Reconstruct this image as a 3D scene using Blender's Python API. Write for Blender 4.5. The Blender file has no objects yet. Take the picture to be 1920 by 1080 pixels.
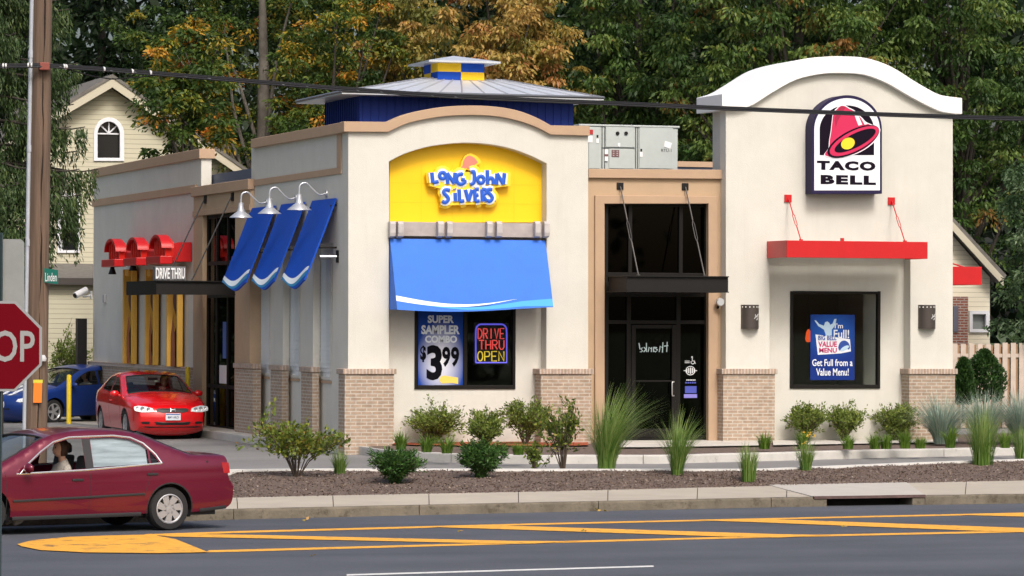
import bpy, bmesh, math, random
import numpy as np
from mathutils import Vector, Matrix, noise
from mathutils.geometry import delaunay_2d_cdt
R = math.radians
scene = bpy.context.scene
COL = scene.collection

# ---------------------------------------------------------------- camera, world, sun, exposure
F_PX, HOR, CX = 6800.0, 598.0, 960.0          # focal length and principal point in photo pixels
YAW, ROLL = R(18.0), 0.0045
FWD = Vector((math.sin(YAW), math.cos(YAW), 0))
RGT0 = Vector((math.cos(YAW), -math.sin(YAW), 0)); UP0 = Vector((0, 0, 1))
XC = RGT0*math.cos(ROLL) + UP0*math.sin(ROLL)
YC = -RGT0*math.sin(ROLL) + UP0*math.cos(ROLL)
def ray(px, py):
    return FWD + XC*((px-CX)/F_PX) - YC*((py-HOR)/F_PX)
CAM = -ray(647, 831)*(F_PX/98.0)
cam = bpy.data.cameras.new('camera'); camo = bpy.data.objects.new('camera', cam); COL.objects.link(camo)
cam.sensor_width = 36; cam.lens = F_PX/1920*36; cam.shift_y = (HOR-540)/1920
cam.clip_start = 0.5; cam.clip_end = 5000
camo.matrix_world = Matrix.Translation(CAM) @ Matrix((XC, YC, -FWD)).transposed().to_4x4()
scene.camera = camo

SUN_DIR = Vector((0.03, -0.74, 0.82)).normalized()
w = bpy.data.worlds.new('World'); scene.world = w; w.use_nodes = True
nt = w.node_tree; bg = nt.nodes['Background']
sky = nt.nodes.new('ShaderNodeTexSky'); sky.sky_type = 'NISHITA'; sky.sun_disc = False
sky.sun_elevation = math.asin(SUN_DIR.z); sky.sun_rotation = math.atan2(SUN_DIR.x, SUN_DIR.y)
sky.dust_density = 6.5; sky.air_density = 1.0; sky.ozone_density = 0.8
nt.links.new(sky.outputs[0], bg.inputs[0]); bg.inputs[1].default_value = 0.15
sl = bpy.data.lights.new('sun', 'SUN'); sl.energy = 1.65; sl.angle = R(16); sl.color = (1, .985, .97)
so = bpy.data.objects.new('sun', sl); COL.objects.link(so)
so.rotation_euler = SUN_DIR.to_track_quat('Z', 'Y').to_euler()
scene.view_settings.view_transform = 'Standard'; scene.view_settings.look = 'None'
scene.view_settings.exposure = 0.20; scene.view_settings.gamma = 1

# ---------------------------------------------------------------- pixel -> world on a real plane
def FP(px, py, Y=0.0):       # plane y = Y -> (x, z)
    d = ray(px, py); t = (Y-CAM.y)/d.y; p = CAM+d*t; return (p.x, p.z)
def SP(px, py, X=0.0):       # plane x = X -> (y, z)
    d = ray(px, py); t = (X-CAM.x)/d.x; p = CAM+d*t; return (p.y, p.z)
def GP(px, py, Z=0.0):       # plane z = Z -> point
    d = ray(px, py); t = (Z-CAM.z)/d.z; return CAM+d*t
def DP(px, py, D):           # depth D along the view axis
    return CAM+ray(px, py)*D

# ---------------------------------------------------------------- materials
def lin(c): return tuple((v/255/12.92 if v/255 <= .04045 else ((v/255+.055)/1.055)**2.4) for v in c)
MATS = {}
def mat(name, col, rough=.6, metal=0.0, var=0.0, vscale=4.0, bump=0.0, bscale=60.0, spec=.5, coat=0.0, emit=None, estr=1.0, dirt=None):
    if name in MATS: return MATS[name]
    m = bpy.data.materials.new(name); m.use_nodes = True; n = m.node_tree.nodes; l = m.node_tree.links
    b = n['Principled BSDF']; b.inputs['Roughness'].default_value = rough; b.inputs['Metallic'].default_value = metal
    b.inputs['Specular IOR Level'].default_value = spec; b.inputs['Coat Weight'].default_value = coat; b.inputs['Coat Roughness'].default_value = .04
    b.inputs['Base Color'].default_value = (*col, 1)
    tc = n.new('ShaderNodeTexCoord')
    if var:
        nz = n.new('ShaderNodeTexNoise'); nz.inputs['Scale'].default_value = vscale; nz.inputs['Detail'].default_value = 6; nz.inputs['Roughness'].default_value = .65
        l.new(tc.outputs['Object'], nz.inputs['Vector'])
        mp = n.new('ShaderNodeMapRange'); mp.inputs[1].default_value = .3; mp.inputs[2].default_value = .7
        mp.inputs[3].default_value = 1-var; mp.inputs[4].default_value = 1+var; l.new(nz.outputs[0], mp.inputs[0])
        mx = n.new('ShaderNodeMix'); mx.data_type = 'RGBA'; mx.blend_type = 'MULTIPLY'; mx.inputs[0].default_value = 1
        mx.inputs[6].default_value = (*col, 1); l.new(mp.outputs[0], mx.inputs[7])
        out = mx.outputs[2]
        if dirt:    # (colour, scale, threshold)
            n2 = n.new('ShaderNodeTexNoise'); n2.inputs['Scale'].default_value = dirt[1]; n2.inputs['Detail'].default_value = 8; n2.inputs['Roughness'].default_value = .75
            l.new(tc.outputs['Object'], n2.inputs['Vector'])
            m2 = n.new('ShaderNodeMapRange'); m2.inputs[1].default_value = dirt[2]; m2.inputs[2].default_value = dirt[2]+.12; l.new(n2.outputs[0], m2.inputs[0])
            m3 = n.new('ShaderNodeMix'); m3.data_type = 'RGBA'; l.new(m2.outputs[0], m3.inputs[0]); l.new(out, m3.inputs[6]); m3.inputs[7].default_value = (*dirt[0], 1)
            out = m3.outputs[2]
        l.new(out, b.inputs['Base Color'])
    if bump:
        nb = n.new('ShaderNodeTexNoise'); nb.inputs['Scale'].default_value = bscale; nb.inputs['Detail'].default_value = 4
        l.new(tc.outputs['Object'], nb.inputs['Vector'])
        bp = n.new('ShaderNodeBump'); bp.inputs['Strength'].default_value = bump; bp.inputs['Distance'].default_value = .02
        l.new(nb.outputs[0], bp.inputs['Height']); l.new(bp.outputs[0], b.inputs['Normal'])
    if emit:
        b.inputs['Emission Color'].default_value = (*emit, 1); b.inputs['Emission Strength'].default_value = estr
    MATS[name] = m; return m
def glass(name, tint=(1, 1, 1), refl=1.0):
    m = bpy.data.materials.new(name); m.use_nodes = True; n = m.node_tree.nodes; l = m.node_tree.links
    n.remove(n['Principled BSDF']); o = n['Material Output']
    tr = n.new('ShaderNodeBsdfTransparent'); tr.inputs[0].default_value = (*tint, 1)
    gl = n.new('ShaderNodeBsdfGlossy'); gl.inputs[1].default_value = .02
    fr = n.new('ShaderNodeLayerWeight'); fr.inputs[0].default_value = .5
    pw = n.new('ShaderNodeMath'); pw.operation = 'POWER'; pw.inputs[1].default_value = 5; l.new(fr.outputs['Facing'], pw.inputs[0])
    ma = n.new('ShaderNodeMath'); ma.operation = 'MULTIPLY_ADD'; ma.inputs[1].default_value = .96; ma.inputs[2].default_value = .04; l.new(pw.outputs[0], ma.inputs[0])
    mu = n.new('ShaderNodeMath'); mu.operation = 'MULTIPLY'; mu.inputs[1].default_value = refl; l.new(ma.outputs[0], mu.inputs[0])
    mx = n.new('ShaderNodeMixShader'); l.new(mu.outputs[0], mx.inputs[0]); l.new(tr.outputs[0], mx.inputs[1]); l.new(gl.outputs[0], mx.inputs[2])
    l.new(mx.outputs[0], o.inputs[0]); return m
def brick_mat(name, c1, c2, mortar, bw=.215, bh=.0677, ms=.011, tone=1.0):
    m = bpy.data.materials.new(name); m.use_nodes = True; n = m.node_tree.nodes; l = m.node_tree.links
    b = n['Principled BSDF']; b.inputs['Roughness'].default_value = .85
    uv = n.new('ShaderNodeUVMap'); uv.uv_map = 'UVMap'
    br = n.new('ShaderNodeTexBrick'); br.inputs['Scale'].default_value = 1; br.inputs['Color1'].default_value = (*c1, 1); br.inputs['Color2'].default_value = (*c2, 1)
    br.inputs['Mortar'].default_value = (*mortar, 1); br.inputs['Mortar Size'].default_value = ms; br.inputs['Brick Width'].default_value = bw; br.inputs['Row Height'].default_value = bh
    br.inputs['Mortar Smooth'].default_value = .15; br.inputs['Bias'].default_value = -.2
    l.new(uv.outputs[0], br.inputs['Vector'])
    nz = n.new('ShaderNodeTexNoise'); nz.inputs['Scale'].default_value = 9; nz.inputs['Detail'].default_value = 6; l.new(uv.outputs[0], nz.inputs['Vector'])
    mp = n.new('ShaderNodeMapRange'); mp.inputs[1].default_value = .3; mp.inputs[2].default_value = .7; mp.inputs[3].default_value = .82; mp.inputs[4].default_value = 1.15; l.new(nz.outputs[0], mp.inputs[0])
    mx = n.new('ShaderNodeMix'); mx.data_type = 'RGBA'; mx.blend_type = 'MULTIPLY'; mx.inputs[0].default_value = 1
    l.new(br.outputs[0], mx.inputs[6]); l.new(mp.outputs[0], mx.inputs[7]); l.new(mx.outputs[2], b.inputs['Base Color'])
    bp = n.new('ShaderNodeBump'); bp.inputs['Strength'].default_value = .6; bp.inputs['Distance'].default_value = .01; bp.invert = True
    l.new(br.outputs['Fac'], bp.inputs['Height']); l.new(bp.outputs[0], b.inputs['Normal']); return m
def stucco_mat(name, c, stain):
    m = mat(name, c, .9, var=.05, vscale=1.3, bump=.3, bscale=90); n = m.node_tree.nodes; l = m.node_tree.links; b = n['Principled BSDF']
    src = b.inputs['Base Color'].links[0].from_socket; uv = n.new('ShaderNodeUVMap'); uv.uv_map = 'UVMap'
    mp = n.new('ShaderNodeMapping'); mp.inputs['Scale'].default_value = (5.5, .35, 1); l.new(uv.outputs[0], mp.inputs[0])
    a = n.new('ShaderNodeTexNoise'); a.inputs['Scale'].default_value = 1; a.inputs['Detail'].default_value = 7; a.inputs['Roughness'].default_value = .7; l.new(mp.outputs[0], a.inputs['Vector'])
    mr = n.new('ShaderNodeMapRange'); mr.inputs[1].default_value = .52; mr.inputs[2].default_value = .80; mr.inputs[3].default_value = 0; mr.inputs[4].default_value = .32; l.new(a.outputs[0], mr.inputs[0])
    sx = n.new('ShaderNodeSeparateXYZ'); l.new(uv.outputs[0], sx.inputs[0])      # soil splash above the ground
    m2 = n.new('ShaderNodeMapRange'); m2.inputs[1].default_value = .55; m2.inputs[2].default_value = -.05; m2.inputs[3].default_value = 0; m2.inputs[4].default_value = .5; l.new(sx.outputs[1], m2.inputs[0])
    n3 = n.new('ShaderNodeTexNoise'); n3.inputs['Scale'].default_value = 4; n3.inputs['Detail'].default_value = 6; l.new(uv.outputs[0], n3.inputs['Vector'])
    mu = n.new('ShaderNodeMath'); mu.operation = 'MULTIPLY'; l.new(m2.outputs[0], mu.inputs[0]); l.new(n3.outputs[0], mu.inputs[1])
    ad = n.new('ShaderNodeMath'); ad.operation = 'ADD'; ad.use_clamp = True; l.new(mr.outputs[0], ad.inputs[0]); l.new(mu.outputs[0], ad.inputs[1])
    mx = n.new('ShaderNodeMix'); mx.data_type = 'RGBA'; l.new(ad.outputs[0], mx.inputs[0]); l.new(src, mx.inputs[6]); mx.inputs[7].default_value = (*stain, 1); l.new(mx.outputs[2], b.inputs['Base Color']); return m
def ramp_leaf(name, stops, trans=.27, rough=.55):
    m = bpy.data.materials.new(name); m.use_nodes = True; n = m.node_tree.nodes; l = m.node_tree.links
    b = n['Principled BSDF']; b.inputs['Roughness'].default_value = rough; b.inputs['Specular IOR Level'].default_value = .35
    at = n.new('ShaderNodeAttribute'); at.attribute_name = 'tint'
    cr = n.new('ShaderNodeValToRGB'); e = cr.color_ramp.elements
    e[0].position, e[0].color = stops[0][0], (*stops[0][1], 1); e[1].position, e[1].color = stops[-1][0], (*stops[-1][1], 1)
    for p, c in stops[1:-1]:
        k = e.new(p); k.color = (*c, 1)
    l.new(at.outputs['Fac'], cr.inputs[0]); l.new(cr.outputs[0], b.inputs['Base Color'])
    t = n.new('ShaderNodeBsdfTranslucent'); l.new(cr.outputs[0], t.inputs[0])
    mx = n.new('ShaderNodeMixShader'); mx.inputs[0].default_value = trans
    l.new(b.outputs[0], mx.inputs[1]); l.new(t.outputs[0], mx.inputs[2]); l.new(mx.outputs[0], n['Material Output'].inputs[0]); return m

# ---------------------------------------------------------------- mesh builder
def pip(p, poly):
    x, y = p; c = False; j = len(poly)-1
    for i in range(len(poly)):
        xi, yi = poly[i]; xj, yj = poly[j]
        if (yi > y) != (yj > y) and x < (xj-xi)*(y-yi)/(yj-yi)+xi: c = not c
        j = i
    return c
def tri2d(outer, holes=(), extra=()):
    vs = []; es = []
    for poly in [outer, *holes]:
        o = len(vs); k = len(poly); vs += [Vector(p) for p in poly]; es += [(o+i, o+(i+1) % k) for i in range(k)]
    vs += [Vector(p) for p in extra if pip(p, outer) and not any(pip(p, h) for h in holes)]
    v2, e2, f2, *_ = delaunay_2d_cdt(vs, es, [], 0, 1e-6)
    v2 = [tuple(v) for v in v2]; fs = []
    for f in f2:
        c = (sum(v2[i][0] for i in f)/len(f), sum(v2[i][1] for i in f)/len(f))
        if pip(c, outer) and not any(pip(c, h) for h in holes): fs.append(list(f))
    return v2, fs
class MB:
    def __init__(s): s.v = []; s.f = []
    def add(s, vs, fs):
        o = len(s.v); s.v += [Vector(p) for p in vs]; s.f += [[i+o for i in f] for f in fs]; return s
    def box(s, x0, x1, y0, y1, z0, z1):
        x0, x1 = sorted((x0, x1)); y0, y1 = sorted((y0, y1)); z0, z1 = sorted((z0, z1))
        return s.add([(x0,y0,z0),(x1,y0,z0),(x1,y1,z0),(x0,y1,z0),(x0,y0,z1),(x1,y0,z1),(x1,y1,z1),(x0,y1,z1)],
                     [(0,3,2,1),(4,5,6,7),(0,1,5,4),(1,2,6,5),(2,3,7,6),(3,0,4,7)])
    def plate(s, outer, holes, fn, thick, extra=()):      # fn(u, v, w): w = 0 front, w = thick back
        v2, fs = tri2d(outer, holes, extra); n = len(v2)
        vs = [fn(u, v, 0) for u, v in v2] + [fn(u, v, thick) for u, v in v2]
        ec = {}
        for f in fs:
            for i in range(len(f)):
                a, b = f[i], f[(i+1) % len(f)]; ec.setdefault((min(a,b),max(a,b)), []).append((a,b))
        F = [list(f) for f in fs] + [[i+n for i in reversed(f)] for f in fs]
        for k, q in ec.items():
            if len(q) == 1: a, b = q[0]; F.append([b, a, a+n, b+n])
        return s.add(vs, F)
    def sheet(s, outer, holes, fn, extra=()):
        v2, fs = tri2d(outer, holes, extra); return s.add([fn(u, v) for u, v in v2], fs)
    def tube(s, pts, r, n=8, caps=True, flat=None):       # flat=(axis vector, factor)
        pts = [Vector(p) for p in pts]; rs = r if isinstance(r, (list, tuple)) else [r]*len(pts); o = len(s.v); prev = None
        for i, p in enumerate(pts):
            t = (pts[min(i+1, len(pts)-1)]-pts[max(i-1, 0)])
            t = t.normalized() if t.length > 1e-9 else Vector((0,0,1))
            if prev is None: a = t.cross(Vector((0,0,1)) if abs(t.z) < .9 else Vector((1,0,0))).normalized()
            else: a = (prev-t*prev.dot(t)).normalized()
            prev = a; b = t.cross(a)
            for k in range(n):
                an = 2*math.pi*k/n; d = (a*math.cos(an)+b*math.sin(an))*rs[i]
                if flat: ax = flat[0]; d = d+ax*(d.dot(ax)*(flat[1]-1))
                s.v.append(p+d)
        for i in range(len(pts)-1):
            for k in range(n):
                q = (k+1) % n; s.f.append([o+i*n+k, o+i*n+q, o+(i+1)*n+q, o+(i+1)*n+k])
        if caps: s.f.append([o+k for k in reversed(range(n))]); s.f.append([o+(len(pts)-1)*n+k for k in range(n)])
        return s
    def lathe(s, prof, c, axis=2, n=24, cap=False):        # prof [(r, h)], axis index
        o = len(s.v); c = Vector(c)
        for r, h in prof:
            for k in range(n):
                a = 2*math.pi*k/n; q = [r*math.cos(a), r*math.sin(a)]; d = [0,0,0]; d[axis] = h; d[(axis+1)%3] = q[0]; d[(axis+2)%3] = q[1]
                s.v.append(c+Vector(d))
        for i in range(len(prof)-1):
            for k in range(n):
                q = (k+1) % n; s.f.append([o+i*n+k, o+i*n+q, o+(i+1)*n+q, o+(i+1)*n+k])
        if cap: s.f.append([o+k for k in reversed(range(n))]); s.f.append([o+(len(prof)-1)*n+k for k in range(n)])
        return s
    def prism(s, pts, axis, a, b):                         # polygon in the two other axes extruded from a to b
        def fn(u, v, wv):
            q = a+wv
            return (q,u,v) if axis == 0 else (u,q,v) if axis == 1 else (u,v,q)
        return s.plate(pts, (), fn, b-a)
    def grid(s, rows):
        o = len(s.v); n = len(rows[0])
        for r in rows: s.v += [Vector(p) for p in r]
        for i in range(len(rows)-1):
            for k in range(n-1): s.f.append([o+i*n+k, o+i*n+k+1, o+(i+1)*n+k+1, o+(i+1)*n+k])
        return s
    def build(s, name, m, parent=None, smooth=None, bevel=0, local=False, weld=False, origin=None, recalc=True):
        off = Vector((0,0,0))
        if parent is not None and not local:
            q = parent
            while q is not None: off = off+q.location; q = q.parent
        if origin is not None: off = Vector(origin)
        me = bpy.data.meshes.new(name); me.from_pydata([v-off for v in s.v], [], s.f)
        bm = bmesh.new(); bm.from_mesh(me)
        if weld: bmesh.ops.remove_doubles(bm, verts=bm.verts, dist=weld if weld is not True else 1e-4)
        if recalc: bmesh.ops.recalc_face_normals(bm, faces=bm.faces)
        uv = bm.loops.layers.uv.new('UVMap')
        for f in bm.faces:
            nx, ny, nz = abs(f.normal.x), abs(f.normal.y), abs(f.normal.z)
            for lp in f.loops:
                c = lp.vert.co+off
                lp[uv].uv = (c.x, c.y) if nz > max(nx, ny) else (c.x, c.z) if ny >= nx else (c.y, c.z)
        bm.to_mesh(me); bm.free()
        if smooth is not None:
            for p in me.polygons: p.use_smooth = True
            if smooth < 180: me.set_sharp_from_angle(angle=R(smooth))
        me.materials.append(m)
        o = bpy.data.objects.new(name, me); COL.objects.link(o)
        if parent is not None: o.parent = parent
        if origin is not None: o.location = origin
        if bevel:
            bv = o.modifiers.new('bevel', 'BEVEL'); bv.width = bevel; bv.segments = 2; bv.limit_method = 'ANGLE'; bv.angle_limit = R(40)
        return o
def tag(o, label=None, cat=None, group=None, kind=None):
    if label: o['label'] = label
    if cat: o['category'] = cat
    if group: o['group'] = group
    if kind: o['kind'] = kind
    return o
def thing(name, label, cat, loc=(0,0,0), rz=0, group=None):
    o = bpy.data.objects.new(name, None); COL.objects.link(o); o.location = loc; o.rotation_euler = (0,0,rz); o.empty_display_size = .2
    return tag(o, label, cat, group)
def kids(o): return [c for c in COL.objects if c.parent is o]
def copy_tree(o, parent=None):
    c = o.copy(); COL.objects.link(c)
    if parent is not None: c.parent = parent
    for ch in kids(o): copy_tree(ch, c)
    return c
def ff(Y):                     # front-plane mapper for pixel polygons
    return lambda px, py, wv=0: (FP(px, py, Y)[0], Y+wv, FP(px, py, Y)[1])
def fpl(pts, Y): return [FP(*p, Y) for p in pts]
def spl(pts, X): return [SP(*p, X) for p in pts]
def pf(mb, pts, holes, Y, thick):      # plate on front plane from pixels
    return mb.plate(fpl(pts, Y), [fpl(h, Y) for h in holes], lambda u, v, wv: (u, Y+wv, v), thick)
def ps(mb, pts, holes, X, thick):
    return mb.plate(spl(pts, X), [spl(h, X) for h in holes], lambda u, v, wv: (X+wv, u, v), thick)
def rect(a, b, c, d): return [(a, b), (c, b), (c, d), (a, d)]
def bf(mb, px0, py0, px1, py1, Y, thick):
    x0, z0 = FP(px0, (py0+py1)/2, Y); x1, _ = FP(px1, (py0+py1)/2, Y); _, za = FP((px0+px1)/2, py0, Y); _, zb = FP((px0+px1)/2, py1, Y)
    return mb.box(x0, x1, Y, Y+thick, zb, za)
def bs(mb, px0, py0, px1, py1, X, thick):
    y0, _ = SP(px0, (py0+py1)/2, X); y1, _ = SP(px1, (py0+py1)/2, X); _, za = SP((px0+px1)/2, py0, X); _, zb = SP((px0+px1)/2, py1, X)
    return mb.box(X, X+thick, y0, y1, zb, za)
def text_geo(s, bold=0.0, spacing=1.0):
    cu = bpy.data.curves.new('t', 'FONT'); cu.body = s; cu.offset = bold; cu.fill_mode = 'FRONT'; cu.resolution_u = 3; cu.space_character = spacing
    o = bpy.data.objects.new('t', cu); COL.objects.link(o); bpy.context.view_layer.update()
    me = bpy.data.meshes.new_from_object(o.evaluated_get(bpy.context.evaluated_depsgraph_get()))
    V = np.array([v.co[:2] for v in me.vertices]); Fc = [list(p.vertices) for p in me.polygons]
    bpy.data.objects.remove(o); bpy.data.curves.remove(cu); bpy.data.meshes.remove(me)
    lo = V.min(0); V = (V-lo)/(V.max(0)-lo); return V, Fc
def text_into(mb, s, bx, fn, thick, bold=0.0, shear=0.0, spacing=1.0, mirror=False):   # bx=(u0,v0,u1,v1) v0 top
    V, Fc = text_geo(s, bold, spacing); n = len(V); ps_ = []
    for a, b in V:
        if mirror: a = 1-a
        ps_.append((bx[0]+(bx[2]-bx[0])*a+shear*(b-.5)*(bx[3]-bx[1]), bx[3]+(bx[1]-bx[3])*b))
    ec = {}
    for f in Fc:
        for i in range(len(f)):
            a, b = f[i], f[(i+1) % len(f)]; ec.setdefault((min(a,b),max(a,b)), []).append((a,b))
    FF = [list(f) for f in Fc]
    if thick:
        for q in ec.values():
            if len(q) == 1: a, b = q[0]; FF.append([b, a, a+n, b+n])
        return mb.add([fn(u, v, 0) for u, v in ps_]+[fn(u, v, thick) for u, v in ps_], FF)
    return mb.add([fn(u, v, 0) for u, v in ps_], FF)
def arc(cx, cy, rx, ry, a0, a1, n=16):
    return [(cx+rx*math.cos(R(a0+(a1-a0)*i/n)), cy+ry*math.sin(R(a0+(a1-a0)*i/n))) for i in range(n+1)]
def catmull(P, n=4, closed=False):
    P = [Vector(p) for p in P]; out = []; N = len(P); m = N if closed else N-1
    for i in range(m):
        g = (lambda k: P[k % N]) if closed else (lambda k: P[max(0, min(N-1, k))])
        p0, p1, p2, p3 = g(i-1), g(i), g(i+1), g(i+2)
        for k in range(n):
            t = k/n; out.append(.5*((2*p1)+(p2-p0)*t+(2*p0-5*p1+4*p2-p3)*t*t+(3*p1-p0-3*p2+p3)*t**3))
    if not closed: out.append(P[-1])
    return [tuple(p) for p in out]

M_STUCCO = stucco_mat('cream_stucco', (.62,.605,.545), (.50,.47,.40))
M_TAN = mat('tan_trim', (.45,.31,.205), .85, var=.05, vscale=2, bump=.15, bscale=90)
M_TANW = mat('tan_stucco', (.47,.335,.215), .9, var=.06, vscale=1.5, bump=.2, bscale=90)
M_BRICK = brick_mat('tan_brick', (.385,.285,.21), (.30,.215,.15), (.47,.42,.355))
M_SOLDIER = brick_mat('tan_brick_soldier_course', (.40,.29,.22), (.33,.235,.17), (.50,.45,.40), bw=.0677, bh=.4)
M_WHITE = mat('white_cornice', (.82,.82,.81), .7, var=.02, vscale=2)
M_BLACK = mat('black_steel', (.010,.009,.0085), .6, var=.1, spec=.25)
M_FRAME = mat('dark_bronze_frame', (.009,.0075,.0065), .55, spec=.2)
M_GLASS = glass('window_glass', (.95,.97,.97), .8)
M_SOFTGLASS = glass('side_window_glass', (.97,.98,.98), .30)
M_DARKGLASS = glass('tinted_window_glass', (.12,.13,.13), .55)
M_RED = mat('red_painted_metal', (.52,.007,.010), .4, var=.05)
M_BLUE = mat('blue_painted_metal', (.004,.065,.44), .6, var=.06, spec=.25)
M_NAVYSHADE = mat('eave_shaded_navy_metal', (.004,.022,.18), .6, var=.05, spec=.25)  # navy darkened further to carry the roof's shadow on the cupola walls
M_AWN = mat('blue_awning_fabric', (.03,.16,.66), .7, var=.06, vscale=3, bump=.1, bscale=200)
M_AWNW = mat('white_awning_wave', (.75,.82,.88), .7)
M_AWNC = mat('light_blue_awning_wave', (.06,.36,.80), .7)
M_YELLOW = mat('yellow_panel', (.90,.56,.0), .5, var=.03, vscale=2)
M_GALV = mat('galvanised_roof_metal', (.60,.63,.68), .35, metal=.35, var=.06)
M_GREYM = mat('grey_timber_beam', (.40,.355,.34), .75, var=.14, vscale=5)
M_CONC = mat('pale_concrete', (.52,.49,.44), .9, var=.10, vscale=1.5, bump=.2, bscale=50, dirt=((.34,.31,.27), 3.0, .62))
M_DARK = mat('dark_interior', (.03,.028,.026), .9)
# ---------------------------------------------------------------- ground, road, kerbs, beds
rng = random.Random(4); nrg = np.random.default_rng(7)
def interp(poly, px):
    if px <= poly[0][0]: a, b = poly[0], poly[1]
    elif px >= poly[-1][0]: a, b = poly[-2], poly[-1]
    else:
        for a, b in zip(poly, poly[1:]):
            if a[0] <= px <= b[0]: break
    return a[1]+(b[1]-a[1])*(px-a[0])/(b[0]-a[0])
L_WALL = [(396,797),(640,826),(660,826.5),(1110,821),(1800,816),(1920,812)]
L_BB = [(340,816),(398,822),(460,831),(496,834),(646,848.6),(712,858),(775,863),(863,867.5),(1000,870),(1237,869.7),(1460,864),(1675,858),(1920,853.5)]
L_ISL = [(-200,892),(230,884),(460,880),(617,879),(1306,879.6),(1420,879.5),(1675,869),(1829,863.5),(1920,861)]
L_MULF = [(-200,958),(300,938),(482,932.5),(586,930.3),(1000,922.4),(1460,911),(1640,907),(1920,901.5)]
L_KT = [(-200,981),(460,957),(764,949),(1000,941.6),(1460,930.6),(1735,925),(1920,922)]
L_KB = [(-200,993),(460,973.6),(764,966.5),(1000,961),(1460,951),(1675,947.4),(1920,944)]
ZR, ZKT, ZSB, ZIS, ZLOT, ZBED = -.55, -.40, -.35, -.14, -.22, -.06
cols = [-800+40*i for i in range(91)]
fine = [-300+12*i for i in range(206)]
def gl(poly, z, cs=cols): return [GP(c, interp(poly, c), z) for c in cs]
def struct(o): return tag(o, kind='structure')
def asphalt(name, c1, c2, rough=.85):
    m = bpy.data.materials.new(name); m.use_nodes = True; n = m.node_tree.nodes; l = m.node_tree.links; b = n['Principled BSDF']
    b.inputs['Roughness'].default_value = rough; tc = n.new('ShaderNodeTexCoord')
    def nz(s, d, stretch=None):
        t = n.new('ShaderNodeTexNoise'); t.inputs['Scale'].default_value = s; t.inputs['Detail'].default_value = d
        if stretch:
            mp = n.new('ShaderNodeMapping'); mp.inputs['Scale'].default_value = stretch; l.new(tc.outputs['Object'], mp.inputs[0]); l.new(mp.outputs[0], t.inputs['Vector'])
        else: l.new(tc.outputs['Object'], t.inputs['Vector'])
        return t
    a = nz(1, 6, (.05, .9, 1)); g = nz(55, 2); p = nz(.5, 8)
    ad = n.new('ShaderNodeMath'); ad.operation = 'ADD'; l.new(a.outputs[0], ad.inputs[0]); l.new(g.outputs[0], ad.inputs[1])
    a2 = n.new('ShaderNodeMath'); a2.operation = 'ADD'; l.new(ad.outputs[0], a2.inputs[0]); l.new(p.outputs[0], a2.inputs[1])
    mr = n.new('ShaderNodeMapRange'); mr.inputs[1].default_value = 1.1; mr.inputs[2].default_value = 1.9; l.new(a2.outputs[0], mr.inputs[0])
    mx = n.new('ShaderNodeMix'); mx.data_type = 'RGBA'; l.new(mr.outputs[0], mx.inputs[0]); mx.inputs[6].default_value = (*c1, 1); mx.inputs[7].default_value = (*c2, 1)
    l.new(mx.outputs[2], b.inputs['Base Color'])
    bp = n.new('ShaderNodeBump'); bp.inputs['Strength'].default_value = .5; bp.inputs['Distance'].default_value = .01; g2 = nz(140, 2); l.new(g2.outputs[0], bp.inputs['Height']); l.new(bp.outputs[0], b.inputs['Normal'])
    return m
M_ROAD = asphalt('road_asphalt', (.046,.052,.066), (.090,.097,.115))
M_LOT = asphalt('lot_asphalt', (.16,.155,.15), (.23,.225,.22))
M_SOIL = mat('dark_soil', (.035,.028,.022), .95, var=.3, vscale=6, bump=.5, bscale=30)
M_GRND = mat('ground_grass', (.05,.075,.02), .95, var=.3, vscale=3)
M_WALK = mat('sidewalk_concrete', (.40,.355,.29), .9, var=.10, vscale=1.2, bump=.2, bscale=60, dirt=((.30,.26,.20), 2.2, .63))
M_KERB = mat('weathered_kerb_concrete', (.155,.132,.097), .92, var=.28, vscale=3, bump=.5, bscale=25, dirt=((.08,.066,.045), 4.5, .53))
M_PALEK = mat('new_kerb_concrete', (.50,.485,.45), .9, var=.12, vscale=2, bump=.2, bscale=60, dirt=((.28,.26,.23), 3.0, .60))
M_MULCH = mat('bark_mulch', (.125,.09,.072), .95, var=.35, vscale=16, bump=.8, bscale=45)
M_REDM = mat('red_mulch', (.30,.065,.022), .95, var=.3, vscale=14, bump=.7, bscale=40)

g = MB(); g.grid([[Vector((x, y, -.75 if y < 40 else -.4)) for x in (-1500,-200,0,200,1500)] for y in (-700,-80,-20,25,40,200,2500)])
struct(g.build('ground', M_GRND))
# road sheet from the kerb towards and past the camera
kb = gl(L_KB, ZR)
near = [p-FWD.normalized()*75-RGT0*0 for p in kb]
far_in = [p+FWD*.25 for p in kb]
rd = MB(); rd.grid([far_in, kb, [a.lerp(b, .5) for a, b in zip(kb, near)], near]); struct(rd.build('road', M_ROAD))
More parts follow.
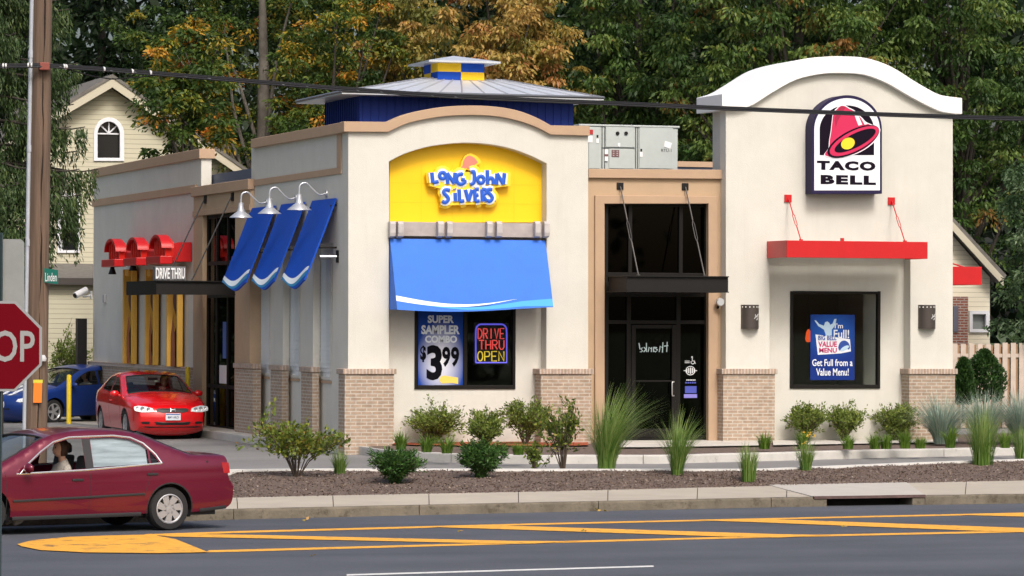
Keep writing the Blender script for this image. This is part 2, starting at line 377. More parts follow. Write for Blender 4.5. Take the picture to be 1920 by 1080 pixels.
# kerb along the road, joints every 3 m; the drain gap is left open
kt = [Vector((p.x, p.y, ZKT)) for p in gl(L_KB, ZR, fine)]
ktt = []
for c, p in zip(fine, kt):
    d = FWD; ktt.append(p+d*.03)
def kerb_run(cs, name, mtl, top, bot, width, poly, joints=3.0, inset=.02):
    base = [GP(c, interp(poly, c), bot) for c in cs]; mb = MB(); acc = 0; seg = [base[0]]
    def flush(seg):
        if len(seg) < 2: return
        rows = []
        for h, o in ((bot-.15, 0), (top-.03, .004), (top-.008, .012), (top, .035), (top, width), (bot-.15, width)):
            rows.append([Vector((p.x+FWD.x*o, p.y+FWD.y*o, h+.006*noise.noise(p*1.7))) for p in seg])
        o = len(mb.v); mb.grid(rows); k = len(seg); nr = len(rows)
        mb.f.append([o+i*k for i in range(nr)]); mb.f.append([o+i*k+k-1 for i in reversed(range(nr))])
    for a, b in zip(base, base[1:]):
        acc += (b-a).length
        if acc > joints:
            q = a.lerp(b, .5); dd = (b-a).normalized()*.006; seg.append(q-dd); flush(seg); seg = [q+dd, b]; acc = 0
        else: seg.append(b)
    flush(seg); return mb.build(name, mtl)
DR0, DR1 = 1524, 1735
struct(kerb_run([c for c in fine if c <= DR0]+[DR0], 'kerb', M_KERB, ZKT, ZR, .16, L_KB))
struct(kerb_run([DR1]+[c for c in fine if c >= DR1], 'kerb', M_KERB, ZKT, ZR, .16, L_KB))
# sidewalk slabs between kerb and mulch
mb = MB(); kin = [Vector((p.x, p.y, ZKT))+FWD*.163 for p in gl(L_KB, ZR, fine)]; sb = gl(L_MULF, ZSB, fine); acc = 0; st = 0
for i in range(len(fine)-1):
    acc += (kin[i+1]-kin[i]).length
    if acc > 1.5 or i == len(fine)-2:
        a, b = kin[st:i+2], sb[st:i+2]; k = .012
        def shr(p, q, t): return p.lerp(q, t)
        rows = [[x.lerp(y, t) for x, y in zip(a, b)] for t in (0, .5, 1.03)]
        for r in rows:
            d = (r[-1]-r[0]).normalized()*.007; r[0] = r[0]+d; r[-1] = r[-1]-d
        mb.grid(rows); st = i+1; acc = 0
struct(mb.build('sidewalk', M_WALK))
mb = MB(); mb.grid([[p-Vector((0,0,.03)) for p in kin], [p-Vector((0,0,.03)) for p in sb]]); struct(mb.build('sidewalk_joint_bed', M_SOIL))
# driveway / lot: from the sidewalk to far behind the building
lb = gl(L_BB, ZLOT); ls = gl(L_MULF, ZSB-.012)
far = [Vector((p.x+FWD.x*70-6+p.x*.5, 70, -.32)) for p in lb]
mb = MB(); mb.grid([ls, [a.lerp(b,.5) for a,b in zip(ls,lb)], lb, far]); struct(mb.build('driveway', M_LOT))
# pale concrete pad in the drive-through lane
def lot_z(y): return ZLOT-.10*(y+8)/78
def lot_pt(c, t): k = cols.index(c); return lb[k].lerp(far[k], t)
padc = [c for c in cols if c <= 480]
mb = MB(); mb.grid([[lot_pt(c, t)+Vector((0,0,.006)) for c in padc] for t in (.012, .3, .6)])
struct(mb.build('concrete_pad', mat('lane_concrete', (.46,.43,.37), .9, var=.14, vscale=1.0, bump=.2, bscale=50, dirt=((.22,.20,.17), 1.5, .58))))
# island kerb + mulch berm
isl = [c for c in fine if c >= 396]
ib = MB(); tp = [GP(c, interp(L_ISL, c), ZIS) for c in isl]
ib.grid([[Vector((p.x, p.y, ZIS-.14)) for p in tp], [p for p in tp], [p+FWD*.16 for p in tp], [Vector((p.x, p.y, ZLOT-.1))+FWD*.16 for p in tp]])
struct(ib.build('island_kerb', mat('white_kerb_concrete', (.66,.65,.62), .85, var=.1, vscale=3, dirt=((.36,.34,.30), 3.0, .62))))
mb = MB(); fr = [GP(c, interp(L_MULF, c), ZSB) for c in isl]; rows = []; NR = 22
def mulch_z(p, t, c):
    e = min(1, (c-396)/50); edge = min(1, t/.12)
    return ZSB-.006+(ZIS-.03-ZSB)*(t**.85)*1.0*e + edge*(.035*noise.noise(p*1.3)+.03*noise.noise(p*4)+.018*noise.noise(p*11))*min(1,(1-t)/.06+.3)
for j in range(NR+1):
    t = j/NR; rows.append([])
    for c, a, b in zip(isl, fr, tp):
        p = a.lerp(b, t); rows[-1].append(Vector((p.x, p.y, mulch_z(p, t, c))))
mb.grid(rows); struct(mb.build('mulch_bed', M_MULCH, smooth=180))
def mulch_at(px, py):                # foot of a plant on the island: fixed-point on the slope
    z = -.25
    for _ in range(12):
        p = GP(px, py, z); t = 0
        k = min(range(len(isl)), key=lambda i: abs(isl[i]-px)); a, b = fr[k], tp[k]
        t = max(0, min(1, (p-a).dot(FWD)/max(1e-6, (b-a).dot(FWD)))); z = mulch_z(p, t, px)
    return Vector((p.x, p.y, z-.02))
# bed kerb round the building and beds behind it
struct(kerb_run([c for c in fine if c >= 345], 'bed_kerb', M_PALEK, ZBED, ZLOT, .15, L_BB, joints=3.6))
bc = [c for c in fine if c >= 345]
b0 = [Vector((p.x, p.y, ZBED-.02))+FWD*.14 for p in gl(L_BB, ZLOT, bc)]; b1 = gl(L_WALL, .0, bc)
b1 = [p+FWD*.6 for p in b1]
def bed(name, m, t0, t1, c0, c1, dz, nr=8, rough=.012):
    mb = MB(); ii = [i for i, c in enumerate(bc) if c0 <= c <= c1]; rows = []
    for j in range(nr+1):
        t = t0+(t1-t0)*j/nr
        rows.append([b0[i].lerp(b1[i], t)+Vector((0,0,dz+rough*noise.noise(b0[i].lerp(b1[i], t)*5))) for i in ii])
    mb.grid(rows); return struct(mb.build(name, m, smooth=60))
bed('planting_bed', M_MULCH, 0, 1, 345, 2200, -.01)
bed('side_walkway', M_CONC, -.02, 1, 345, 640, .012, rough=0)
bed('entry_walkway', M_CONC, .36, 1, 1150, 1445, .024, rough=0)
bed('front_walkway', M_CONC, .36, .74, 1446, 1800, .024, rough=0)
bed('red_mulch_strip', M_REDM, .48, 1, 690, 1112, .02)
bed('red_mulch_strip', M_REDM, .745, 1, 1446, 1800, .03)
def bed_at(px, py, z=-.03): p = GP(px, py, z); p.y = min(p.y, .0 if px < 690 or 740 < px < 1015 or 1455 < px < 1700 else -.25); return p
# painted lines
M_YP = mat('yellow_road_paint', (.74,.36,.035), .8, var=.16, vscale=9, dirt=((.16,.11,.06), 6.0, .555))
M_WP = mat('white_road_paint', (.62,.62,.60), .8, var=.12, vscale=9)
ZP = ZR+.004
def mark(pts, m, z=ZP):
    q = [GP(x, y, z) for x, y in pts]; mb = MB(); mb.sheet([(p.x, p.y) for p in q], (), lambda u, v: (u, v, z)); return struct(mb.build('road_marking', m))
mark([(270,1001.6),(460,995.2),(1000,981.2),(1460,971),(1960,960),(1960,963),(1460,973.6),(1000,984.2),(460,998.8),(280,1004.4)], M_YP)
mark([(392,1031.6),(460,1030),(1000,1015.6),(1460,1004),(1960,993.6),(1960,997),(1460,1007.4),(1000,1019),(460,1034),(385,1035.5)], M_YP)
mark([(300,1004.5),(345,1001.2),(460,1002.4),(960,1014),(1090,1014.4),(1000,1019),(960,1019.6),(460,1008.6),(320,1006)], M_YP, ZP+.004)
mark([(800,987.8),(900,984.6),(1000,987),(1460,1001.4),(1560,1003),(1460,1007.8),(1380,1006.6),(960,992.6)], M_YP, ZP+.004)
mark([(1310,975.6),(1400,972.2),(1480,974.4),(1920,989.8),(1990,993),(1920,998),(1870,996.6),(1420,979)], M_YP, ZP+.004)
mark([(1800,965.4),(1860,962.4),(2300,968),(2300,978)], M_YP, ZP+.004)
M_YPW = mat('worn_yellow_road_paint', (.72,.35,.035), .8, var=.2, vscale=7, dirt=((.09,.07,.045), 2.6, .54))
mark([(32,1020),(60,1013),(130,1006.4),(200,1004),(282,1002),(330,1011),(390,1035),(300,1037),(160,1035.5),(75,1031),(40,1024)], M_YPW, ZP+.008)
mark([(650,1076.6),(1225,1060.2),(1226,1062.8),(650,1079.4)], M_WP)
# storm drain let into the kerb line
d0, d1 = GP(DR0, interp(L_KB, DR0), ZR), GP(DR1, interp(L_KB, DR1), ZR); ax = (d1-d0).normalized(); dp = Vector((-ax.y, ax.x, 0)); Ld = (d1-d0).length
sd = thing('storm_drain', 'kerb inlet storm drain with pale slab and rusty steel edge', 'storm drain', d0)
def dbox(mb, a, b, o0, o1, z0, z1):
    P = [d0+ax*a+dp*o0, d0+ax*b+dp*o0, d0+ax*b+dp*o1, d0+ax*a+dp*o1]
    return mb.add([(p.x,p.y,z0) for p in P]+[(p.x,p.y,z1) for p in P], [(0,3,2,1),(4,5,6,7),(0,1,5,4),(1,2,6,5),(2,3,7,6),(3,0,4,7)])
oa, ob = Ld*.125, Ld*.885
mb = MB(); dbox(mb, 0, oa, .0, .5, ZR-.1, ZKT-.03); mb.build('side_block', M_KERB, sd, bevel=.015); mb = MB(); dbox(mb, ob, Ld, .0, .5, ZR-.1, ZKT-.03); mb.build('side_block', M_KERB, sd, bevel=.015)
mb = MB(); dbox(mb, oa, ob, .45, .5, ZR-.8, ZKT-.03); dbox(mb, oa, ob, .02, .45, ZR-.8, ZR-.75); mb.build('catch_basin', M_DARK, sd)
mb = MB(); dbox(mb, .02, Ld*1.0, -.015, .05, ZKT-.03, ZKT+.012); mb.build('steel_edge', mat('rusty_steel', (.12,.075,.07), .7, metal=.3, var=.3, vscale=12), sd)
sl0, sl1 = GP(1440, 910, ZSB), GP(1700, 905.5, ZSB)
mb = MB(); P = [d0+ax*.02+dp*.052, d1+dp*.052, sl1, sl0]
mb.add([(p.x,p.y,z) for z in (ZSB-.08, None) if z for p in P]+[(P[0].x,P[0].y,ZKT+.012),(P[1].x,P[1].y,ZKT+.012),(P[2].x,P[2].y,ZSB+.012),(P[3].x,P[3].y,ZSB+.012)], [(3,2,1,0),(4,5,6,7),(0,1,5,4),(1,2,6,5),(2,3,7,6),(3,0,4,7)])
mb.build('cover_slab', mat('pale_cover_slab', (.44,.41,.365), .85, var=.06, vscale=3), sd)
# ---------------------------------------------------------------- restaurant building
X0 = FP(653, 600, .06)[0]            # stucco corner
bld = thing('restaurant', 'cream stucco fast food restaurant with brick piers, blue cupola and curved white gable', 'restaurant', (5.5, 6, 0))
YS, YR = .06, .38                     # front stucco plane, recessed wall plane
XR1 = FP(1103, 600, YS)[0]; XT0 = FP(1361.5, 500, YS)[0]; XT1 = FP(1786, 500, YS)[0]
def gx(px, Y=YS, py=500): return FP(px, py, Y)[0]
# fish-restaurant block, front layer with the arched recess
arcpts = catmull([(729.6,303),(760,288),(800,276),(840,270),(876,268),(915,270.5),(955,278),(990,290),(1025,306.7)], 4)
outer = [(653,860),(653,240),(728,240)] + catmull([(728,240),(760,226),(800,214),(840,207),(885,204.5),(930,207),(970,214),(1005,226),(1033,242)], 3)[1:] + [(1103,246),(1103,860)]
hole = [(729.6,859)] + arcpts + [(1024,859)]
mb = MB(); o2 = [(653,860),(653,240),(728,240)] + outer[3:-2] + [(1103,246),(1103,860),(1024,860)] + arcpts[::-1] + [(729.6,860)]
pf(mb, o2, (), YS, YR-YS-.002)
mb.build('facade_wall', M_STUCCO, bld, bevel=.012)
# recessed wall with the window hole; also middle link wall behind
WA = rect(778,566,967,729)
mb = MB(); pf(mb, rect(690,860,1060,255), [rect(780,568,965,727)], YR, .2); mb.build('recessed_wall', M_STUCCO, bld)
mb = MB(); pf(mb, [(731,417)]+[(731,304)]+arcpts[1:-1]+[(1023,307),(1023,417)], (), YR-.03, .028)
yp = mb.build('yellow_panel', M_YELLOW, bld)
mb = MB()                             # faint tile seams
for py in (345, 381): bf(mb, 731, py-.6, 1023, py+.6, YR-.033, .003)
for px in (790, 848, 906, 964): bf(mb, px-.4, 308, px+.4, 416, YR-.0335, .003)
mb.build('panel_seam', mat('panel_seam_ochre', (.84,.51,.0), .6), yp)
# tan parapet cap: front band + side band
capt = [(645,227.5),(728,228.5)] + catmull([(728,228.5),(762,214),(800,205),(840,199.5),(885,197.8),(930,200),(970,207),(1005,220),(1033,235)], 3)[1:] + [(1106,236)]
capb = [(645,247),(728,247.5)] + catmull([(728,247.5),(762,232),(800,223),(840,217.5),(885,215.8),(930,218),(970,226),(1005,238),(1033,252.5)], 3)[1:] + [(1106,254.5)]
mb = MB(); pf(mb, capt+capb[::-1], (), -.03, .35); mb.build('parapet_cap', M_TAN, bld, bevel=.01)
mb = MB(); ps(mb, [(641,229),(470,261),(470,278),(641,249)], (), X0-.09, .4); mb.build('parapet_cap', M_TAN, bld, bevel=.01)
# side wall of the block, with three tall niches
y470 = SP(470, 600, X0)[0]
niche = [rect(474.5,850,507,452), rect(530,850,564,452), rect(587,850,624,452)]
def side_rect(px0, px1, z0, z1, X):   # vertical rectangle by pixels in y, metres in z
    ya = SP(px0, 600, X)[0]; yb = SP(px1, 600, X)[0]; return [(ya,z0),(yb,z0),(yb,z1),(ya,z1)]
ztop = FP(653, 240, YS)[1]
NZ = 3.85
mb = MB(); y653 = YS+.001
o = [(y653,-.3),(y470,-.3),(y470,ztop),(y653,ztop)]
nh = [side_rect(a, b, -.2, NZ, X0) for a, b in ((475,507),(530.5,564),(587,624))]
mb.plate(o, nh, lambda u, v, wv: (X0+wv, u, v), .14); mb.build('side_wall', M_STUCCO, bld)
mb = MB(); wh = [side_rect(a, b, 1.18, 3.6, X0+.14) for a, b in ((485,506.5),(541,562.5),(598,621.5))]
mb.plate([(YR+.2,-.3),(y470,-.3),(y470,ztop-.3),(YR+.2,ztop-.3)], wh, lambda u, v, wv: (X0+.142+wv, u, v), .15); mb.build('niche_wall', M_STUCCO, bld)
M_BLIND = mat('white_window_blind', (.88,.89,.90), .7)
for h in wh:
    (ya, za), (yb, zb) = h[0], h[2]; ya, yb = min(ya,yb), max(ya,yb)
    f = MB()
    for q in ((ya,ya+.05,za,zb),(yb-.05,yb,za,zb),(ya+.05,yb-.05,za,za+.05),(ya+.05,yb-.05,zb-.05,zb)): f.box(X0+.128, X0+.19, q[0], q[1], q[2], q[3])
    wn = f.build('window', M_STUCCO, bld)
    MB().box(X0+.138, X0+.143, ya+.05, yb-.05, za+.05, zb-.05).build('pane', M_SOFTGLASS, wn)
    bl = MB(); k = 0; z = za+.05
    while z < zb-.06:
        bl.add([(X0+.150,ya+.05,z),(X0+.150,yb-.05,z),(X0+.160,yb-.05,z+.085),(X0+.160,ya+.05,z+.085)], [(0,1,2,3)]); z += .088
    bl.box(X0+.146, X0+.149, (ya+yb)/2-.02, (ya+yb)/2+.02, za+.05, zb-.05)
    bl.box(X0+.165, X0+.17, ya+.051, yb-.051, za+.051, zb-.051)
    bl.build('blind', M_BLIND, wn, recalc=False)
    MB().box(X0+.12, X0+.14, ya-.04, yb+.04, za-.07, za-.02).build('sill', M_TAN, wn)
# tan framed band on the side parapet
mb = MB(); Xb = X0-.03
ps(mb, [(639,313),(470,338),(470,350),(639,325.5)], (), Xb, .028); ps(mb, [(631,251),(639,249.5),(639,313),(631,314.3)], (), Xb, .028)
mb.build('parapet_band', M_TAN, bld, bevel=.008)
# brick piers ---------------------------------------------------
def front_pier(px0, px1, pt, pb, cap0, cap1, depth=.46):
    x0, x1 = gx(px0, 0), gx(px1, 0); zt = FP(px0, pt+10, 0)[1]; zc = FP(px0, pt, 0)[1]
    p = MB().box(x0, x1, 0, depth, -.3, zt).build('brick_pier', M_BRICK, bld, bevel=.006)
    MB().box(x0-.04, x1+.04, -.04, depth+.02, zt, zc).build('cap_course', M_SOLDIER, p, bevel=.008)
front_pier(647.5, 740, 691.5, 831, 0, 0); front_pier(1015, 1110, 691.5, 828, 0, 0, .36)
front_pier(1357, 1454, 691.5, 824, 0, 0, .36); front_pier(1706, 1792, 691.5, 820, 0, 0, .46)
zb_top = FP(647, 701.5, 0)[1]; zb_cap = FP(647, 691.5, 0)[1]
def side_pier(pxa, pxb, X=0.0, x1=.14):
    ya, yb = sorted((SP(pxa, 750, X)[0], SP(pxb, 750, X)[0]))
    p = MB().box(X, x1, ya, yb, -.3, zb_top).build('brick_pier', M_BRICK, bld, bevel=.006)
    MB().box(X-.04, x1, ya-.03, yb+.03, zb_top, zb_cap).build('cap_course', M_SOLDIER, p, bevel=.008)
side_pier(507, 528.5); side_pier(564.5, 585.5)
# side entry (tan), storefront facing the drive lane -------------
yE0, yE1 = SP(469.5, 600, 0)[0]-.02, SP(364, 500, 0)[0]
zE = SP(420, 343, 0)[1]
XE = -.02
mb = MB(); hE = [(SP(440,600,XE)[0],-.05),(SP(379,600,XE)[0],-.05),(SP(379,600,XE)[0],SP(400,402,XE)[1]),(SP(440,600,XE)[0],SP(400,402,XE)[1])]
mb.plate([(yE0,-.3),(yE1,-.3),(yE1,zE),(yE0,zE)], [hE], lambda u, v, wv: (XE+wv, u, v), .3); mb.build('side_entry_wall', M_TANW, bld, bevel=.01)
MB().box(XE-.06, XE+.35, yE0-.04, yE1+.04, zE-.22, zE).build('parapet_cap', M_TAN, bld, bevel=.01)
MB().box(XE-.025, XE, yE0, yE1, hE[2][1]+.0, hE[2][1]+.12).build('head_trim', M_TAN, bld, bevel=.006)
def pier_box(ya, yb, X=-.08, x1=.1, zoff=0):
    p = MB().box(X, x1, ya, yb, -.3, zb_top+zoff).build('brick_pier', M_BRICK, bld, bevel=.006)
    MB().box(X-.04, x1, ya-.03, yb+.03, zb_top+zoff, zb_cap+zoff).build('cap_course', M_SOLDIER, p, bevel=.008)
pier_box(SP(474,750,-.08)[0], SP(440.5,750,-.08)[0])
ya, yb = hE[0][0], hE[1][0]; zt = hE[2][1]
f = MB()
for yy in (ya+.04, ya+(yb-ya)*.36, ya+(yb-ya)*.70, yb-.04): f.box(.08, .16, yy-.04, yy+.04, -.03, zt)
zc_ = SP(400,553,0)[1]
for zz in (-.02, .88, zc_-.02, zc_+.7, zt-.04): f.box(.085, .155, ya, yb, zz-.04, zz+.04)
wn = f.build('storefront', M_FRAME, bld)
MB().box(.118, .124, ya+.02, yb-.02, 0, zt-.02).build('pane', M_DARKGLASS, wn)
MB().box(.10, .108, ya+(yb-ya)*.40, ya+(yb-ya)*.62, .95, 1.35).build('notice', mat('white_paper', (.75,.75,.74), .8), wn)
MB().box(.10, .108, ya+(yb-ya)*.42, ya+(yb-ya)*.52, 1.5, 2.3).build('sticker', mat('blue_sticker', (.04,.12,.5), .5), wn)
# left wing ------------------------------------------------------
yW0, yW1 = yE1, SP(175, 500, .06)[0]
zW = SP(375, 281, .06)[1]
MB().box(.06, .30, yW0-.4, yW1, -.3, zW-.02).build('wing_wall', M_STUCCO, bld, bevel=.012)
MB().box(.0, .36, yW0-.46, yW1+.05, zW-.2, zW+.02).build('parapet_cap', M_TAN, bld, bevel=.01)
zWb = SP(275, 367, .06)[1]
MB().box(.02, .06, yW0, yW1+.02, zWb-.09, zWb+.09).build('parapet_band', M_TAN, bld, bevel=.008)
zwb = SP(200, 679, 0)[1]
p = MB().box(-.02, .3, yW0+.02, yW1+.06, -.3, zwb-.1).build('brick_base', M_BRICK, bld, bevel=.006)
MB().box(-.06, .3, yW0+.02, yW1+.1, zwb-.1, zwb).build('cap_course', M_SOLDIER, p, bevel=.008)
MB().box(.35, .55, 4.4, yW1, zW-1.05, zW-.55).build('roof_parapet', mat('blue_grey_flashing', (.10,.12,.18), .6), bld)
# yellow pilasters with twisted brown panels
M_YPIL = mat('ochre_pilaster', (.80,.47,.08), .7, var=.06); M_TWIST = mat('brown_twisted_panel', (.11,.045,.03), .7, var=.25, vscale=5); M_RUST = mat('rust_orange_panel', (.36,.10,.03), .7, var=.2, vscale=6)
for a, b, c, d in ((231,249,257,267),(274,291,298,309),(317,332,343,357)):
    zt = SP(b, 505, -.1)[1]; yA, yB = SP(b, 600, 0)[0], SP(c, 600, 0)[0]      # two fins on the wall, brown panel between
    f = MB(); f.box(-.235, -.001, yA, yA+.10, zwb+.002, zt); f.box(-.13, -.001, yB-.002, yB+.10, zwb+.002, zt); f.box(-.20, -.001, yB+.101, yA-.001, zt-.16, zt)
    pl = f.build('pilaster', M_YPIL, bld, bevel=.01)
    t = MB(); rows = []
    for i in range(33):
        z = zwb+.01+(zt-zwb-.17)*i/32; s_ = abs(math.sin(math.pi*2*i/32))
        rows.append([(-.02-.13*s_*math.sin(math.pi*k), yB+.11+(yA-yB-.12)*k, z) for k in (0,.2,.4,.6,.8,1)])
    t.grid(rows); t.build('twisted_panel', M_TWIST, pl, smooth=60)
    t = MB(); t.sheet([(yB+.12, zwb+.01), (yA-.02, zwb+.01), (yA-.05, zwb+.75), ((yA+yB)/2, zwb+1.25), (yB+.14, zwb+.6)], (), lambda u, v: (-.155, u, v)); t.build('rust_panel', M_RUST, pl)
# middle entry (tan) ----------------------------------------------
YM = .34
zM = FP(1200, 319, YM)[1]; xm0, xm1 = XR1-.3, XT0+.2
mh = rect(1134,900,1328,382)
mb = MB(); pf(mb, [(1085,900),(1085,319),(1375,319),(1375,900)], [rect(1134,880,1328,382)], YM, .3); mb.build('entry_wall', M_TANW, bld, bevel=.01)
mb = MB(); pf(mb, [(1104,316.5),(1356,318.2),(1356,335.5),(1104,333.5)], (), YM-.08, .45); mb.build('parapet_cap', M_TAN, bld, bevel=.01)
mb = MB(); pf(mb, [(1116,866),(1116,366),(1346,368),(1346,866),(1328.5,866),(1328.5,382),(1133.5,382),(1133.5,866)], (), YM-.06, .058); mb.build('door_surround', M_TAN, bld, bevel=.01)
f = MB(); YF = YM+.12
for px in (1137, 1182, 1277, 1325): bf(f, px-3.5, 380, px+3.5, 528, YF, .1)
for px in (1137, 1179, 1272, 1325): bf(f, px-4, 528, px+4, 826, YF, .1)
for py in (384, 515, 553, 604, 820): bf(f, 1133, py-3.5, 1329, py+3.5, YF+.004, .092)
sf = f.build('storefront', M_FRAME, bld, bevel=.006)
mb = MB(); bf(mb, 1134, 383, 1328, 824, YF+.05, .008); mb.build('pane', M_DARKGLASS, sf)
d = MB(); bf(d, 1184, 609, 1192, 820, YF-.01, .05); bf(d, 1260, 609, 1268, 820, YF-.01, .05); bf(d, 1192, 609, 1260, 616, YF-.01, .05); bf(d, 1192, 804, 1260, 820, YF-.01, .05); bf(d, 1192, 713, 1260, 716, YF-.006, .04)
dr = d.build('door', M_FRAME, bld, bevel=.006)
xh, zh1 = FP(1262, 716, YF-.06); _, zh0 = FP(1262, 742, YF-.06)
MB().tube([(xh+.04,YF-.01,zh1),(xh-.01,YF-.06,zh1),(xh-.02,YF-.06,zh1-.03),(xh-.02,YF-.06,zh0+.03),(xh-.01,YF-.06,zh0),(xh+.04,YF-.01,zh0)], .014).build('handle', mat('satin_steel', (.7,.7,.7), .3, metal=.8), dr, smooth=60)
# stickers and mirrored lettering on the glass
M_WST = mat('white_sticker', (.75,.78,.8), .6); M_BST = mat('blue_door_sticker', (.06,.08,.42), .5); M_PST = mat('violet_sticker', (.22,.2,.6), .5)
def strokes(mb, S, fn, r, flat, n=6):       # strokes in pixel space -> flattened tubes on a plane
    for s in S: mb.tube([fn(*p) for p in s], r, n, flat=flat)
FY = Vector((0,1,0))
th = [[(1252,641),(1251,660)],[(1254,648),(1246,649)],[(1244,642),(1243,661)],[(1243,652),(1239,649),(1237,660)],[(1233,652),(1228,651),(1226,657),(1230,660),(1234,656),(1226,651),(1226,660)],[(1223,651),(1222,660)],[(1222,654),(1218,651),(1216,660)],[(1213,643),(1213,660)],[(1213,655),(1208,651)],[(1212,655),(1208,660)],[(1206,652),(1202.5,654),(1206,658),(1203,660)],[(1199,643),(1201,655)],[(1201.5,659),(1201.7,660.5)]]
mb = MB(); strokes(mb, th, lambda x, y: (FP(x-1, y, YF+.035)[0], YF+.035, FP(x, y, YF+.035)[1]), .011, (FY, .2)); mb.build('mirrored_lettering', mat('pale_cyan_lettering', (.62,.78,.8), .6), dr)
mb = MB(); fnst = lambda u, v, wv=0: (FP(u, v, YF+.04)[0], YF+.04+wv, FP(u, v, YF+.04)[1])
strokes(mb, [arc(1299,679,3.4,3.4,-60,210,10),[(1298,671),(1298,677),(1302,677),(1304,682)],[(1284,677),(1293,677)],[(1284,680),(1293,680)]], fnst, .008, (FY, .3))
mb.lathe([(.0,0),(.017,0),(.017,.004)], fnst(1297.6,669.5), 1, 10)
for i in range(5): bf(mb, 1287+i*3.4, 689+abs(i-2)*1.2, 1289+i*3.4, 701-abs(i-2)*1.2, YF+.04, .005)
strokes(mb, [arc(1294.5,695,8.5,8,0,360,18),[(1282,695),(1286,695)],[(1303,695),(1307,695)]], fnst, .008, (FY, .3))
for i in range(6): bf(mb, 1287+i*3, 711.5, 1289+i*3, 713.5, YF+.04, .005)
mb.build('white_sticker', M_WST, sf)
mb = MB(); bf(mb, 1284.5, 724, 1306, 737, YF+.04, .005)
for i in range(5): bf(mb, 1285+i*4.2, 716, 1288+i*4.2, 719, YF+.04, .005)
mb.build('blue_sticker', M_BST, sf)
mb = MB(); bf(mb, 1282.5, 739, 1307, 746, YF+.04, .005); mb.build('violet_sticker', M_PST, sf)
# curved-gable tower --------------------------------------------------
tb_top = catmull([(1361,205),(1403,196),(1446,168),(1492,147),(1539,136),(1578,134),(1621,137),(1663,152),(1710,180),(1757,203),(1786.5,213)], 4)
rec = [(1443,858),(1443,470),(1707,470),(1707,858)]
mb = MB(); pf(mb, [(1361,858)]+tb_top+[(1786.5,858),(1707,858),(1707,470),(1443,470),(1443,858)], (), YS, YR-YS-.002); mb.build('facade_wall', M_STUCCO, bld, bevel=.012)
mb = MB(); pf(mb, [(1363.5,858)]+[(max(1363.5,min(1784,x)), y+1) for x, y in tb_top]+[(1784,858)], [rect(1484.5,548.5,1648.5,725.5), ], YR, .8)
mb.build('recessed_wall', M_STUCCO, bld)
ct = catmull([(1354,176),(1380,168),(1409,151),(1453,125),(1505,111),(1545,106.5),(1578,105.5),(1625,109),(1671,125),(1718,154),(1757,175.5),(1780,181),(1804,184)], 4)
cb = catmull([(1354,206.5),(1403,200.5),(1446,175),(1492,150),(1539,139),(1578,137.2),(1621,140.5),(1663,156),(1710,183),(1757,206.5),(1780,212),(1804,214)], 4)
mb = MB(); pf(mb, ct+cb[::-1], (), YS-.13, 1.42); mb.build('curved_cornice', M_WHITE, bld, bevel=.01)
# tower window
def front_window(name, a, b, c, d, Y, mull=(), fw=5):
    f = MB(); bf(f, a, b, a+fw, d, Y, .12); bf(f, c-fw, b, c, d, Y, .12); bf(f, a+fw, b, c-fw, b+fw, Y, .12); bf(f, a+fw, d-fw*1.4, c-fw, d, Y, .12)
    for m in mull: bf(f, m-3.5, b+fw, m+3.5, d-fw*1.4, Y+.004, .11)
    w_ = f.build(name, M_FRAME, bld, bevel=.005); q = MB(); bf(q, a+fw-1, b+fw-1, c-fw+1, d-fw, Y+.06, .006); q.build('pane', M_GLASS, w_); return w_
front_window('window', 1482, 546, 1651, 728.5, YR-.03)
front_window('window', 778, 566, 967, 729.5, YR-.03, (873,))
# roof, back and inner walls: the building is hollow and dark inside
zr = 4.6
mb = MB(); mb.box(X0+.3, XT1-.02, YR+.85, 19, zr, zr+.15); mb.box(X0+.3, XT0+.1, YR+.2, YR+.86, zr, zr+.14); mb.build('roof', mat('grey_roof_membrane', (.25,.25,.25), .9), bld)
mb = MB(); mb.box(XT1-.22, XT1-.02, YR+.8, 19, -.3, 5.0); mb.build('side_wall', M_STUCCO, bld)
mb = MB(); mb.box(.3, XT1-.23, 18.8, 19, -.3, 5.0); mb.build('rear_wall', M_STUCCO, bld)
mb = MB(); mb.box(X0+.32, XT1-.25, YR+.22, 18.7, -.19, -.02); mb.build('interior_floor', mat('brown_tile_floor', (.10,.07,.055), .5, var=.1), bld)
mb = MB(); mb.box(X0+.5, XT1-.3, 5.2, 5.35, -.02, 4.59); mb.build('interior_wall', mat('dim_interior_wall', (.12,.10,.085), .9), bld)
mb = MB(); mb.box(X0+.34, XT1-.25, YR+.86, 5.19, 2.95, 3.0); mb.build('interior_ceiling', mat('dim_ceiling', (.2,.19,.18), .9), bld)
zbk = 5.25
mb = MB(); p1 = FP(1275,306,8)[0]; p2 = FP(1335,298,8)[0]; z1 = FP(1300,303,8)[1]
mb.box(p1-.5, p2+1.5, 8, 8.2, zr, z1-.12); mb.build('roof_parapet', mat('blue_grey_flashing', (.10,.12,.18), .6), bld)
MB().box(p1-.5, p2+1.5, 7.95, 8.25, z1-.12, z1).build('parapet_cap', M_TAN, bld)
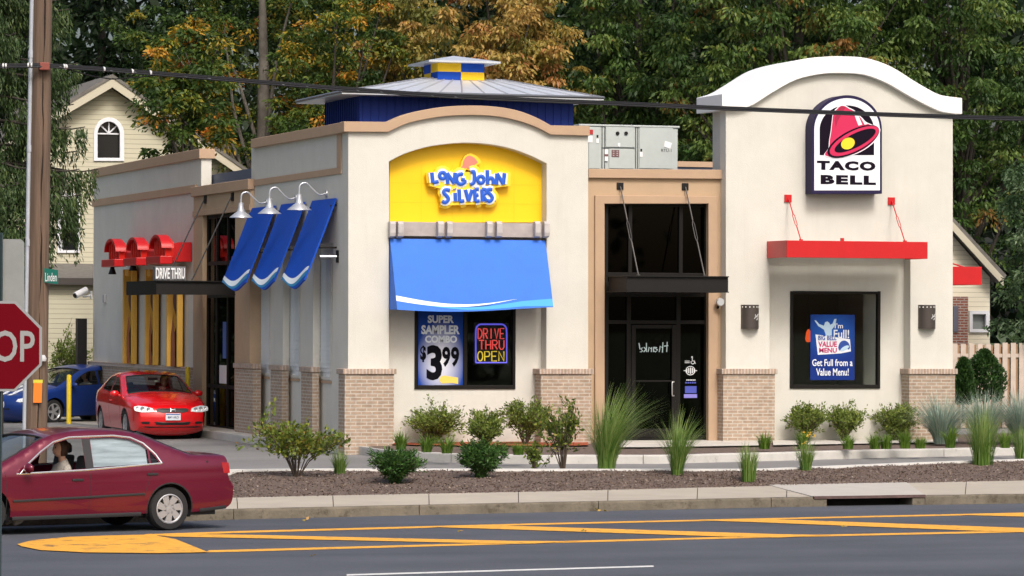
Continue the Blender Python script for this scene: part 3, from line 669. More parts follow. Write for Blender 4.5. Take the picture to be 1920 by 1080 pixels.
# cupola -------------------------------------------------------------
YC0 = 1.0
cx0, cx1 = gx(674, YC0, 200), gx(1075, YC0, 200); zc0 = 5.4; zc1 = FP(860, 184, YC0)[1]; dcu = 2.6
mb = MB(); mb.box(cx0, cx1, YC0, YC0+dcu, zr+.1, zc1)
for i in range(27):
    x = cx0+.08+(cx1-cx0-.16)*i/26; mb.box(x-.012, x+.012, YC0-.018, YC0-.0005, zr+.2, zc1-.002)
for i in range(16):
    y = YC0+.08+(dcu-.16)*i/15; mb.box(cx0-.018, cx0-.0005, y-.012, y+.012, zr+.2, zc1-.002)
cup = mb.build('cupola', M_NAVYSHADE, bld)
ex0, ez = FP(641, 180, YC0-.45); ex1, _ = FP(1141, 187, YC0-.45); eb = YC0+dcu+.45
ovx = cx0-ex0; ex1 = cx1+ovx
ridge_z = FP(860, 150, YC0+dcu/2)[1]; rx0, rx1 = gx(790, YC0+dcu/2, 150), gx(932, YC0+dcu/2, 150); ry = YC0+dcu/2
zf = zc1+.0
E = [(ex0,YC0-.45,zf),(ex1,YC0-.45,zf),(ex1,eb,zf),(ex0,eb,zf)]; Rg = [(rx0,ry-.35,ridge_z),(rx1,ry-.35,ridge_z),(rx1,ry+.35,ridge_z),(rx0,ry+.35,ridge_z)]
mb = MB(); up = .05
V = E+[(a,b,c+up) for a,b,c in E]+Rg
mb.add(V, [(0,3,2,1),(0,1,5,4),(1,2,6,5),(2,3,7,6),(3,0,4,7),(4,5,9,8),(5,6,10,9),(6,7,11,10),(7,4,8,11),(8,9,10,11)])
cr = mb.build('cupola_roof', M_GALV, cup)
mb = MB()
def lerp3(a, b, t): return tuple(a[i]+(b[i]-a[i])*t for i in range(3))
Eu = V[4:8]
for s, (i, j, n) in enumerate(((0,1,11),(1,2,6),(2,3,11),(3,0,6))):
    for k in range(n+1):
        a = lerp3(Eu[i], Eu[j], k/n); b = lerp3(Rg[i], Rg[j], k/n); mb.tube([a, b], .022, 4)
mb.build('standing_seam', mat('grey_seam_metal', (.42,.44,.48), .4, metal=.4), cup)
mb = MB()
for i, j in ((0,1),(1,2),(2,3),(3,0)): mb.tube([Eu[i], Eu[j]], .03, 4)
mb.build('gutter_edge', mat('dark_grey_edge', (.10,.11,.13), .5), cup)
# lantern checks
lx0, lx1 = gx(820, ry-.45, 140), gx(907, ry-.45, 140); lz0 = ridge_z-.03; lz1 = FP(862, 119, ry-.45)[1]; lm = (lx0+lx1)/2; lw = lx1-lx0; ly0, ly1 = ry-lw/2, ry+lw/2; lz = FP(862, 135, ly0)[1]
A, B = MB(), MB()
for ix in range(2):
    for iy in range(2):
        for iz in range(2):
            q = (lx0+lw/2*ix, lx0+lw/2*(ix+1), ly0+lw/2*iy, ly0+lw/2*(iy+1), (lz0, lz)[iz], (lz, lz1)[iz])
            (A if (ix+iy+iz) % 2 == 1 else B).box(*q)
A.build('yellow_check', M_YELLOW, cup); B.build('blue_check', M_BLUE, cup)
mb = MB(); lo = .26; lzp = FP(862, 105, ry)[1]
mb.add([(lx0-lo,ly0-lo,lz1),(lx1+lo,ly0-lo,lz1),(lx1+lo,ly1+lo,lz1),(lx0-lo,ly1+lo,lz1),(lx0-lo,ly0-lo,lz1+.035),(lx1+lo,ly0-lo,lz1+.035),(lx1+lo,ly1+lo,lz1+.035),(lx0-lo,ly1+lo,lz1+.035),(lm,ry,lzp)],
       [(0,3,2,1),(0,1,5,4),(1,2,6,5),(2,3,7,6),(3,0,4,7),(4,5,8),(5,6,8),(6,7,8),(7,4,8)]); mb.build('lantern_roof', M_GALV, cup)
# grey timber beam with rafter tails over the awning
mb = MB(); bf(mb, 731, 417.5, 1023, 444, YS-.02, .3); bm_ = mb.build('awning_beam', M_GREYM, bld, bevel=.008)
for px in (736, 751, 826, 843, 918, 936, 1008, 1025):
    x, zt = FP(px, 415, YS-.13); _, zb = FP(px, 446, YS-.13); hw = .055
    mb = MB(); mb.prism([(YS-.021, zb), (YS-.15, zb+.03), (YS-.17, zb+.10), (YS-.17, zt-.05), (YS-.14, zt), (YS-.021, zt)], 0, x-hw, x+hw)
    mb.build('rafter_tail', mat('grey_rafter', (.47,.44,.43), .75, var=.14, vscale=7), bm_, bevel=.006)
# ---------------------------------------------------------------- awnings, canopies, signs and lamps on the building
# big front awning: bent fabric sheet with side flaps
YA = YR-.05
xa0, za = FP(731, 448, YS-.01); xa1, _ = FP(1022, 449, YS-.01); proj = .52
zb_ = lambda u: FP(736+297*u, [579.5,583,584,580,578][0], YS-proj)[1] - .05*math.sin(u*math.pi*1.25+.2)*1.0*(1 if u < .8 else .9)
aw = thing('window_awning', 'wide blue fabric awning with white wave over the front window', 'awning', ((xa0+xa1)/2, YS, 2.9))
rows = []
NW, NH = 30, 10
def awn(u, v, off=0):                   # v: 0 top .. 1 bottom
    zz = za+(zb_(u)-za)*v; yy = (YS-.015)-proj*(v**.92); return Vector((xa0-.0+(xa1-xa0)*u, yy-off, zz-off*.2))
mb = MB(); mb.grid([[awn(i/NW, j/NH) for i in range(NW+1)] for j in range(NH+1)])
o = len(mb.v); mb.grid([[awn(i/NW, j/NH, -.03) for i in range(NW+1)] for j in range(NH+1)])
for u in (0, 1):
    mb.grid([[awn(u, j/NH) for j in range(NH+1)], [Vector((awn(u, j/NH).x, YS-.015, awn(u, j/NH).z)) for j in range(NH+1)]])
fb = mb.build('fabric', M_AWN, aw, smooth=30)
def wave(name, m, lo, hi, u0, u1, off):
    w_ = MB(); w_.grid([[awn(u0+(u1-u0)*i/40, f(u0+(u1-u0)*i/40), off) for i in range(41)] for f in (lo, hi)]); w_.build(name, m, fb, smooth=60)
wave('white_wave', M_AWNW, lambda u: .80+.10*math.sin(min(1,u/.75)*math.pi*.8), lambda u: .80+.10*math.sin(min(1,u/.75)*math.pi*.8)+max(.002,.075*(1-u/.78)), 0, .77, .006)
wave('light_blue_wave', M_AWNC, lambda u: .862+.085*math.sin(min(1,u/.8)*math.pi*.75)-.055*max(0,u-.45)*1.6, lambda u: .862+.085*math.sin(min(1,u/.8)*math.pi*.75)-.055*max(0,u-.45)*1.6+.012+.10*u*u, 0, 1, .005)
mb = MB(); mb.tube([awn(0,.02)+Vector((0,.03,0)), awn(1,.02)+Vector((0,.03,0))], .025); mb.tube([awn(0,.97)+Vector((.02,.03,0)), awn(1,.97)+Vector((-.02,.03,0))], .015); mb.build('frame_tube', M_FRAME, aw)
# three steep blue panels on the side wall
side_txt = ['blue slanted panel awning with wave nearest the front corner', 'middle blue slanted panel awning on the shaded side wall', 'blue slanted panel awning beside the tan side entry']
for k, (pa, pb, pyt) in enumerate(((590,634,375),(532,575,382),(475,520,389))):
    y0, zt = SP(pb, pyt-3, X0); y1, _ = SP(pa, pyt+3, X0); zb = zt-1.66; pr = .62
    t_ = thing('panel_awning', side_txt[k], 'awning', (X0, (y0+y1)/2, zt), 0, 'blue panel awnings on the side wall')
    def pp(u, v, off=0):
        n = Vector((-.93, 0, -.36*0+.36)); zz = zt+(zb+.09*math.cos(u*5.6+.6)*v*1.0-zt)*v
        return Vector((X0-.04-pr*v, y0+(y1-y0)*u, zz))+n*off
    mb = MB(); mb.grid([[pp(i/14, j/8, .015) for i in range(15)] for j in range(9)]); mb.grid([[pp(i/14, j/8, -.02) for i in range(15)] for j in range(9)])
    for u in (0, 1): mb.grid([[pp(u, j/8, .015) for j in range(9)], [pp(u, j/8, -.02) for j in range(9)]])
    for v in (0, 1): mb.grid([[pp(i/14, v, .015) for i in range(15)], [pp(i/14, v, -.02) for i in range(15)]])
    pn = mb.build('panel', M_BLUE, t_, weld=True, smooth=30)
    w_ = MB(); w_.grid([[pp(i/20, f(i/20), .022) for i in range(21)] for f in (lambda u: .90-.10*math.sin(u*4.6+1.0)*.55-.03, lambda u: .925-.10*math.sin(u*4.6+1.0)*.55+.012-.03*abs(u-.5))]); w_.build('white_wave', M_AWNW, pn, smooth=60)
    w_ = MB(); w_.grid([[pp(i/20, f(i/20), .020) for i in range(21)] for f in (lambda u: .93-.10*math.sin(u*4.6+1.0)*.55, lambda u: .975-.03*math.sin(u*4.6+1.0))]); w_.build('light_blue_wave', mat('teal_wave', (.02,.22,.45), .5), pn, smooth=60)
    mb = MB()
    for yy in (y0+.1, y1-.1):
        mb.tube([(X0, yy, zt-.12), (X0-.13, yy, zt-.14)], .02, 6); mb.tube([(X0, yy, zt-.95), (X0-.36, yy, zt-.95)], .02, 6)
    mb.build('bracket', M_FRAME, t_)
mb = MB(); y_, z_ = SP(634, 481, X0); t_ = thing('towel_rail', 'short metal bracket bar sticking out of the side wall under the blue panels', 'bracket', (X0, y_, z_))
MB().tube([(X0+.02, y_, z_), (X0-.35, y_+.05, z_)], .025, 8).build('bar', M_GALV, t_); MB().box(X0-.03, X0, y_-.06, y_+.06, z_-.12, z_+.12).build('wall_plate', M_FRAME, t_, bevel=.005)
# goose-neck lamps
lab = ['gooseneck barn lamp nearest the front corner', 'middle gooseneck barn lamp above the blue panels', 'gooseneck barn lamp nearest the tan side entry']
M_LAMP = mat('brushed_aluminium', (.62,.64,.67), .35, metal=.6)
for k, (px, py, sx, sy) in enumerate(((613,363,562,402),(556,371,503,392),(501,379,449,402))):
    y, z = SP(px, py, X0); t_ = thing('gooseneck_lamp', 'galvanised '+lab[k], 'wall lamp', (X0, y, z), 0, 'gooseneck lamps on the side wall')
    MB().lathe([(.0,-.03),(.07,-.03),(.075,-.01),(.075,0)], (X0, y, z), 0, 16).build('wall_plate', M_LAMP, t_, smooth=40)
    xe = X0-.56; zt = z+.12
    arm = catmull([(X0-.02,y,z),(X0-.16,y,z-.02),(X0-.30,y,z+.09),(X0-.42,y,z+.20),(xe+.02,y,z+.16),(xe,y,z+.02),(xe,y,z-.06)], 5)
    MB().tube(arm, .018, 8).build('arm', M_LAMP, t_, smooth=60)
    zs = SP(px, sy, X0)[1]-.0 if False else z-.40+.08
    MB().lathe([(.0,.30),(.05,.30),(.055,.20),(.075,.15),(.08,.12),(.235,.0),(.24,-.012),(.225,-.01),(.07,.10),(0,.11)], (xe, y, zs), 2, 28).build('shade', M_LAMP, t_, smooth=35)
    MB().lathe([(0,-.02),(.035,-.01),(.045,.03),(.03,.09)], (xe, y, zs), 2, 12).build('bulb', mat('frosted_bulb', (.8,.8,.75), .3), t_, smooth=60)
# black steel entry canopy (front)
zA = FP(1250, 517, YM-1.3)[1]; zB = FP(1250, 548, YM-1.3)[1]; xca, xcb = FP(1177, 530, YM-1.3)[0], FP(1367, 530, YM-1.3)[0]
ca = thing('entry_canopy', 'black steel channel canopy hung on rods over the front door', 'canopy', ((xca+xcb)/2, YM, zB))
def channel(mb, x0, x1, y, z0, z1, d=.09):
    mb.box(x0, x1, y+.05, y+.066, z0+.02, z1-.02); mb.box(x0, x1, y, y+.12, z1-.02, z1); mb.box(x0, x1, y, y+.12, z0, z0+.02)
mb = MB(); channel(mb, xca, xcb, YM-1.3, zB, zA); mb.build('front_beam', M_BLACK, ca)
mb = MB()
for xx in (xca, xcb-.12):
    mb = MB(); mb.box(xx+.05, xx+.066, YM-1.18, YM-.062, zB+.02, zA-.02); mb.box(xx, xx+.12, YM-1.178, YM-.062, zA-.021, zA-.001); mb.box(xx, xx+.12, YM-1.178, YM-.062, zB+.001, zB+.021); mb.build('side_beam', M_BLACK, ca)
MB().box(xca+.12, xcb-.13, YM-1.17, YM-.062, zA-.10, zA-.07).build('deck', M_BLACK, ca)
for px, py, ex in ((1163,349,1197),(1285,350,1321)):
    x, z = FP(px, py, YM-.02); MB().box(x-.07, x+.07, YM-.02, YM, z-.07, z+.07).build('anchor_plate', M_BLACK, ca, bevel=.004)
    a = Vector((x, YM-.03, z-.01)); xx, zz = FP(ex, 508, YM-1.05); b = Vector((xx, YM-1.05, zA+.01)); m1, m2 = a.lerp(b, .38), a.lerp(b, .62); sdv = Vector((.022,0,0))
    mb = MB(); mb.tube([a, m1], .014, 6); mb.tube([m2, b], .014, 6); mb.tube([m1, a.lerp(b,.42)+sdv, a.lerp(b,.58)+sdv, m2], .009, 6); mb.tube([m1, a.lerp(b,.42)-sdv, a.lerp(b,.58)-sdv, m2], .009, 6); mb.lathe([(0,-.02),(.035,-.02),(.035,.02),(0,.02)], b, 2, 10)
    mb.build('tie_rod', mat('dark_rod', (.09,.085,.08), .4, metal=.5), ca, smooth=40)
# side entry canopy with DRIVE THRU letters
yc0 = SP(439, 540, XE)[0]; 
c2 = thing('entry_canopy', 'black steel channel canopy over the side door carrying white letters', 'canopy', (XE, yc0, 2.9))
zt2 = SP(439, 527, XE)[1]; zl2 = zt2-.30; xo = XE-1.72
yc1 = hE[1][0]
mb = MB(); channel(mb, xo, XE-.001, yc0-.12, zl2, zt2); mb.build('front_beam', M_BLACK, c2)
mb = MB(); mb.box(xo, xo+.016, yc0, yc1, zl2+.02, zt2-.02); mb.box(xo, xo+.12, yc0, yc1, zt2-.021, zt2-.001); mb.box(xo, xo+.12, yc0, yc1, zl2+.001, zl2+.021); mb.build('side_beam', M_BLACK, c2)
MB().box(xo+.13, XE-.03, yc0+.002, yc1-.01, zt2-.10, zt2-.07).build('deck', M_BLACK, c2)
for yy, z in ((SP(437,369,XE)[0], SP(437,369,XE)[1]), (SP(386,374,XE)[0], SP(386,374,XE)[1])):
    MB().box(XE-.03, XE-.0005, yy-.09, yy+.09, z-.09, z+.09).build('anchor_plate', M_BLACK, c2, bevel=.004)
    MB().tube([(XE-.04, yy, z), (XE-.9, yy, zt2+.01)], .016, 6).build('tie_rod', mat('black_rod', (.03,.03,.03), .4), c2, smooth=60)
# letters
lx0 = xo-.02+.0; lx1 = lx0+.72
dts = thing('drive_thru_sign', 'white DRIVE THRU letters on a grey box above the side canopy', 'sign', (lx0+.3, yc0, zt2))
yl = yc0-.10
MB().box(lx0, lx1-.05, yl+.05, yl+.30, zt2+.0, zt2+.30).build('letter_box', mat('mid_grey_box', (.13,.13,.135), .6), dts, bevel=.01)
mb = MB(); text_into(mb, 'DRIVE THRU', (lx0+.01, zt2+.27, lx1-.08, zt2+.035), lambda u, v, wv: (u, yl+.02+wv, v), .03, bold=.02); mb.build('lettering', mat('white_letter', (.80,.80,.80), .5), dts)
# red arched canopy on the wing
zr0, zr1 = SP(345, 489, -.4)[1], SP(345, 455, -.4)[1]
yr0 = SP(356, 470, 0)[0]; yr1 = SP(225, 480, -.2)[0]
rc = thing('arched_canopy', 'long red metal canopy with three barrel arches over the ochre pilasters', 'canopy', (-.2, (yr0+yr1)/2, zr0))
prof = [(.04,zr0),(-.46,zr0),(-.48,zr0+.24)]+[(-.48+.52*(1-math.cos(R(a)))*.55, zr0+.24+.20*math.sin(R(a))) for a in (15,35,55,75,90)]+[(.04,zr0+.44)]
mb = MB(); mb.plate(prof, (), lambda u, v, wv: (u, yr0+wv, v), yr1-yr0); mb.build('long_roof', M_RED, rc, smooth=35)
for k, (a, b) in enumerate(((195,217),(236,258),(279,303))):
    X_ = -.72; ya = SP(a, 470, X_)[0]; yb = SP(b, 470, X_)[0]; ym = (ya+yb)/2; hw = abs(ya-yb)/2; zc = zr0+.30
    ap = [(ym+hw*math.cos(R(t)), zc+hw*.46*math.sin(R(t))) for t in range(0,181,12)]
    ring = ap+[(ym+(hw-.06)*math.cos(R(t)), zc+(hw*.46-.06)*math.sin(R(t))) for t in range(180,-1,-12)]
    mb = MB(); mb.plate(ring, (), lambda u, v, wv: (X_+wv, u, v), .24); ar = mb.build('arch_hood', M_RED, rc, smooth=35)
    ins = [(ym-hw+.1, zr0+.1)]+[(ym+(hw-.065)*math.cos(R(t)), zc+(hw*.46-.065)*math.sin(R(t))) for t in range(180,-1,-12)]+[(ym+hw-.1, zr0+.1)]
    mb = MB(); mb.plate(ins, (), lambda u, v, wv: (X_+.10+wv, u, v), .2)
    for q in (-.55,-.2,.2,.55): mb.box(X_+.07, X_+.099, ym+q*hw-.03, ym+q*hw+.03, zr0+.12, zc+hw*.26)
    mb.build('ribbed_panel', mat('orange_red_panel', (.62,.022,.014), .4), ar)
    MB().box(X_-.05, -.485, ym-hw-.08, ym+hw+.08, zr0-.06, zr0+.12).build('lower_lip', M_RED, ar, bevel=.015)
for px, py in ((213,505),(252,498)):
    y, z = SP(px, py, -.66); t_ = thing('spot_lamp', 'small black spotlight under the '+('far' if px < 230 else 'middle')+' red arch', 'spotlight', (-.66, y, z), 0, 'black spotlights under the red canopy')
    MB().tube([(-.66,y,zr0-.05),(-.66,y,z+.03)], .02, 6).build('stem', M_BLACK, t_)
    MB().lathe([(.03,.08),(.05,.06),(.10,-.10),(.09,-.10),(.0,-.02)], (-.69,y,z-.02), 2, 14).build('lamp_head', M_BLACK, t_, smooth=40)
# red canopies on the tower
def red_canopy(xa, xb, y0, y1, z0, z1, label):
    t_ = thing('red_canopy', label, 'canopy', ((xa+xb)/2, y1, z0)); f = MB(); d = .03
    f.box(xa, xb, y0, y0+d, z0, z1); f.box(xa, xa+d, y0+d, y1, z0, z1); f.box(xb-d, xb, y0+d, y1, z0, z1); f.build('fascia', M_RED, t_, bevel=.006)
    MB().box(xa+d, xb-d, y0+d, y1, z0+.06, z0+.10).build('soffit', mat('grey_soffit', (.30,.28,.26), .8), t_); return t_
zt, zb = FP(1600, 452, YS-1.05)[1], FP(1600, 484, YS-1.05)[1]; xa, xb = FP(1475.5, 465, YS-1.05)[0], FP(1739.5, 465, YS-1.05)[0]
t_ = red_canopy(xa, xb, YS-1.05, YS-.001, zb, zt, 'red metal canopy hung on red rods over the tower window')
for px, py, ex in ((1478,372,1502),(1672,377,1697)):
    x, z = FP(px, py, YS-.03); MB().box(x-.075, x+.075, YS-.03, YS, z-.075, z+.075).build('anchor_plate', M_RED, t_, bevel=.004)
    xx, _ = FP(ex, 448, YS-.8); a = Vector((x, YS-.04, z)); b = Vector((xx, YS-.8, zt+.0)); m1, m2 = a.lerp(b,.36), a.lerp(b,.66); sdv = Vector((.022,0,0))
    mb = MB(); mb.tube([a,m1], .013, 6); mb.tube([m2,b], .013, 6); mb.tube([m1, a.lerp(b,.4)+sdv, a.lerp(b,.62)+sdv, m2], .008, 6); mb.tube([m1, a.lerp(b,.4)-sdv, a.lerp(b,.62)-sdv, m2], .008, 6); mb.lathe([(0,-.03),(.04,-.03),(.04,.03),(0,.03)], b, 2, 10); mb.build('tie_rod', M_RED, t_, smooth=40)
x_, z_ = FP(1579, 447, YS-.9); MB().box(x_-.03, x_+.03, YS-.93, YS-.87, zt, zt+.06).build('anchor_lug', M_RED, t_)
x1r = XT1+.001; yr = 3.2; xr2 = FP(1841, 515, yr)[0]; z0r, z1r = FP(1810, 534, yr)[1], FP(1810, 500, yr)[1]
t_ = red_canopy(x1r, xr2, yr, yr+2.6, z0r, z1r, 'red metal canopy sticking out from the right side wall')
for yy in (yr+.5, yr+2.1):
    MB().tube([(x1r, yy, z1r+.55), (xr2-.2, yy, z1r)], .018, 6).build('tie_rod', M_RED, t_); MB().box(x1r-.0, x1r+.03, yy-.07, yy+.07, z1r+.48, z1r+.62).build('anchor_plate', M_RED, t_)
# wall sconces, flood lamp, camera
for px, la in ((1409,'perforated dark bronze wall sconce left of the tower window'),(1741,'perforated dark bronze wall sconce right of the tower window')):
    x, z = FP(px, 594, YS-.1); t_ = thing('wall_sconce', la, 'wall lamp', (x, YS, z), 0, 'bronze sconces on the tower')
    h, r = .24, .185
    prof = [(r*math.cos(R(a)), r*math.sin(R(a))*1.0) for a in range(180, 361, 15)]
    mb = MB(); mb.plate([(x+a, YS+b*.95) for a, b in prof], (), lambda u, v, wv: (u, v, z-h+wv), 2*h); bd = mb.build('housing', mat('bronze_sconce', (.075,.062,.055), .45, metal=.3, var=.1), t_, smooth=40)
    mb = MB()
    for a in (200,225,250,275,300,325): mb.lathe([(0,-.004),(.014,-.004),(.014,.004),(0,.004)], (x+r*math.cos(R(a))*1.005, YS+r*.95*math.sin(R(a))-.003, z+h-.045), 1, 8)
    mb.build('punched_hole', mat('pale_hole', (.6,.6,.56), .6), bd)
    fnb = lambda a, b, wv=0: Vector((x+a, YS-math.sqrt(max(0,1-(a/r)**2))*r*.95-.004, z+b))
    mb = MB(); strokes(mb, [[(.03,-.04),(.06,-.0),(.055,.05)],[(.06,.0),(.10,.0),(.12,.05)],[(.075,-.06),(.10,-.06),(.11,-.02)],[(.10,.02),(.14,.06)],[(.05,-.02),(.09,.02)]], fnb, .009, (FY, .4)); mb.build('emblem', mat('grey_emblem', (.42,.42,.42), .5), bd)
x, z = FP(1347, 569, YM-.1); t_ = thing('flood_lamp', 'small round security lamp on the tan wall beside the front door', 'wall lamp', (x, YM, z))
MB().lathe([(0,-.11),(.075,-.11),(.085,-.06),(.06,.0),(.0,.02)], (x, YM-.12, z+.03), 1, 16).build('lamp_head', M_LAMP, t_, smooth=40)
MB().tube([(x,YM,z-.1),(x,YM-.08,z-.08),(x,YM-.11,z+.0)], .025, 8).build('bracket', M_BLACK, t_)
y, z = SP(172, 553, .06); t_ = thing('security_camera', 'white security camera bracketed to the far left wall end', 'camera', (.06, y, z))
mb = MB(); mb.tube([(.06,y,z),(-.15,y,z-.05),(-.22,y,z+.05)], .025, 8); mb.box(.03,.06,y-.08,y+.08,z-.1,z+.1); mb.build('bracket', mat('white_camera', (.75,.75,.75), .4), t_)
mb = MB(); mb.tube([(-.10,y-.1,z+.13),(-.42,y-.25,z-.02)], [.085,.085], 12); mb.build('camera_body', MATS['white_camera'], t_, smooth=40); MB().tube([(-.42,y-.25,z-.02),(-.44,y-.26,z-.03)], .06, 12).build('lens', M_BLACK, t_)
bs_ = thing('wall_box', 'small grey junction box beside the security camera', 'wall box', (.06, SP(198,560,.06)[0], 3)); y, z = SP(198, 560, .06); MB().box(.0,.06,y-.1,y+.1,z-.1,z+.1).build('box_body', mat('grey_box', (.35,.36,.37), .6), bs_, bevel=.01)
# rooftop air conditioner
YH = 4.6; xh0, zh1 = FP(1088, 236, YH); xh1, zh0 = FP(1271, 316, YH)
hv = thing('rooftop_unit', 'pale grey rooftop air conditioning unit behind the tan parapet', 'air conditioner', ((xh0+xh1)/2, YH, zr+.15))
M_HV = mat('pale_grey_enamel', (.46,.50,.48), .5, var=.05)
MB().box(xh0, xh1, YH, YH+2.2, zr+.15, zh1).build('cabinet', M_HV, hv, bevel=.02)
MB().box(xh0-.03, xh1+.03, YH-.03, YH+2.23, zh1, zh1+.04).build('top_cover', M_HV, hv, bevel=.01)
mb = MB()
for a, b, c, d in ((1104,238,1125,316),(1136,238,1190,276),(1142,279,1188,316),(1199,238,1262,316)): bf(mb, a, b, c, d, YH-.02, .018)
mb.build('access_panel', M_HV, hv, bevel=.006)
mb = MB()
for px in (1129, 1134, 1192, 1196): bf(mb, px-.8, 238, px+.8, 316, YH-.012, .01)
bf(mb, 1128, 277, 1190, 278.4, YH-.012, .01); mb.build('panel_gap', mat('gap_grey', (.09,.1,.1), .8), hv)
mb = MB(); bf(mb, 1103, 255, 1111, 267, YH-.03, .008); bf(mb, 1118, 260, 1123, 268, YH-.03, .008); bf(mb, 1134, 280, 1140, 302, YH-.03, .008); bf(mb, 1159, 268, 1163, 275, YH-.03, .008); bf(mb, 1199.5, 285, 1205, 294, YH-.03, .008)
mb.plate(fpl([(1247,264),(1260,268),(1257,279),(1245,275)], YH-.03), (), lambda u, v, wv: (u, YH-.03+wv, v), .008); mb.build('white_label', mat('white_label', (.8,.8,.8), .6), hv)
mb = MB(); bf(mb, 1103, 243, 1112, 252, YH-.03, .008); mb.build('red_label', mat('red_label', (.42,.02,.02), .6), hv)
mb = MB(); bf(mb, 1147, 281, 1161, 294, YH-.03, .008); bf(mb, 1133.5, 289, 1140.5, 293, YH-.034, .003); mb.build('warning_plate', mat('maroon_plate', (.17,.08,.08), .6), hv)
mb = MB()
for i in range(2):
    for j in range(3): bf(mb, 1149+i*7, 282.5+j*4, 1152+i*7, 284.5+j*4, YH-.034, .003)
mb.build('plate_text', mat('grey_plate_text', (.38,.36,.36), .6), hv)
mb = MB(); 
for px in (1158, 1174): mb.lathe([(0,-.01),(.04,-.01),(.04,.01),(0,.01)], (FP(px, 250, YH-.03)[0], YH-.03, FP(px, 250, YH-.03)[1]), 1, 12)
bf(mb, 1119, 253, 1122, 258, YH-.03, .008); bf(mb, 1201, 279, 1204, 284, YH-.03, .008); mb.build('latch', M_BLACK, hv)
q0, q1 = FP(1240, 279, YH-.025), FP(1259, 285, YH-.025); mb = MB(); text_into(mb, 'RTU-1', (q0[0], q0[1], q1[0], q1[1]), lambda u, v, wv: (u, YH-.025+wv, v), .003); mb.build('unit_lettering', mat('dark_lettering', (.06,.06,.06), .6), hv)
# -------------------------------------------------- yellow fish sign
Z6 = lambda x, y: (700+x/2.7, 80+y/2.7)
S = {'L':[[(296,657),(302,708)],[(302,708),(330,702)]], 'o':[arc(350,672,15,16,0,360,14)], 'N':[[(377,715),(373,660)],[(373,660),(410,712)],[(410,712),(414,658)]],
 'G':[arc(443,690,22,26,-60,-330,12),[(445,692),(463,694)],[(463,694),(463,712)]], 'J':[catmull([(494,656),(508,652),(512,680),(508,708),(490,718)],4)], 'o2':[arc(544,693,16,18,0,360,14)],
 'h':[[(577,645),(579,718)],catmull([(579,695),(595,684),(606,694),(607,716)],4)], 'N2':[[(624,718),(626,662)],[(626,662),(658,716)],[(658,716),(664,660)]],
 'S':[catmull([(388,748),(366,744),(356,758),(372,776),(380,792),(366,808),(348,802)],4)], 'i':[[(414,760),(416,803)],[(411,739),(412,742)]], 'L2':[[(434,742),(437,803)],[(437,803),(460,800)]],
 'V':[[(466,744),(482,802)],[(482,802),(500,744)]], 'E':[[(513,742),(516,803)],[(513,742),(534,740)],[(515,772),(532,770)],[(516,803),(538,800)]],
 'R':[[(550,742),(552,803)],catmull([(550,742),(568,744),(570,760),(551,772)],4),[(553,772),(572,800)]], 'S2':[catmull([(602,744),(584,742),(580,756),(596,772),(602,788),(590,802),(576,798)],4)]}
YB = YR-.03
def sgn(Y): return lambda x, y: (FP(*Z6(x, y), Y)[0], Y, FP(*Z6(x, y), Y)[1])
fs = thing('restaurant_sign', 'blue LONG JOHN SILVERS lettering with fish on yellow wall panel', 'sign', (sgn(YB)(480,720)))
ALL = [s for v in S.values() for s in v]; FISH = [(441,638),(452,622),(455,603),(466,582),(478,574),(490,572),(512,583),(526,600),(527,608),(512,618),(516,630),(500,634),(490,643),(474,634),(462,640),(452,650)]
mb = MB(); strokes(mb, ALL, sgn(YB-.09), .135, (FY, .62), 10)
mb.plate([FP(*Z6(*p), YB-.1) for p in [(285,655),(690,655),(690,725),(610,735),(625,790),(610,815),(350,825),(335,800),(345,742),(280,725)]], (), lambda u, v, wv: (u, YB-.165+wv, v), .165)
fpts = [FP(*Z6(480+(x-480)*1.35, 610+(y-610)*1.3), YB-.1) for x, y in FISH]; mb.plate(fpts, (), lambda u, v, wv: (u, YB-.12+wv, v), .12)
mb.build('backing', mat('yellow_sign_backing', (.88,.62,.03), .5), fs, smooth=40)
mb = MB(); strokes(mb, ALL, sgn(YB-.165), .075, (FY, .30), 10); mb.build('white_outline', mat('white_sign_face', (.80,.83,.85), .5), fs, smooth=60)
mb = MB(); strokes(mb, ALL, sgn(YB-.19), .038, (FY, .35), 10); mb.build('blue_lettering', mat('blue_sign_letter', (.015,.10,.55), .45), fs, smooth=60)
mb = MB(); mb.plate([FP(*Z6(*p), YB-.13) for p in catmull(FISH, 3, True)], (), lambda u, v, wv: (u, YB-.128+wv, v), .02); mb.build('coral_fish', mat('coral_fish', (.85,.22,.16), .5), fs)
mb = MB(); q0, q1 = Z6(604,798), Z6(620,806); q0 = FP(*q0, YB-.175); q1 = FP(*q1, YB-.175); text_into(mb, 'TM', (q0[0],q0[1],q1[0],q1[1]), lambda u, v, wv: (u, YB-.175+wv, v), .004); mb.build('trademark', MATS['dark_lettering'], fs)
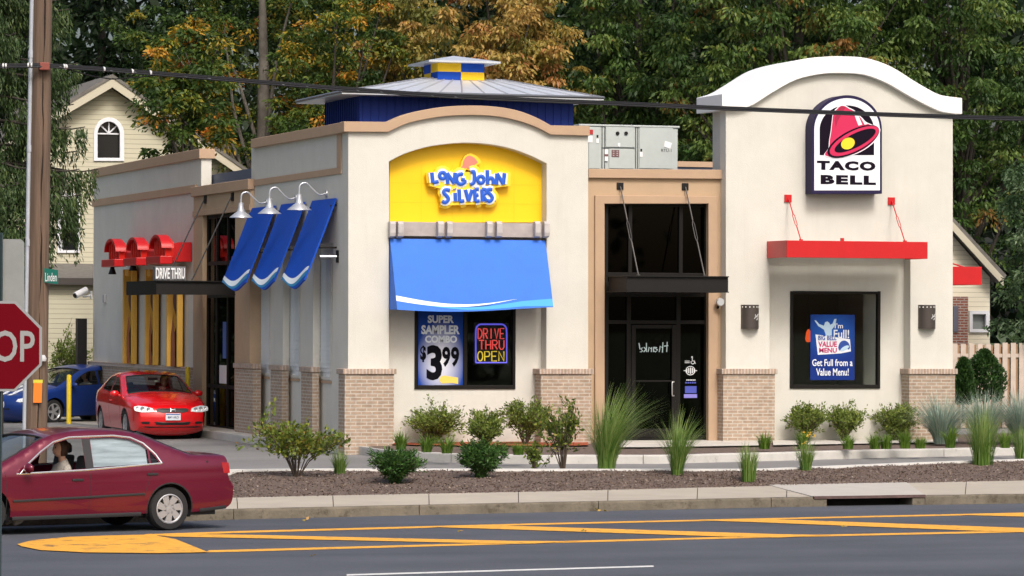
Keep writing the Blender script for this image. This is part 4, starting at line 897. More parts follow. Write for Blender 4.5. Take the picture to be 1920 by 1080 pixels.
# -------------------------------------------------- bell sign
Z3 = lambda x, y: (1290+x/2.571, 80+y/2.571)
YB2 = YS-.36
bsn = thing('restaurant_sign', 'arched white TACO BELL sign with pink bell on the curved gable tower', 'sign', (FP(*Z3(767,500), YS)[0], YS, FP(*Z3(767,500), YS)[1]))
def bpoly(P, Y, th, name, m, par):
    mb = MB(); mb.plate([FP(*Z3(*p), Y) for p in P], (), lambda u, v, wv: (u, Y+wv, v), th); return mb.build(name, m, par)
def archp(l, r, b, top, cyy): return [(l,b)]+[( (l+r)/2+(r-l)/2*math.cos(R(t)), cyy-(cyy-top)*math.sin(R(t))) for t in range(180,-1,-6)]+[(r,b)]
MPUR = mat('dark_purple_metal', (.020,.014,.055), .6, spec=.2); MPB = mat('sign_black', (.010,.006,.014), .8, spec=.08); MWH = mat('white_sign_panel', (.82,.84,.90), .4); MMAG = mat('magenta_bell', (.58,.012,.085), .45)
cab_ = bpoly(archp(599,935,728,253,418), YB2, .355, 'cabinet', MPUR, bsn)
pan = bpoly(archp(609,925,712,268,420), YB2-.008, .007, 'white_panel', MWH, bsn)
bpoly(archp(635,897,542,302,420), YB2-.013, .004, 'black_arch', MPB, pan)
bellw = catmull([(728,312),(742,304),(760,308),(776,318),(800,330),(822,350),(848,380),(885,398),(918,412),(916,440),(895,475),(850,512),(790,540),(725,552),(676,548),(660,536),(680,508),(684,470),(692,420),(697,375),(704,338)], 3, True)
bpoly([(767+(x-767)*1.045, 440+(y-440)*1.04) for x, y in bellw], YB2-.017, .003, 'white_swoosh', MWH, pan)
bpoly(bellw, YB2-.021, .003, 'bell_body', MMAG, pan)
def ell(cx, cy, a, b, ang, n=40): 
    ca_, sa_ = math.cos(R(ang)), math.sin(R(ang)); return [(cx+a*math.cos(2*math.pi*i/n)*ca_-b*math.sin(2*math.pi*i/n)*sa_, cy+a*math.cos(2*math.pi*i/n)*sa_+b*math.sin(2*math.pi*i/n)*ca_) for i in range(n)]
bpoly(ell(797,476,138,55,-27), YB2-.025, .003, 'bell_lip_shadow', MPB, pan)
bpoly(ell(802,474,131,47,-27), YB2-.029, .003, 'bell_lip', MMAG, pan)
bpoly(ell(806,472,110,33,-27), YB2-.033, .003, 'bell_mouth', MPB, pan)
bpoly([p for p in ell(771,486,34,27,-25)], YB2-.037, .003, 'clapper', mat('yellow_clapper', (.85,.62,.02), .5), pan)
bpoly([(803,350),(822,352),(840,395),(822,400)], YB2-.0245, .002, 'highlight', MWH, pan); bpoly([(830,356),(838,360),(866,392),(852,396)], YB2-.0245, .002, 'highlight', MWH, pan)
bpoly([(708,362),(728,316),(724,312),(745,306),(760,310),(720,380),(712,410)], YB2-.0245, .002, 'bell_crown', mat('dark_magenta', (.35,.006,.05), .5), pan)
for s, b, sh in (('TACO',(622,568,904,618),0),('BELL',(640,637,906,686),0)):
    a0, a1 = FP(*Z3(b[0], b[1]), YB2-.014), FP(*Z3(b[2], b[3]), YB2-.014); mb = MB(); text_into(mb, s, (a0[0],a0[1],a1[0],a1[1]), lambda u, v, wv: (u, YB2-.014+wv, v), .005, bold=.06, spacing=1.2); mb.build('lettering', MPB, pan)
# -------------------------------------------------- posters and neon behind the glass
def grad_mat(name, c0, c1, cx, cz, rad):
    m = bpy.data.materials.new(name); m.use_nodes = True; n = m.node_tree.nodes; l = m.node_tree.links; b = n['Principled BSDF']; b.inputs['Roughness'].default_value = .7; b.inputs['Specular IOR Level'].default_value = .15
    tc = n.new('ShaderNodeTexCoord'); mp = n.new('ShaderNodeMapping'); mp.vector_type = 'TEXTURE'; mp.inputs[1].default_value = (cx, 0, cz); mp.inputs[3].default_value = (rad[0], 100, rad[1]); l.new(tc.outputs['Object'], mp.inputs[0])
    g = n.new('ShaderNodeTexGradient'); g.gradient_type = 'SPHERICAL'; l.new(mp.outputs[0], g.inputs[0])
    mx = n.new('ShaderNodeMix'); mx.data_type = 'RGBA'; l.new(g.outputs['Fac'], mx.inputs[0]); mx.inputs[6].default_value = (*c0, 1); mx.inputs[7].default_value = (*c1, 1); l.new(mx.outputs[2], b.inputs['Base Color']); return m
YP = YR+.012
po = thing('window_poster', 'blue SUPER SAMPLER COMBO $3.99 poster in left half of the front window', 'poster', (FP(826,722,YP)[0], YP, FP(826,722,YP)[1]))
mb = MB(); bf(mb, 784, 580, 868.5, 722, YP, .006); ph = FP(826,580,YP)[1]-FP(826,722,YP)[1]
mb.build('sheet', grad_mat('blue_poster_print', (.010,.055,.32), (.95,.96,.98), 0, ph*.32, (.50,.78)), po)
def ptext(root, items, Y, m, bold, name, fn=None):
    mb = MB()
    for s, a, b, c, d, *sh in items:
        u0 = FP(a, b, Y); u1 = FP(c, d, Y); text_into(mb, s, (u0[0],u0[1],u1[0],u1[1]), lambda u, v, wv: (u, Y+wv, v), .0, bold=bold, shear=sh[0] if sh else 0)
    return mb.build(name, m, root)
ptext(po, [('SUPER',802,591,851,606),('SAMPLER',790,609.5,862,627),('COMBO',797,629,857,643)], YP-.004, mat('pale_print', (.72,.78,.84), .8, spec=.1), .045, 'pale_lettering')
ptext(po, [('$',788,648,799,679),('3',800,647,829,713),('9',829,650,844.5,688),('9',845.5,650,861,688)], YP-.004, mat('black_print', (.006,.006,.009), .9, spec=.05), .04, 'price')
mb = MB(); mb.sheet(fpl([(826,706),(833,704),(859,708),(859,720),(848,718),(828,719),(824,713)], YP-.004), (), lambda u, v: (u, YP-.004, v)); mb.build('yellow_banner', mat('yellow_print', (.85,.62,.12), .6), po)
ne = thing('neon_sign', 'lit neon DRIVE THRU OPEN sign in right half of the front window', 'neon sign', (FP(920,682,YP)[0], YP+.05, FP(920,682,YP)[1]))
nf = lambda x, y: (FP(x, y, YP)[0], YP, FP(x, y, YP)[1])
fr_ = [(892,680),(892,625)]+[(902-10*math.cos(R(t)), 620-12*math.sin(R(t))) for t in range(20,91,14)]+[(940+10*math.sin(R(t)), 620-12*math.cos(R(t))) for t in range(0,80,14)]+[(950,625),(950,680),(892,680)]
mb = MB(); mb.tube([nf(*p) for p in fr_], .016, 8); mb.build('blue_tube', mat('blue_neon', (.1,.1,.5), .4, emit=(.10,.09,.75), estr=.6), ne, smooth=60)
NE = {'D':[[(0,0),(0,1)],[(0,0),(.6,.05),(1,.35),(1,.65),(.6,.95),(0,1)]],'R':[[(0,0),(0,1)],[(0,0),(.8,.03),(1,.25),(.8,.48),(0,.5)],[(.4,.5),(1,1)]],'I':[[(.5,0),(.5,1)]],'V':[[(0,0),(.5,1),(1,0)]],'E':[[(1,0),(0,0),(0,1),(1,1)],[(0,.5),(.8,.5)]],
 'T':[[(0,0),(1,0)],[(.5,0),(.5,1)]],'H':[[(0,0),(0,1)],[(1,0),(1,1)],[(0,.5),(1,.5)]],'U':[[(0,0),(0,.75),(.3,1),(.7,1),(1,.75),(1,0)]],'O':[arc(.5,.5,.5,.5,0,360,14)],'P':[[(0,1),(0,0),(.8,.03),(1,.27),(.8,.52),(0,.54)]],'N':[[(0,1),(0,0),(1,1),(1,0)]]}
def neon(word, a, b, c, d, m, name):
    wd = (c-a)/len(word); mb = MB()
    for i, ch in enumerate(word):
        for s in NE[ch]: mb.tube([nf(a+wd*i+wd*.12+x*wd*.72, b+y*(d-b)) for x, y in s], .0125, 6)
    mb.build(name, m, ne, smooth=60)
MNR = mat('red_neon', (.5,.05,.05), .4, emit=(.78,.09,.08), estr=.5); MNY = mat('yellow_neon', (.5,.4,.05), .4, emit=(.62,.46,.03), estr=.5)
neon('DRIVE', 895, 616, 947, 635, MNR, 'red_lettering'); neon('THRU', 897, 638, 947, 655, MNR, 'red_lettering'); neon('OPEN', 894, 659, 947, 677, MNY, 'yellow_lettering')
mb = MB(); bf(mb, 888, 604, 954, 684, YP+.05, .01); mb.build('backboard', M_BLACK, ne)
YQ = YR+.012
tp_ = thing('window_poster', 'blue value menu poster behind the tower window', 'poster', (FP(1560,713,YQ)[0], YQ, FP(1560,713,YQ)[1]))
mb = MB(); bf(mb, 1519.5, 590, 1602.5, 712.5, YQ, .006); ph = FP(1560,590,YQ)[1]-FP(1560,713,YQ)[1]; mb.build('sheet', grad_mat('royal_blue_print', (.008,.03,.20), (.02,.11,.45), 0, ph*.75, (.7,.6)), tp_)
W4 = lambda x, y: (1320+x/2.455, 460+y/2.455)
def psheet(P, Y, m, name): 
    mb = MB(); mb.sheet([FP(*W4(*p), Y) for p in P], (), lambda u, v: (u, Y, v)); return mb.build(name, m, tp_)
psheet([(508,345),(516,346),(530,362),(552,370),(557,354),(568,350),(578,358),(580,366),(592,360),(600,340),(610,338),(608,352),(598,376),(588,388),(588,415),(590,440),(562,440),(560,410),(552,388),(526,372)], YQ-.004, mat('pale_blue_figure', (.45,.62,.78), .6), 'figure_silhouette')
psheet([(513,410),(672,432),(676,488),(632,497),(524,504)], YQ-.006, mat('white_print', (.75,.78,.84), .6), 'white_block')
psheet(arc(645,472,27,34,-180,0,16)+[(668,480),(645,472),(622,485)], YQ-.010, mat('blue_print', (.015,.06,.32), .6), 'bell_emblem')
psheet(ell(648,474,22,9,-30,20), YQ-.012, MATS['pale_blue_figure'], 'bell_emblem_lip')
def w4t(items, Y, m, bold, name): return ptext(tp_, [(s,*W4(a,b),*W4(c,d)) for s,a,b,c,d in items], Y, m, bold, name)
w4t([("I'm",602,358,640,382),('Full!',597,388,668,428),('Get Full from a',498,524,684,556),('Value Menu!',516,566,666,600)], YQ-.012, MATS['white_print'], .015, 'white_lettering')
w4t([('VALUE',526,442,612,468),('MENU',530,472,612,494)], YQ-.012, mat('magenta_print', (.50,.015,.12), .6), .03, 'magenta_lettering'); w4t([('BIG BELL',526,415,610,437)], YQ-.012, MATS['blue_print'], .02, 'blue_lettering')
for px in (1518, 1641):
    x, z = FP(px-2, 630, 3.2); t_ = thing('pendant_lamp', 'lit orange pendant lamp seen through the tower window, '+('left' if px < 1600 else 'right')+' of the poster', 'pendant lamp', (x, 3.2, z), 0, 'orange pendant lamps inside')
    MB().lathe([(.02,.14),(.05,.08),(.07,-.06),(.05,-.12),(0,-.13)], (x,3.2,z), 2, 14).build('shade', mat('orange_glow', (.5,.1,.02), .5, emit=(.9,.10,.02), estr=.8), t_, smooth=60); MB().tube([(x,3.2,2.94),(x,3.2,z+.1)], .008, 6).build('cord', M_BLACK, t_)
# ---------------------------------------------------------------- people and cars
M_SKIN = mat('skin', (.50,.28,.19), .55); M_HAIR = mat('brown_hair', (.05,.025,.014), .7, var=.3, vscale=30); M_SHIRT = mat('pale_shirt', (.34,.31,.27), .85); M_TYRE = mat('tyre_rubber', (.014,.014,.015), .8); M_RIM = mat('silver_wheel', (.48,.48,.49), .35, metal=.6)
M_SEAT = mat('grey_car_seat', (.07,.068,.07), .9); M_CARBLACK = mat('black_plastic', (.015,.015,.017), .6); M_CHROME = mat('chrome_trim', (.75,.76,.78), .2, metal=.85); M_CARGLASS = glass('car_glass', (.70,.74,.74), .9); M_PLATE = mat('white_licence_plate', (.70,.74,.80), .5)
def skin_mesh(name, pts, edges, radii, m, parent, root=0, sub=2):
    me = bpy.data.meshes.new(name); me.from_pydata(pts, edges, []); o = bpy.data.objects.new(name, me); COL.objects.link(o); o.parent = parent
    sk = o.modifiers.new('skin', 'SKIN'); sd_ = me.skin_vertices[0].data if me.skin_vertices else None
    if sd_ is None:
        bm = bmesh.new(); bm.from_mesh(me); bm.verts.layers.skin.verify(); bm.to_mesh(me); bm.free(); sd_ = me.skin_vertices[0].data
    for i, r in enumerate(radii): sd_[i].radius = (r, r) if not isinstance(r, tuple) else r; sd_[i].use_root = (i == root)
    sb_ = o.modifiers.new('sub', 'SUBSURF'); sb_.levels = 1; sb_.render_levels = sub; me.materials.append(m)
    for p in me.polygons: p.use_smooth = True
    return o
def driver(root_name, label, parent_loc, rz, shirt, hair, seat_z=.42):
    # seated figure facing +x in its own frame, pelvis at the origin, z up
    t_ = thing(root_name, label, 'person', parent_loc, rz)
    P = [(0,0,.0),(-.06,0,.18),(-.10,0,.36),(-.10,0,.47),(-.085,0,.54)]; E = [(0,1),(1,2),(2,3),(3,4)]; Rr = [.14,.135,.15,.075,.055]
    for s in (-1, 1):
        b = len(P); P += [(-.09,.17*s,.40),(.02,.25*s,.17),(.26,.22*s,.24),(.34,.20*s,.27),(.10,.10*s,-.02),(.46,.13*s,.06),(.60,.13*s,-.30),(.72,.13*s,-.34)]
        Rr += [.065,.05,.038,.034,.09,.065,.045,.04]; E += [(2,b),(b,b+1),(b+1,b+2),(b+2,b+3),(0,b+4),(b+4,b+5),(b+5,b+6),(b+6,b+7)]
        for k in range(5):
            c = len(P); yy = .20*s+(.03*(k-2) if k < 4 else -.05)*.6*(1 if s > 0 else -1); P += [(.375,yy,.29+.004*k),(.40+.004*(2-abs(k-1)),yy*1.0,.272),(.395,yy,.245)]
            Rr += [.010,.009,.008]; E += [(b+3,c),(c,c+1),(c+1,c+2)]
    body = skin_mesh('body', P, E, Rr, shirt, t_)
    # head: shaped ellipsoid with nose, chin and ears, one surface with the neck
    hb = MB(); rows = []; HC = Vector((-.045,0,.665))
    for i in range(17):
        a = math.pi*i/16; row = []
        for k in range(24):
            b = 2*math.pi*k/24; d = Vector((math.sin(a)*math.cos(b), math.sin(a)*math.sin(b), math.cos(a))); q = Vector((d.x*.100, d.y*.076, d.z*.125))
            if d.x > .3 and d.z < -.2: q.x += .018*(d.x)
            if abs(d.y) < .22 and -.35 < d.z < .12 and d.x > .6: q.x += .026*(1-abs(d.y)/.22)*(1-abs(d.z+.15)/.3 if abs(d.z+.15) < .3 else 0)
            if abs(d.y) > .9 and abs(d.z) < .3: q.y *= 1.12
            row.append(HC+q)
        row.append(row[0]); rows.append(row)
    hb.grid(rows); hb.tube([(-.09,0,.46),(-.075,0,.54),(-.06,0,.60)], [.058,.053,.05], 14); hd = hb.build('head', M_SKIN, t_, local=True, weld=1e-4, smooth=180)
    hb = MB()
    for s in (-1,1): hb.lathe([(0,-.002),(.011,0),(.006,.006),(0,.007)], HC+Vector((.086,.032*s,.012)), 0, 8)
    hb.build('eye', M_CARBLACK, hd, origin=(0,0,0), local=True); MB().box(.052,.06,-.022,.022,.60,.607).build('mouth', mat('lip', (.35,.10,.09), .6), hd, local=True)
    hb = MB(); rows = []
    for i in range(12):
        a = math.pi*.78*i/11; row = []
        for k in range(20):
            b = 2*math.pi*k/20; d = Vector((math.sin(a)*math.cos(b), math.sin(a)*math.sin(b), math.cos(a))); f = 1.14 if not (d.x > .35 and d.z < .55) else .80
            row.append(HC+Vector((-.012,0,.008))+Vector((d.x*.103*f, d.y*.080*f, d.z*.128*f)))
        row.append(row[0]); rows.append(row)
    hb.grid(rows)
    if hair == 'bun': hb.lathe([(0,-.045),(.035,-.03),(.045,0),(.035,.03),(0,.045)], HC+Vector((-.12,0,.04)), 2, 12)
    hb.build('hair', M_HAIR, hd, local=True, weld=1e-4, smooth=180)
    return t_
class Car:
    def __init__(s, root, L, W, prof, bottom, zb0, zb1, xw, rw, tumble=.36, cf=.20, cr=.14, crease=None, paint=None, crown=None):
        # prof: list of (x, z, tag) front-bottom -> over the top -> rear-bottom; tag of the point = tag of the segment that starts there
        s.L, s.W, s.root, s.paint = L, W, root, paint; s.zb = lambda x: zb0+(zb1-zb0)*(x/L); s.tumble, s.cf, s.cr, s.crease = tumble, cf, cr, crease
        N = 5; d = catmull([(a, b) for a, b, _ in prof], N); s.out = d; s.tags = [prof[min(i//N, len(prof)-1)][2] for i in range(len(d))]
        xs = sorted(d); s.xt = np.linspace(0, L, 120); s.zt = np.array([max([p[1] for p in d if abs(p[0]-x) < L/110] or [0]) for x in s.xt]); s.xw, s.rw = xw, rw
        s.bottom = bottom
        s.crown = crown or {'f':.10,'h':.05,'g':.07,'r':.045,'G':.06,'d':.03,'t':.07}
    def Y(s, x, z):
        t = (x-s.L/2)/(s.L/2); w = s.W/2*(1-s.cf*max(0,t)**7-s.cr*max(0,-t)**8); zb = s.zb(x)
        if z <= zb: w *= 1-.055*max(-1,min(1.3,(z-.62)/.42))**2
        else: w *= 1-.055*max(0,(zb-.62)/.42)**2; w -= (z-zb)*s.tumble
        zt = float(np.interp(x, s.xt, s.zt)); d = zt-z
        w -= .055*max(0, 1-max(0,d)/.075)**2
        if s.crease: w += .010*math.exp(-((z-s.crease[0]-s.crease[1]*x)/.035)**2)
        return max(w, .02)
    def wheelarch(s, xc, r, zs, zc):        # arch points rear -> front starting/ending at sill z
        a0 = math.degrees(math.asin(max(-1,min(1,(zs-zc)/r)))); return [(xc-r*math.cos(R(a)), zc+r*math.sin(R(a))) for a in np.linspace(a0, 180-a0, 19)]
    def body(s, windows, sill, arch_r, zc):
        bot = [p for p in s.bottom['rear']]+s.wheelarch(s.xw[0], arch_r, sill, zc)+[(s.xw[0]+(s.xw[1]-s.xw[0])*k/8, sill) for k in range(2,7)]+s.wheelarch(s.xw[1], arch_r, sill, zc)+[p for p in s.bottom['front']]
        poly = s.out+[p for p in bot]
        ex = [(x, z) for x in np.arange(.03, s.L, .075) for z in np.arange(.16, 1.5, .055)]
        v2, fs = tri2d(poly, windows, ex); mb = MB()
        for sg in (1, -1): mb.add([(x, sg*s.Y(x, z), z) for x, z in v2], [f if sg > 0 else f[::-1] for f in fs])
        T = [-1,-.985,-.96,-.93,-.86,-.7,-.5,-.25,0,.25,.5,.7,.86,.93,.96,.985,1]; s.T = T
        rows = []; nrm = []
        for i, (x, z) in enumerate(s.out):
            a = Vector(s.out[max(0,i-1)]); b = Vector(s.out[min(len(s.out)-1,i+1)]); t = (b-a).normalized(); n = Vector((t.y, -t.x)); nrm.append(n if True else n)
        s.nrm = [Vector((-(n.x), -(n.y))) if n.dot(Vector((p[0]-s.L/2, p[1]-.6))) < 0 else n for n, p in zip(nrm, s.out)]
        cr = [s.crown.get(t, .04) for t in s.tags]; k = np.ones(7)/7; cr = np.convolve(np.pad(cr, 3, mode='edge'), k, 'valid'); s.cr_ = cr
        for i in range(len(s.out)): rows.append([s.strip(i, t) for t in T])
        gl_ = {}
        o = len(mb.v)
        for r in rows: mb.v += r
        n = len(T)
        for i in range(len(rows)-1):
            for q in range(n-1):
                fc = [o+i*n+q, o+i*n+q+1, o+(i+1)*n+q+1, o+(i+1)*n+q]
                if s.tags[i] in 'gG' and 3 <= q <= n-5: gl_.setdefault(s.tags[i], []).append((i, q)); continue
                mb.f.append(fc)
        bo = mb.build('body', s.paint, s.root, local=True, weld=.002, smooth=50)
        for tg, nm in (('g','windscreen'),('G','rear_window')):
            if tg in gl_:
                m2 = MB(); ii = sorted({i for i, q in gl_[tg]}); m2.grid([[s.strip(i, T[q], -.006) for q in range(3, n-3)] for i in ii+[ii[-1]+1]]); m2.build(nm, M_CARGLASS, s.root, local=True, smooth=180)
                bd = MB(); lo, hi = ii[0], ii[-1]+1
                loop = [s.strip(lo, T[q], .004) for q in range(3, n-3)]+[s.strip(i, T[n-4], .004) for i in ii]+[s.strip(hi, T[q], .004) for q in range(n-4, 2, -1)]+[s.strip(i, T[3], .004) for i in ii[::-1]]
                bd.tube(loop+[loop[0]], .011, 5); bd.build('window_seal', M_CARBLACK, s.root, local=True, smooth=60)
        return bo
    def strip(s, i, t, off=0.0):
        x, z = s.out[i]; ye = s.Y(x, z); n = s.nrm[i]; c = s.cr_[i]*(1-abs(t)**2.6)+off; return Vector((x+n.x*c, ye*t, z+n.y*c))
    def front(s, y, z, off=.006):          # point on the nose for given y and z
        pv = None
        for i in range(len(s.out)):
            x0, z0 = s.out[i]
            if x0 < s.L*.62: break
            q = s.strip(i, max(-1, min(1, y/s.Y(x0, z0))), 0)
            if pv is not None and (pv.z <= z <= q.z):
                f = (z-pv.z)/max(1e-6, q.z-pv.z); t = (q-pv).normalized(); n = Vector((t.z, 0, -t.x)); p = pv.lerp(q, f); return Vector((p.x, y, z))+n*off
            pv = q
        return Vector((s.L+off, y, z))
    def frontpatch(s, P, name, m, off=.010, parent=None, thick=.0, mirror=False, n=(8,4)):
        mb = MB(); ys = [p[0] for p in P]; zs = [p[1] for p in P]; ex = [(y, z) for y in np.linspace(min(ys), max(ys), 9)[1:-1] for z in np.linspace(min(zs), max(zs), 5)[1:-1]]
        mb.sheet(P, (), lambda u, v: s.front(u, v, off), ex); rim = [s.front(u, v, off) for u, v in P]+[s.front(*P[0], off)]
        back = [p-Vector((.03,0,0)) for p in rim]; mb.grid([rim, back]); return mb.build(name, m, parent or s.root, local=True, smooth=40)
    def side(s, x, z, sg=1, off=.0): return Vector((x, sg*(s.Y(x, z)+off), z))
    def sidepane(s, W_, sg):
        mb = MB(); xs = [p[0] for p in W_]; zs = [p[1] for p in W_]; ex = [(x, z) for x in np.arange(min(xs), max(xs), .12) for z in np.arange(min(zs), max(zs), .12)]
        mb.sheet(W_, (), lambda u, v: s.side(u, v, sg, -.012), ex); pn = mb.build('side_window', M_CARGLASS, s.root, local=True, smooth=180); return pn
    def sidetube(s, pts, sg, r, name, m, off=.0, parent=None, closed=False, flat=.5):
        q = [];
        pts = list(pts)+([pts[0]] if closed else [])
        for a, b in zip(pts, pts[1:]):
            k = max(1, int(math.hypot(b[0]-a[0], b[1]-a[1])/.06)); q += [(a[0]+(b[0]-a[0])*j/k, a[1]+(b[1]-a[1])*j/k) for j in range(k)]
        q.append(pts[-1]); return MB().tube([s.side(x, z, sg, off) for x, z in q], r, 6, flat=(Vector((0,1,0)), flat)).build(name, m, parent or s.root, local=True, smooth=60)
    def wheel(s, x, sg, style):
        r = s.rw; yo = s.W/2-.035; w_ = thing('wheel', None, None, (x, sg*yo, r)); w_.parent = s.root
        q = lambda a, h: (a, h*sg)
        MB().lathe([q(r*.66,.0),q(r*.70,.012),q(r*.93,.008),q(r*.99,-.02),q(r,-.06),q(r,-.14),q(r*.98,-.18),q(r*.7,-.19)], (0,0,0), 1, 40).build('tyre', M_TYRE, w_, local=True, smooth=40)
        d = MB(); d.lathe([q(0,-.06),q(r*.6,-.06),q(r*.67,-.04)], (0,0,0), 1, 32); d.build('wheel_backing', mat('dark_brake', (.05,.05,.052), .6), w_, local=True, smooth=40)
        d = MB(); d.lathe([q(r*.60,-.035),q(r*.60,.0),q(r*.64,.012),q(r*.685,.008),q(r*.69,-.02)], (0,0,0), 1, 40); d.lathe([q(0,.0),q(r*.16,-.002),q(r*.19,-.02)], (0,0,0), 1, 24)
        n = 7 if style == 'cap' else 5
        for k in range(n):
            a = 2*math.pi*k/n; u = Vector((math.cos(a), 0, math.sin(a))); v = Vector((-math.sin(a), 0, math.cos(a)))
            wi, wo = (.17, .25) if style == 'cap' else (.12, .17); tw = .22 if style == 'cap' else 0
            P = [u*r*.15-v*r*wi*.8, u*r*.15+v*r*wi*.8, u*r*.62+v*r*(wo*.75+tw), u*r*.62-v*r*(wo*.75-tw)]
            d.add([p+Vector((0,sg*.0,0)) for p in P]+[p-Vector((0,sg*.03,0)) for p in P], [(0,1,2,3),(0,1,5,4),(1,2,6,5),(2,3,7,6),(3,0,4,7)])
        d.build('rim', M_RIM, w_, local=True, smooth=40); return w_
    def floor(s, sill):
        L = s.L; mb = MB(); mb.box(.25, L-.25, -s.W/2+.14, s.W/2-.14, sill-.02, sill+.06); mb.box(s.xw[0]-.42, s.xw[0]+.42, -s.W/2+.24, s.W/2-.24, sill, .70); mb.box(s.xw[1]-.42, L-.25, -s.W/2+.24, s.W/2-.24, sill, .66); mb.build('underbody', M_CARBLACK, s.root, local=True)
        for sg in (1,-1):
            for xc in s.xw:
                mb = MB(); rr = s.rw*1.18; P = [(xc-rr*math.cos(R(a)), s.rw+rr*math.sin(R(a))) for a in range(-20, 201, 11)]
                mb.grid([[(x, sg*(s.W/2-.055), z) for x, z in P], [(x, sg*(s.W/2-.30), z) for x, z in P]]); mb.build('wheel_well', M_CARBLACK, s.root, local=True)
    def interior(s, xf, xr, zs, dash):
        mb = MB()
        for sg in (1,-1):
            mb.box(xf-.25, xf+.25, sg*.36-.24, sg*.36+.24, zs-.12, zs); mb.prism([(xf-.34,zs),(xf-.22,zs),(xf-.34,zs+.58),(xf-.44,zs+.58)], 1, sg*.36-.23, sg*.36+.23); mb.box(xf-.46, xf-.37, sg*.36-.11, sg*.36+.11, zs+.60, zs+.72)
        mb.box(xr-.25, xr+.28, -.62, .62, zs-.12, zs); mb.prism([(xr-.36,zs),(xr-.24,zs),(xr-.36,zs+.52),(xr-.46,zs+.52)], 1, -.60, .60); mb.build('seat', M_SEAT, s.root, local=True, bevel=.03)
        MB().prism([(dash,zs-.1),(dash+.45,zs-.1),(dash+.45,zs+.30),(dash+.1,zs+.36),(dash,zs+.28)], 1, -.62, .62).build('dashboard', M_CARBLACK, s.root, local=True, bevel=.03)
        c = Vector((dash-.10, .36, zs+.30)); ring = [c+Vector((-.06*math.sin(R(a)), .18*math.cos(R(a)), .17*math.sin(R(a)))) for a in range(0,361,20)]; MB().tube(ring, .014, 6).build('steering_wheel', M_CARBLACK, s.root, local=True, smooth=60)
def car_paint(name, c, metal=0.0, rough=.28, coat=.8): return mat(name, c, rough, metal=metal, coat=coat, var=.03, vscale=2)
def mirror(car, x, z, sg, m):
    p = car.side(x, z, sg, 0); mb = MB(); c = p+Vector((-.02, sg*.10, .05))
    rows = []
    for i in range(9):
        a = math.pi*i/8; rows.append([c+Vector((.055*math.sin(a)*math.cos(b)+.02*math.sin(a), .105*math.cos(a), .07*math.sin(a)*math.sin(b))) for b in [2*math.pi*k/12 for k in range(13)]])
    mb.grid(rows); mb.tube([p+Vector((0,-sg*.03,.0)), c], .03, 8); mb.build('door_mirror', m, car.root, local=True, weld=1e-4, smooth=60)
# ---- maroon saloon on the road (drives to the left)
ZC = (850-318)/365
gR = GP(843/2.7, 680+848/2.7, ZR)      # rear near wheel foot
gdir = (GP(843/2.7-400, interp(L_KB, 843/2.7-400)+24, ZR)-GP(843/2.7, interp(L_KB, 843/2.7)+22, ZR)); gdir.z = 0; gdir.normalize()
head = math.atan2(gdir.y, gdir.x)-.03
hx = Vector((math.cos(head), math.sin(head), 0)); hy = Vector((-hx.y, hx.x, 0))
W1 = 1.76; xr_ = 1.02
r1 = gR-hx*xr_-hy*(W1/2-.12)
sal = thing('saloon_car', 'maroon four door saloon driving left along the road', 'car', (r1.x, r1.y, ZR), head)
prof = [(4.50,.20,'f'),(4.60,.30,'f'),(4.66,.44,'f'),(4.64,.56,'f'),(4.58,.66,'h'),(4.40,.745,'h'),(4.05,.82,'h'),(3.70,.89,'h'),(3.44,.935,'g'),(3.16,1.07,'g'),(2.92,1.20,'g'),(2.68,1.335,'r'),(2.45,1.405,'r'),(2.05,1.445,'r'),(1.65,1.43,'r'),(1.36,1.385,'G'),(1.10,1.28,'G'),(.84,1.165,'G'),(.60,1.075,'d'),(.38,1.068,'d'),(.22,1.062,'d'),(.14,1.058,'d'),(.105,1.045,'t'),(.095,1.0,'t'),(.09,.90,'t'),(.085,.78,'t'),(.065,.70,'t'),(.015,.665,'t'),(0,.60,'t'),(.005,.45,'t'),(.03,.36,'t'),(.10,.30,'t')]
PM = car_paint('maroon_car_paint', (.135,.004,.024), .35, .28, .6)
prof = [(x*1.067 if x < 3.5 else 3.735+(x-3.5)*.90, z*.966, t) for x, z, t in prof]
A = Car(sal, 4.78, W1, prof, {'rear':[(.30,.27)], 'front':[(4.46,.20)]}, .955, .835, (xr_, xr_+2.76), .300, crease=(.90,-.028), paint=PM, cr=.08, crown={'f':.10,'h':.05,'g':.06,'r':.028,'G':.05,'d':.02,'t':.045})
wq = lambda zx, zy: ((1187-zx)/342, (850-zy)/378-.010)
WF = [wq(*p) for p in ((70,531),(396,514),(396,362),(330,362),(250,385),(180,432),(110,488))]
WRr = [wq(*p) for p in ((437,511),(728,498),(728,418),(700,395),(640,368),(560,357),(440,360))]
WQ = [wq(*p) for p in ((738,497),(782,493),(765,462),(738,428))]
A.body([WF, WRr, WQ], .245, .352, .305)
banded = mat('pale_banded_reflection', (.50,.56,.62), .6, var=.35, vscale=1)  # pale bands painted to imitate a bright reflection on the rear side glass
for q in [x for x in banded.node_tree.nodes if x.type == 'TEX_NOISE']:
    mpn = banded.node_tree.nodes.new('ShaderNodeMapping'); mpn.inputs['Scale'].default_value = (1.6, 1, 16); banded.node_tree.links.new([x for x in banded.node_tree.nodes if x.type == 'TEX_COORD'][0].outputs['Object'], mpn.inputs[0]); banded.node_tree.links.new(mpn.outputs[0], q.inputs['Vector'])
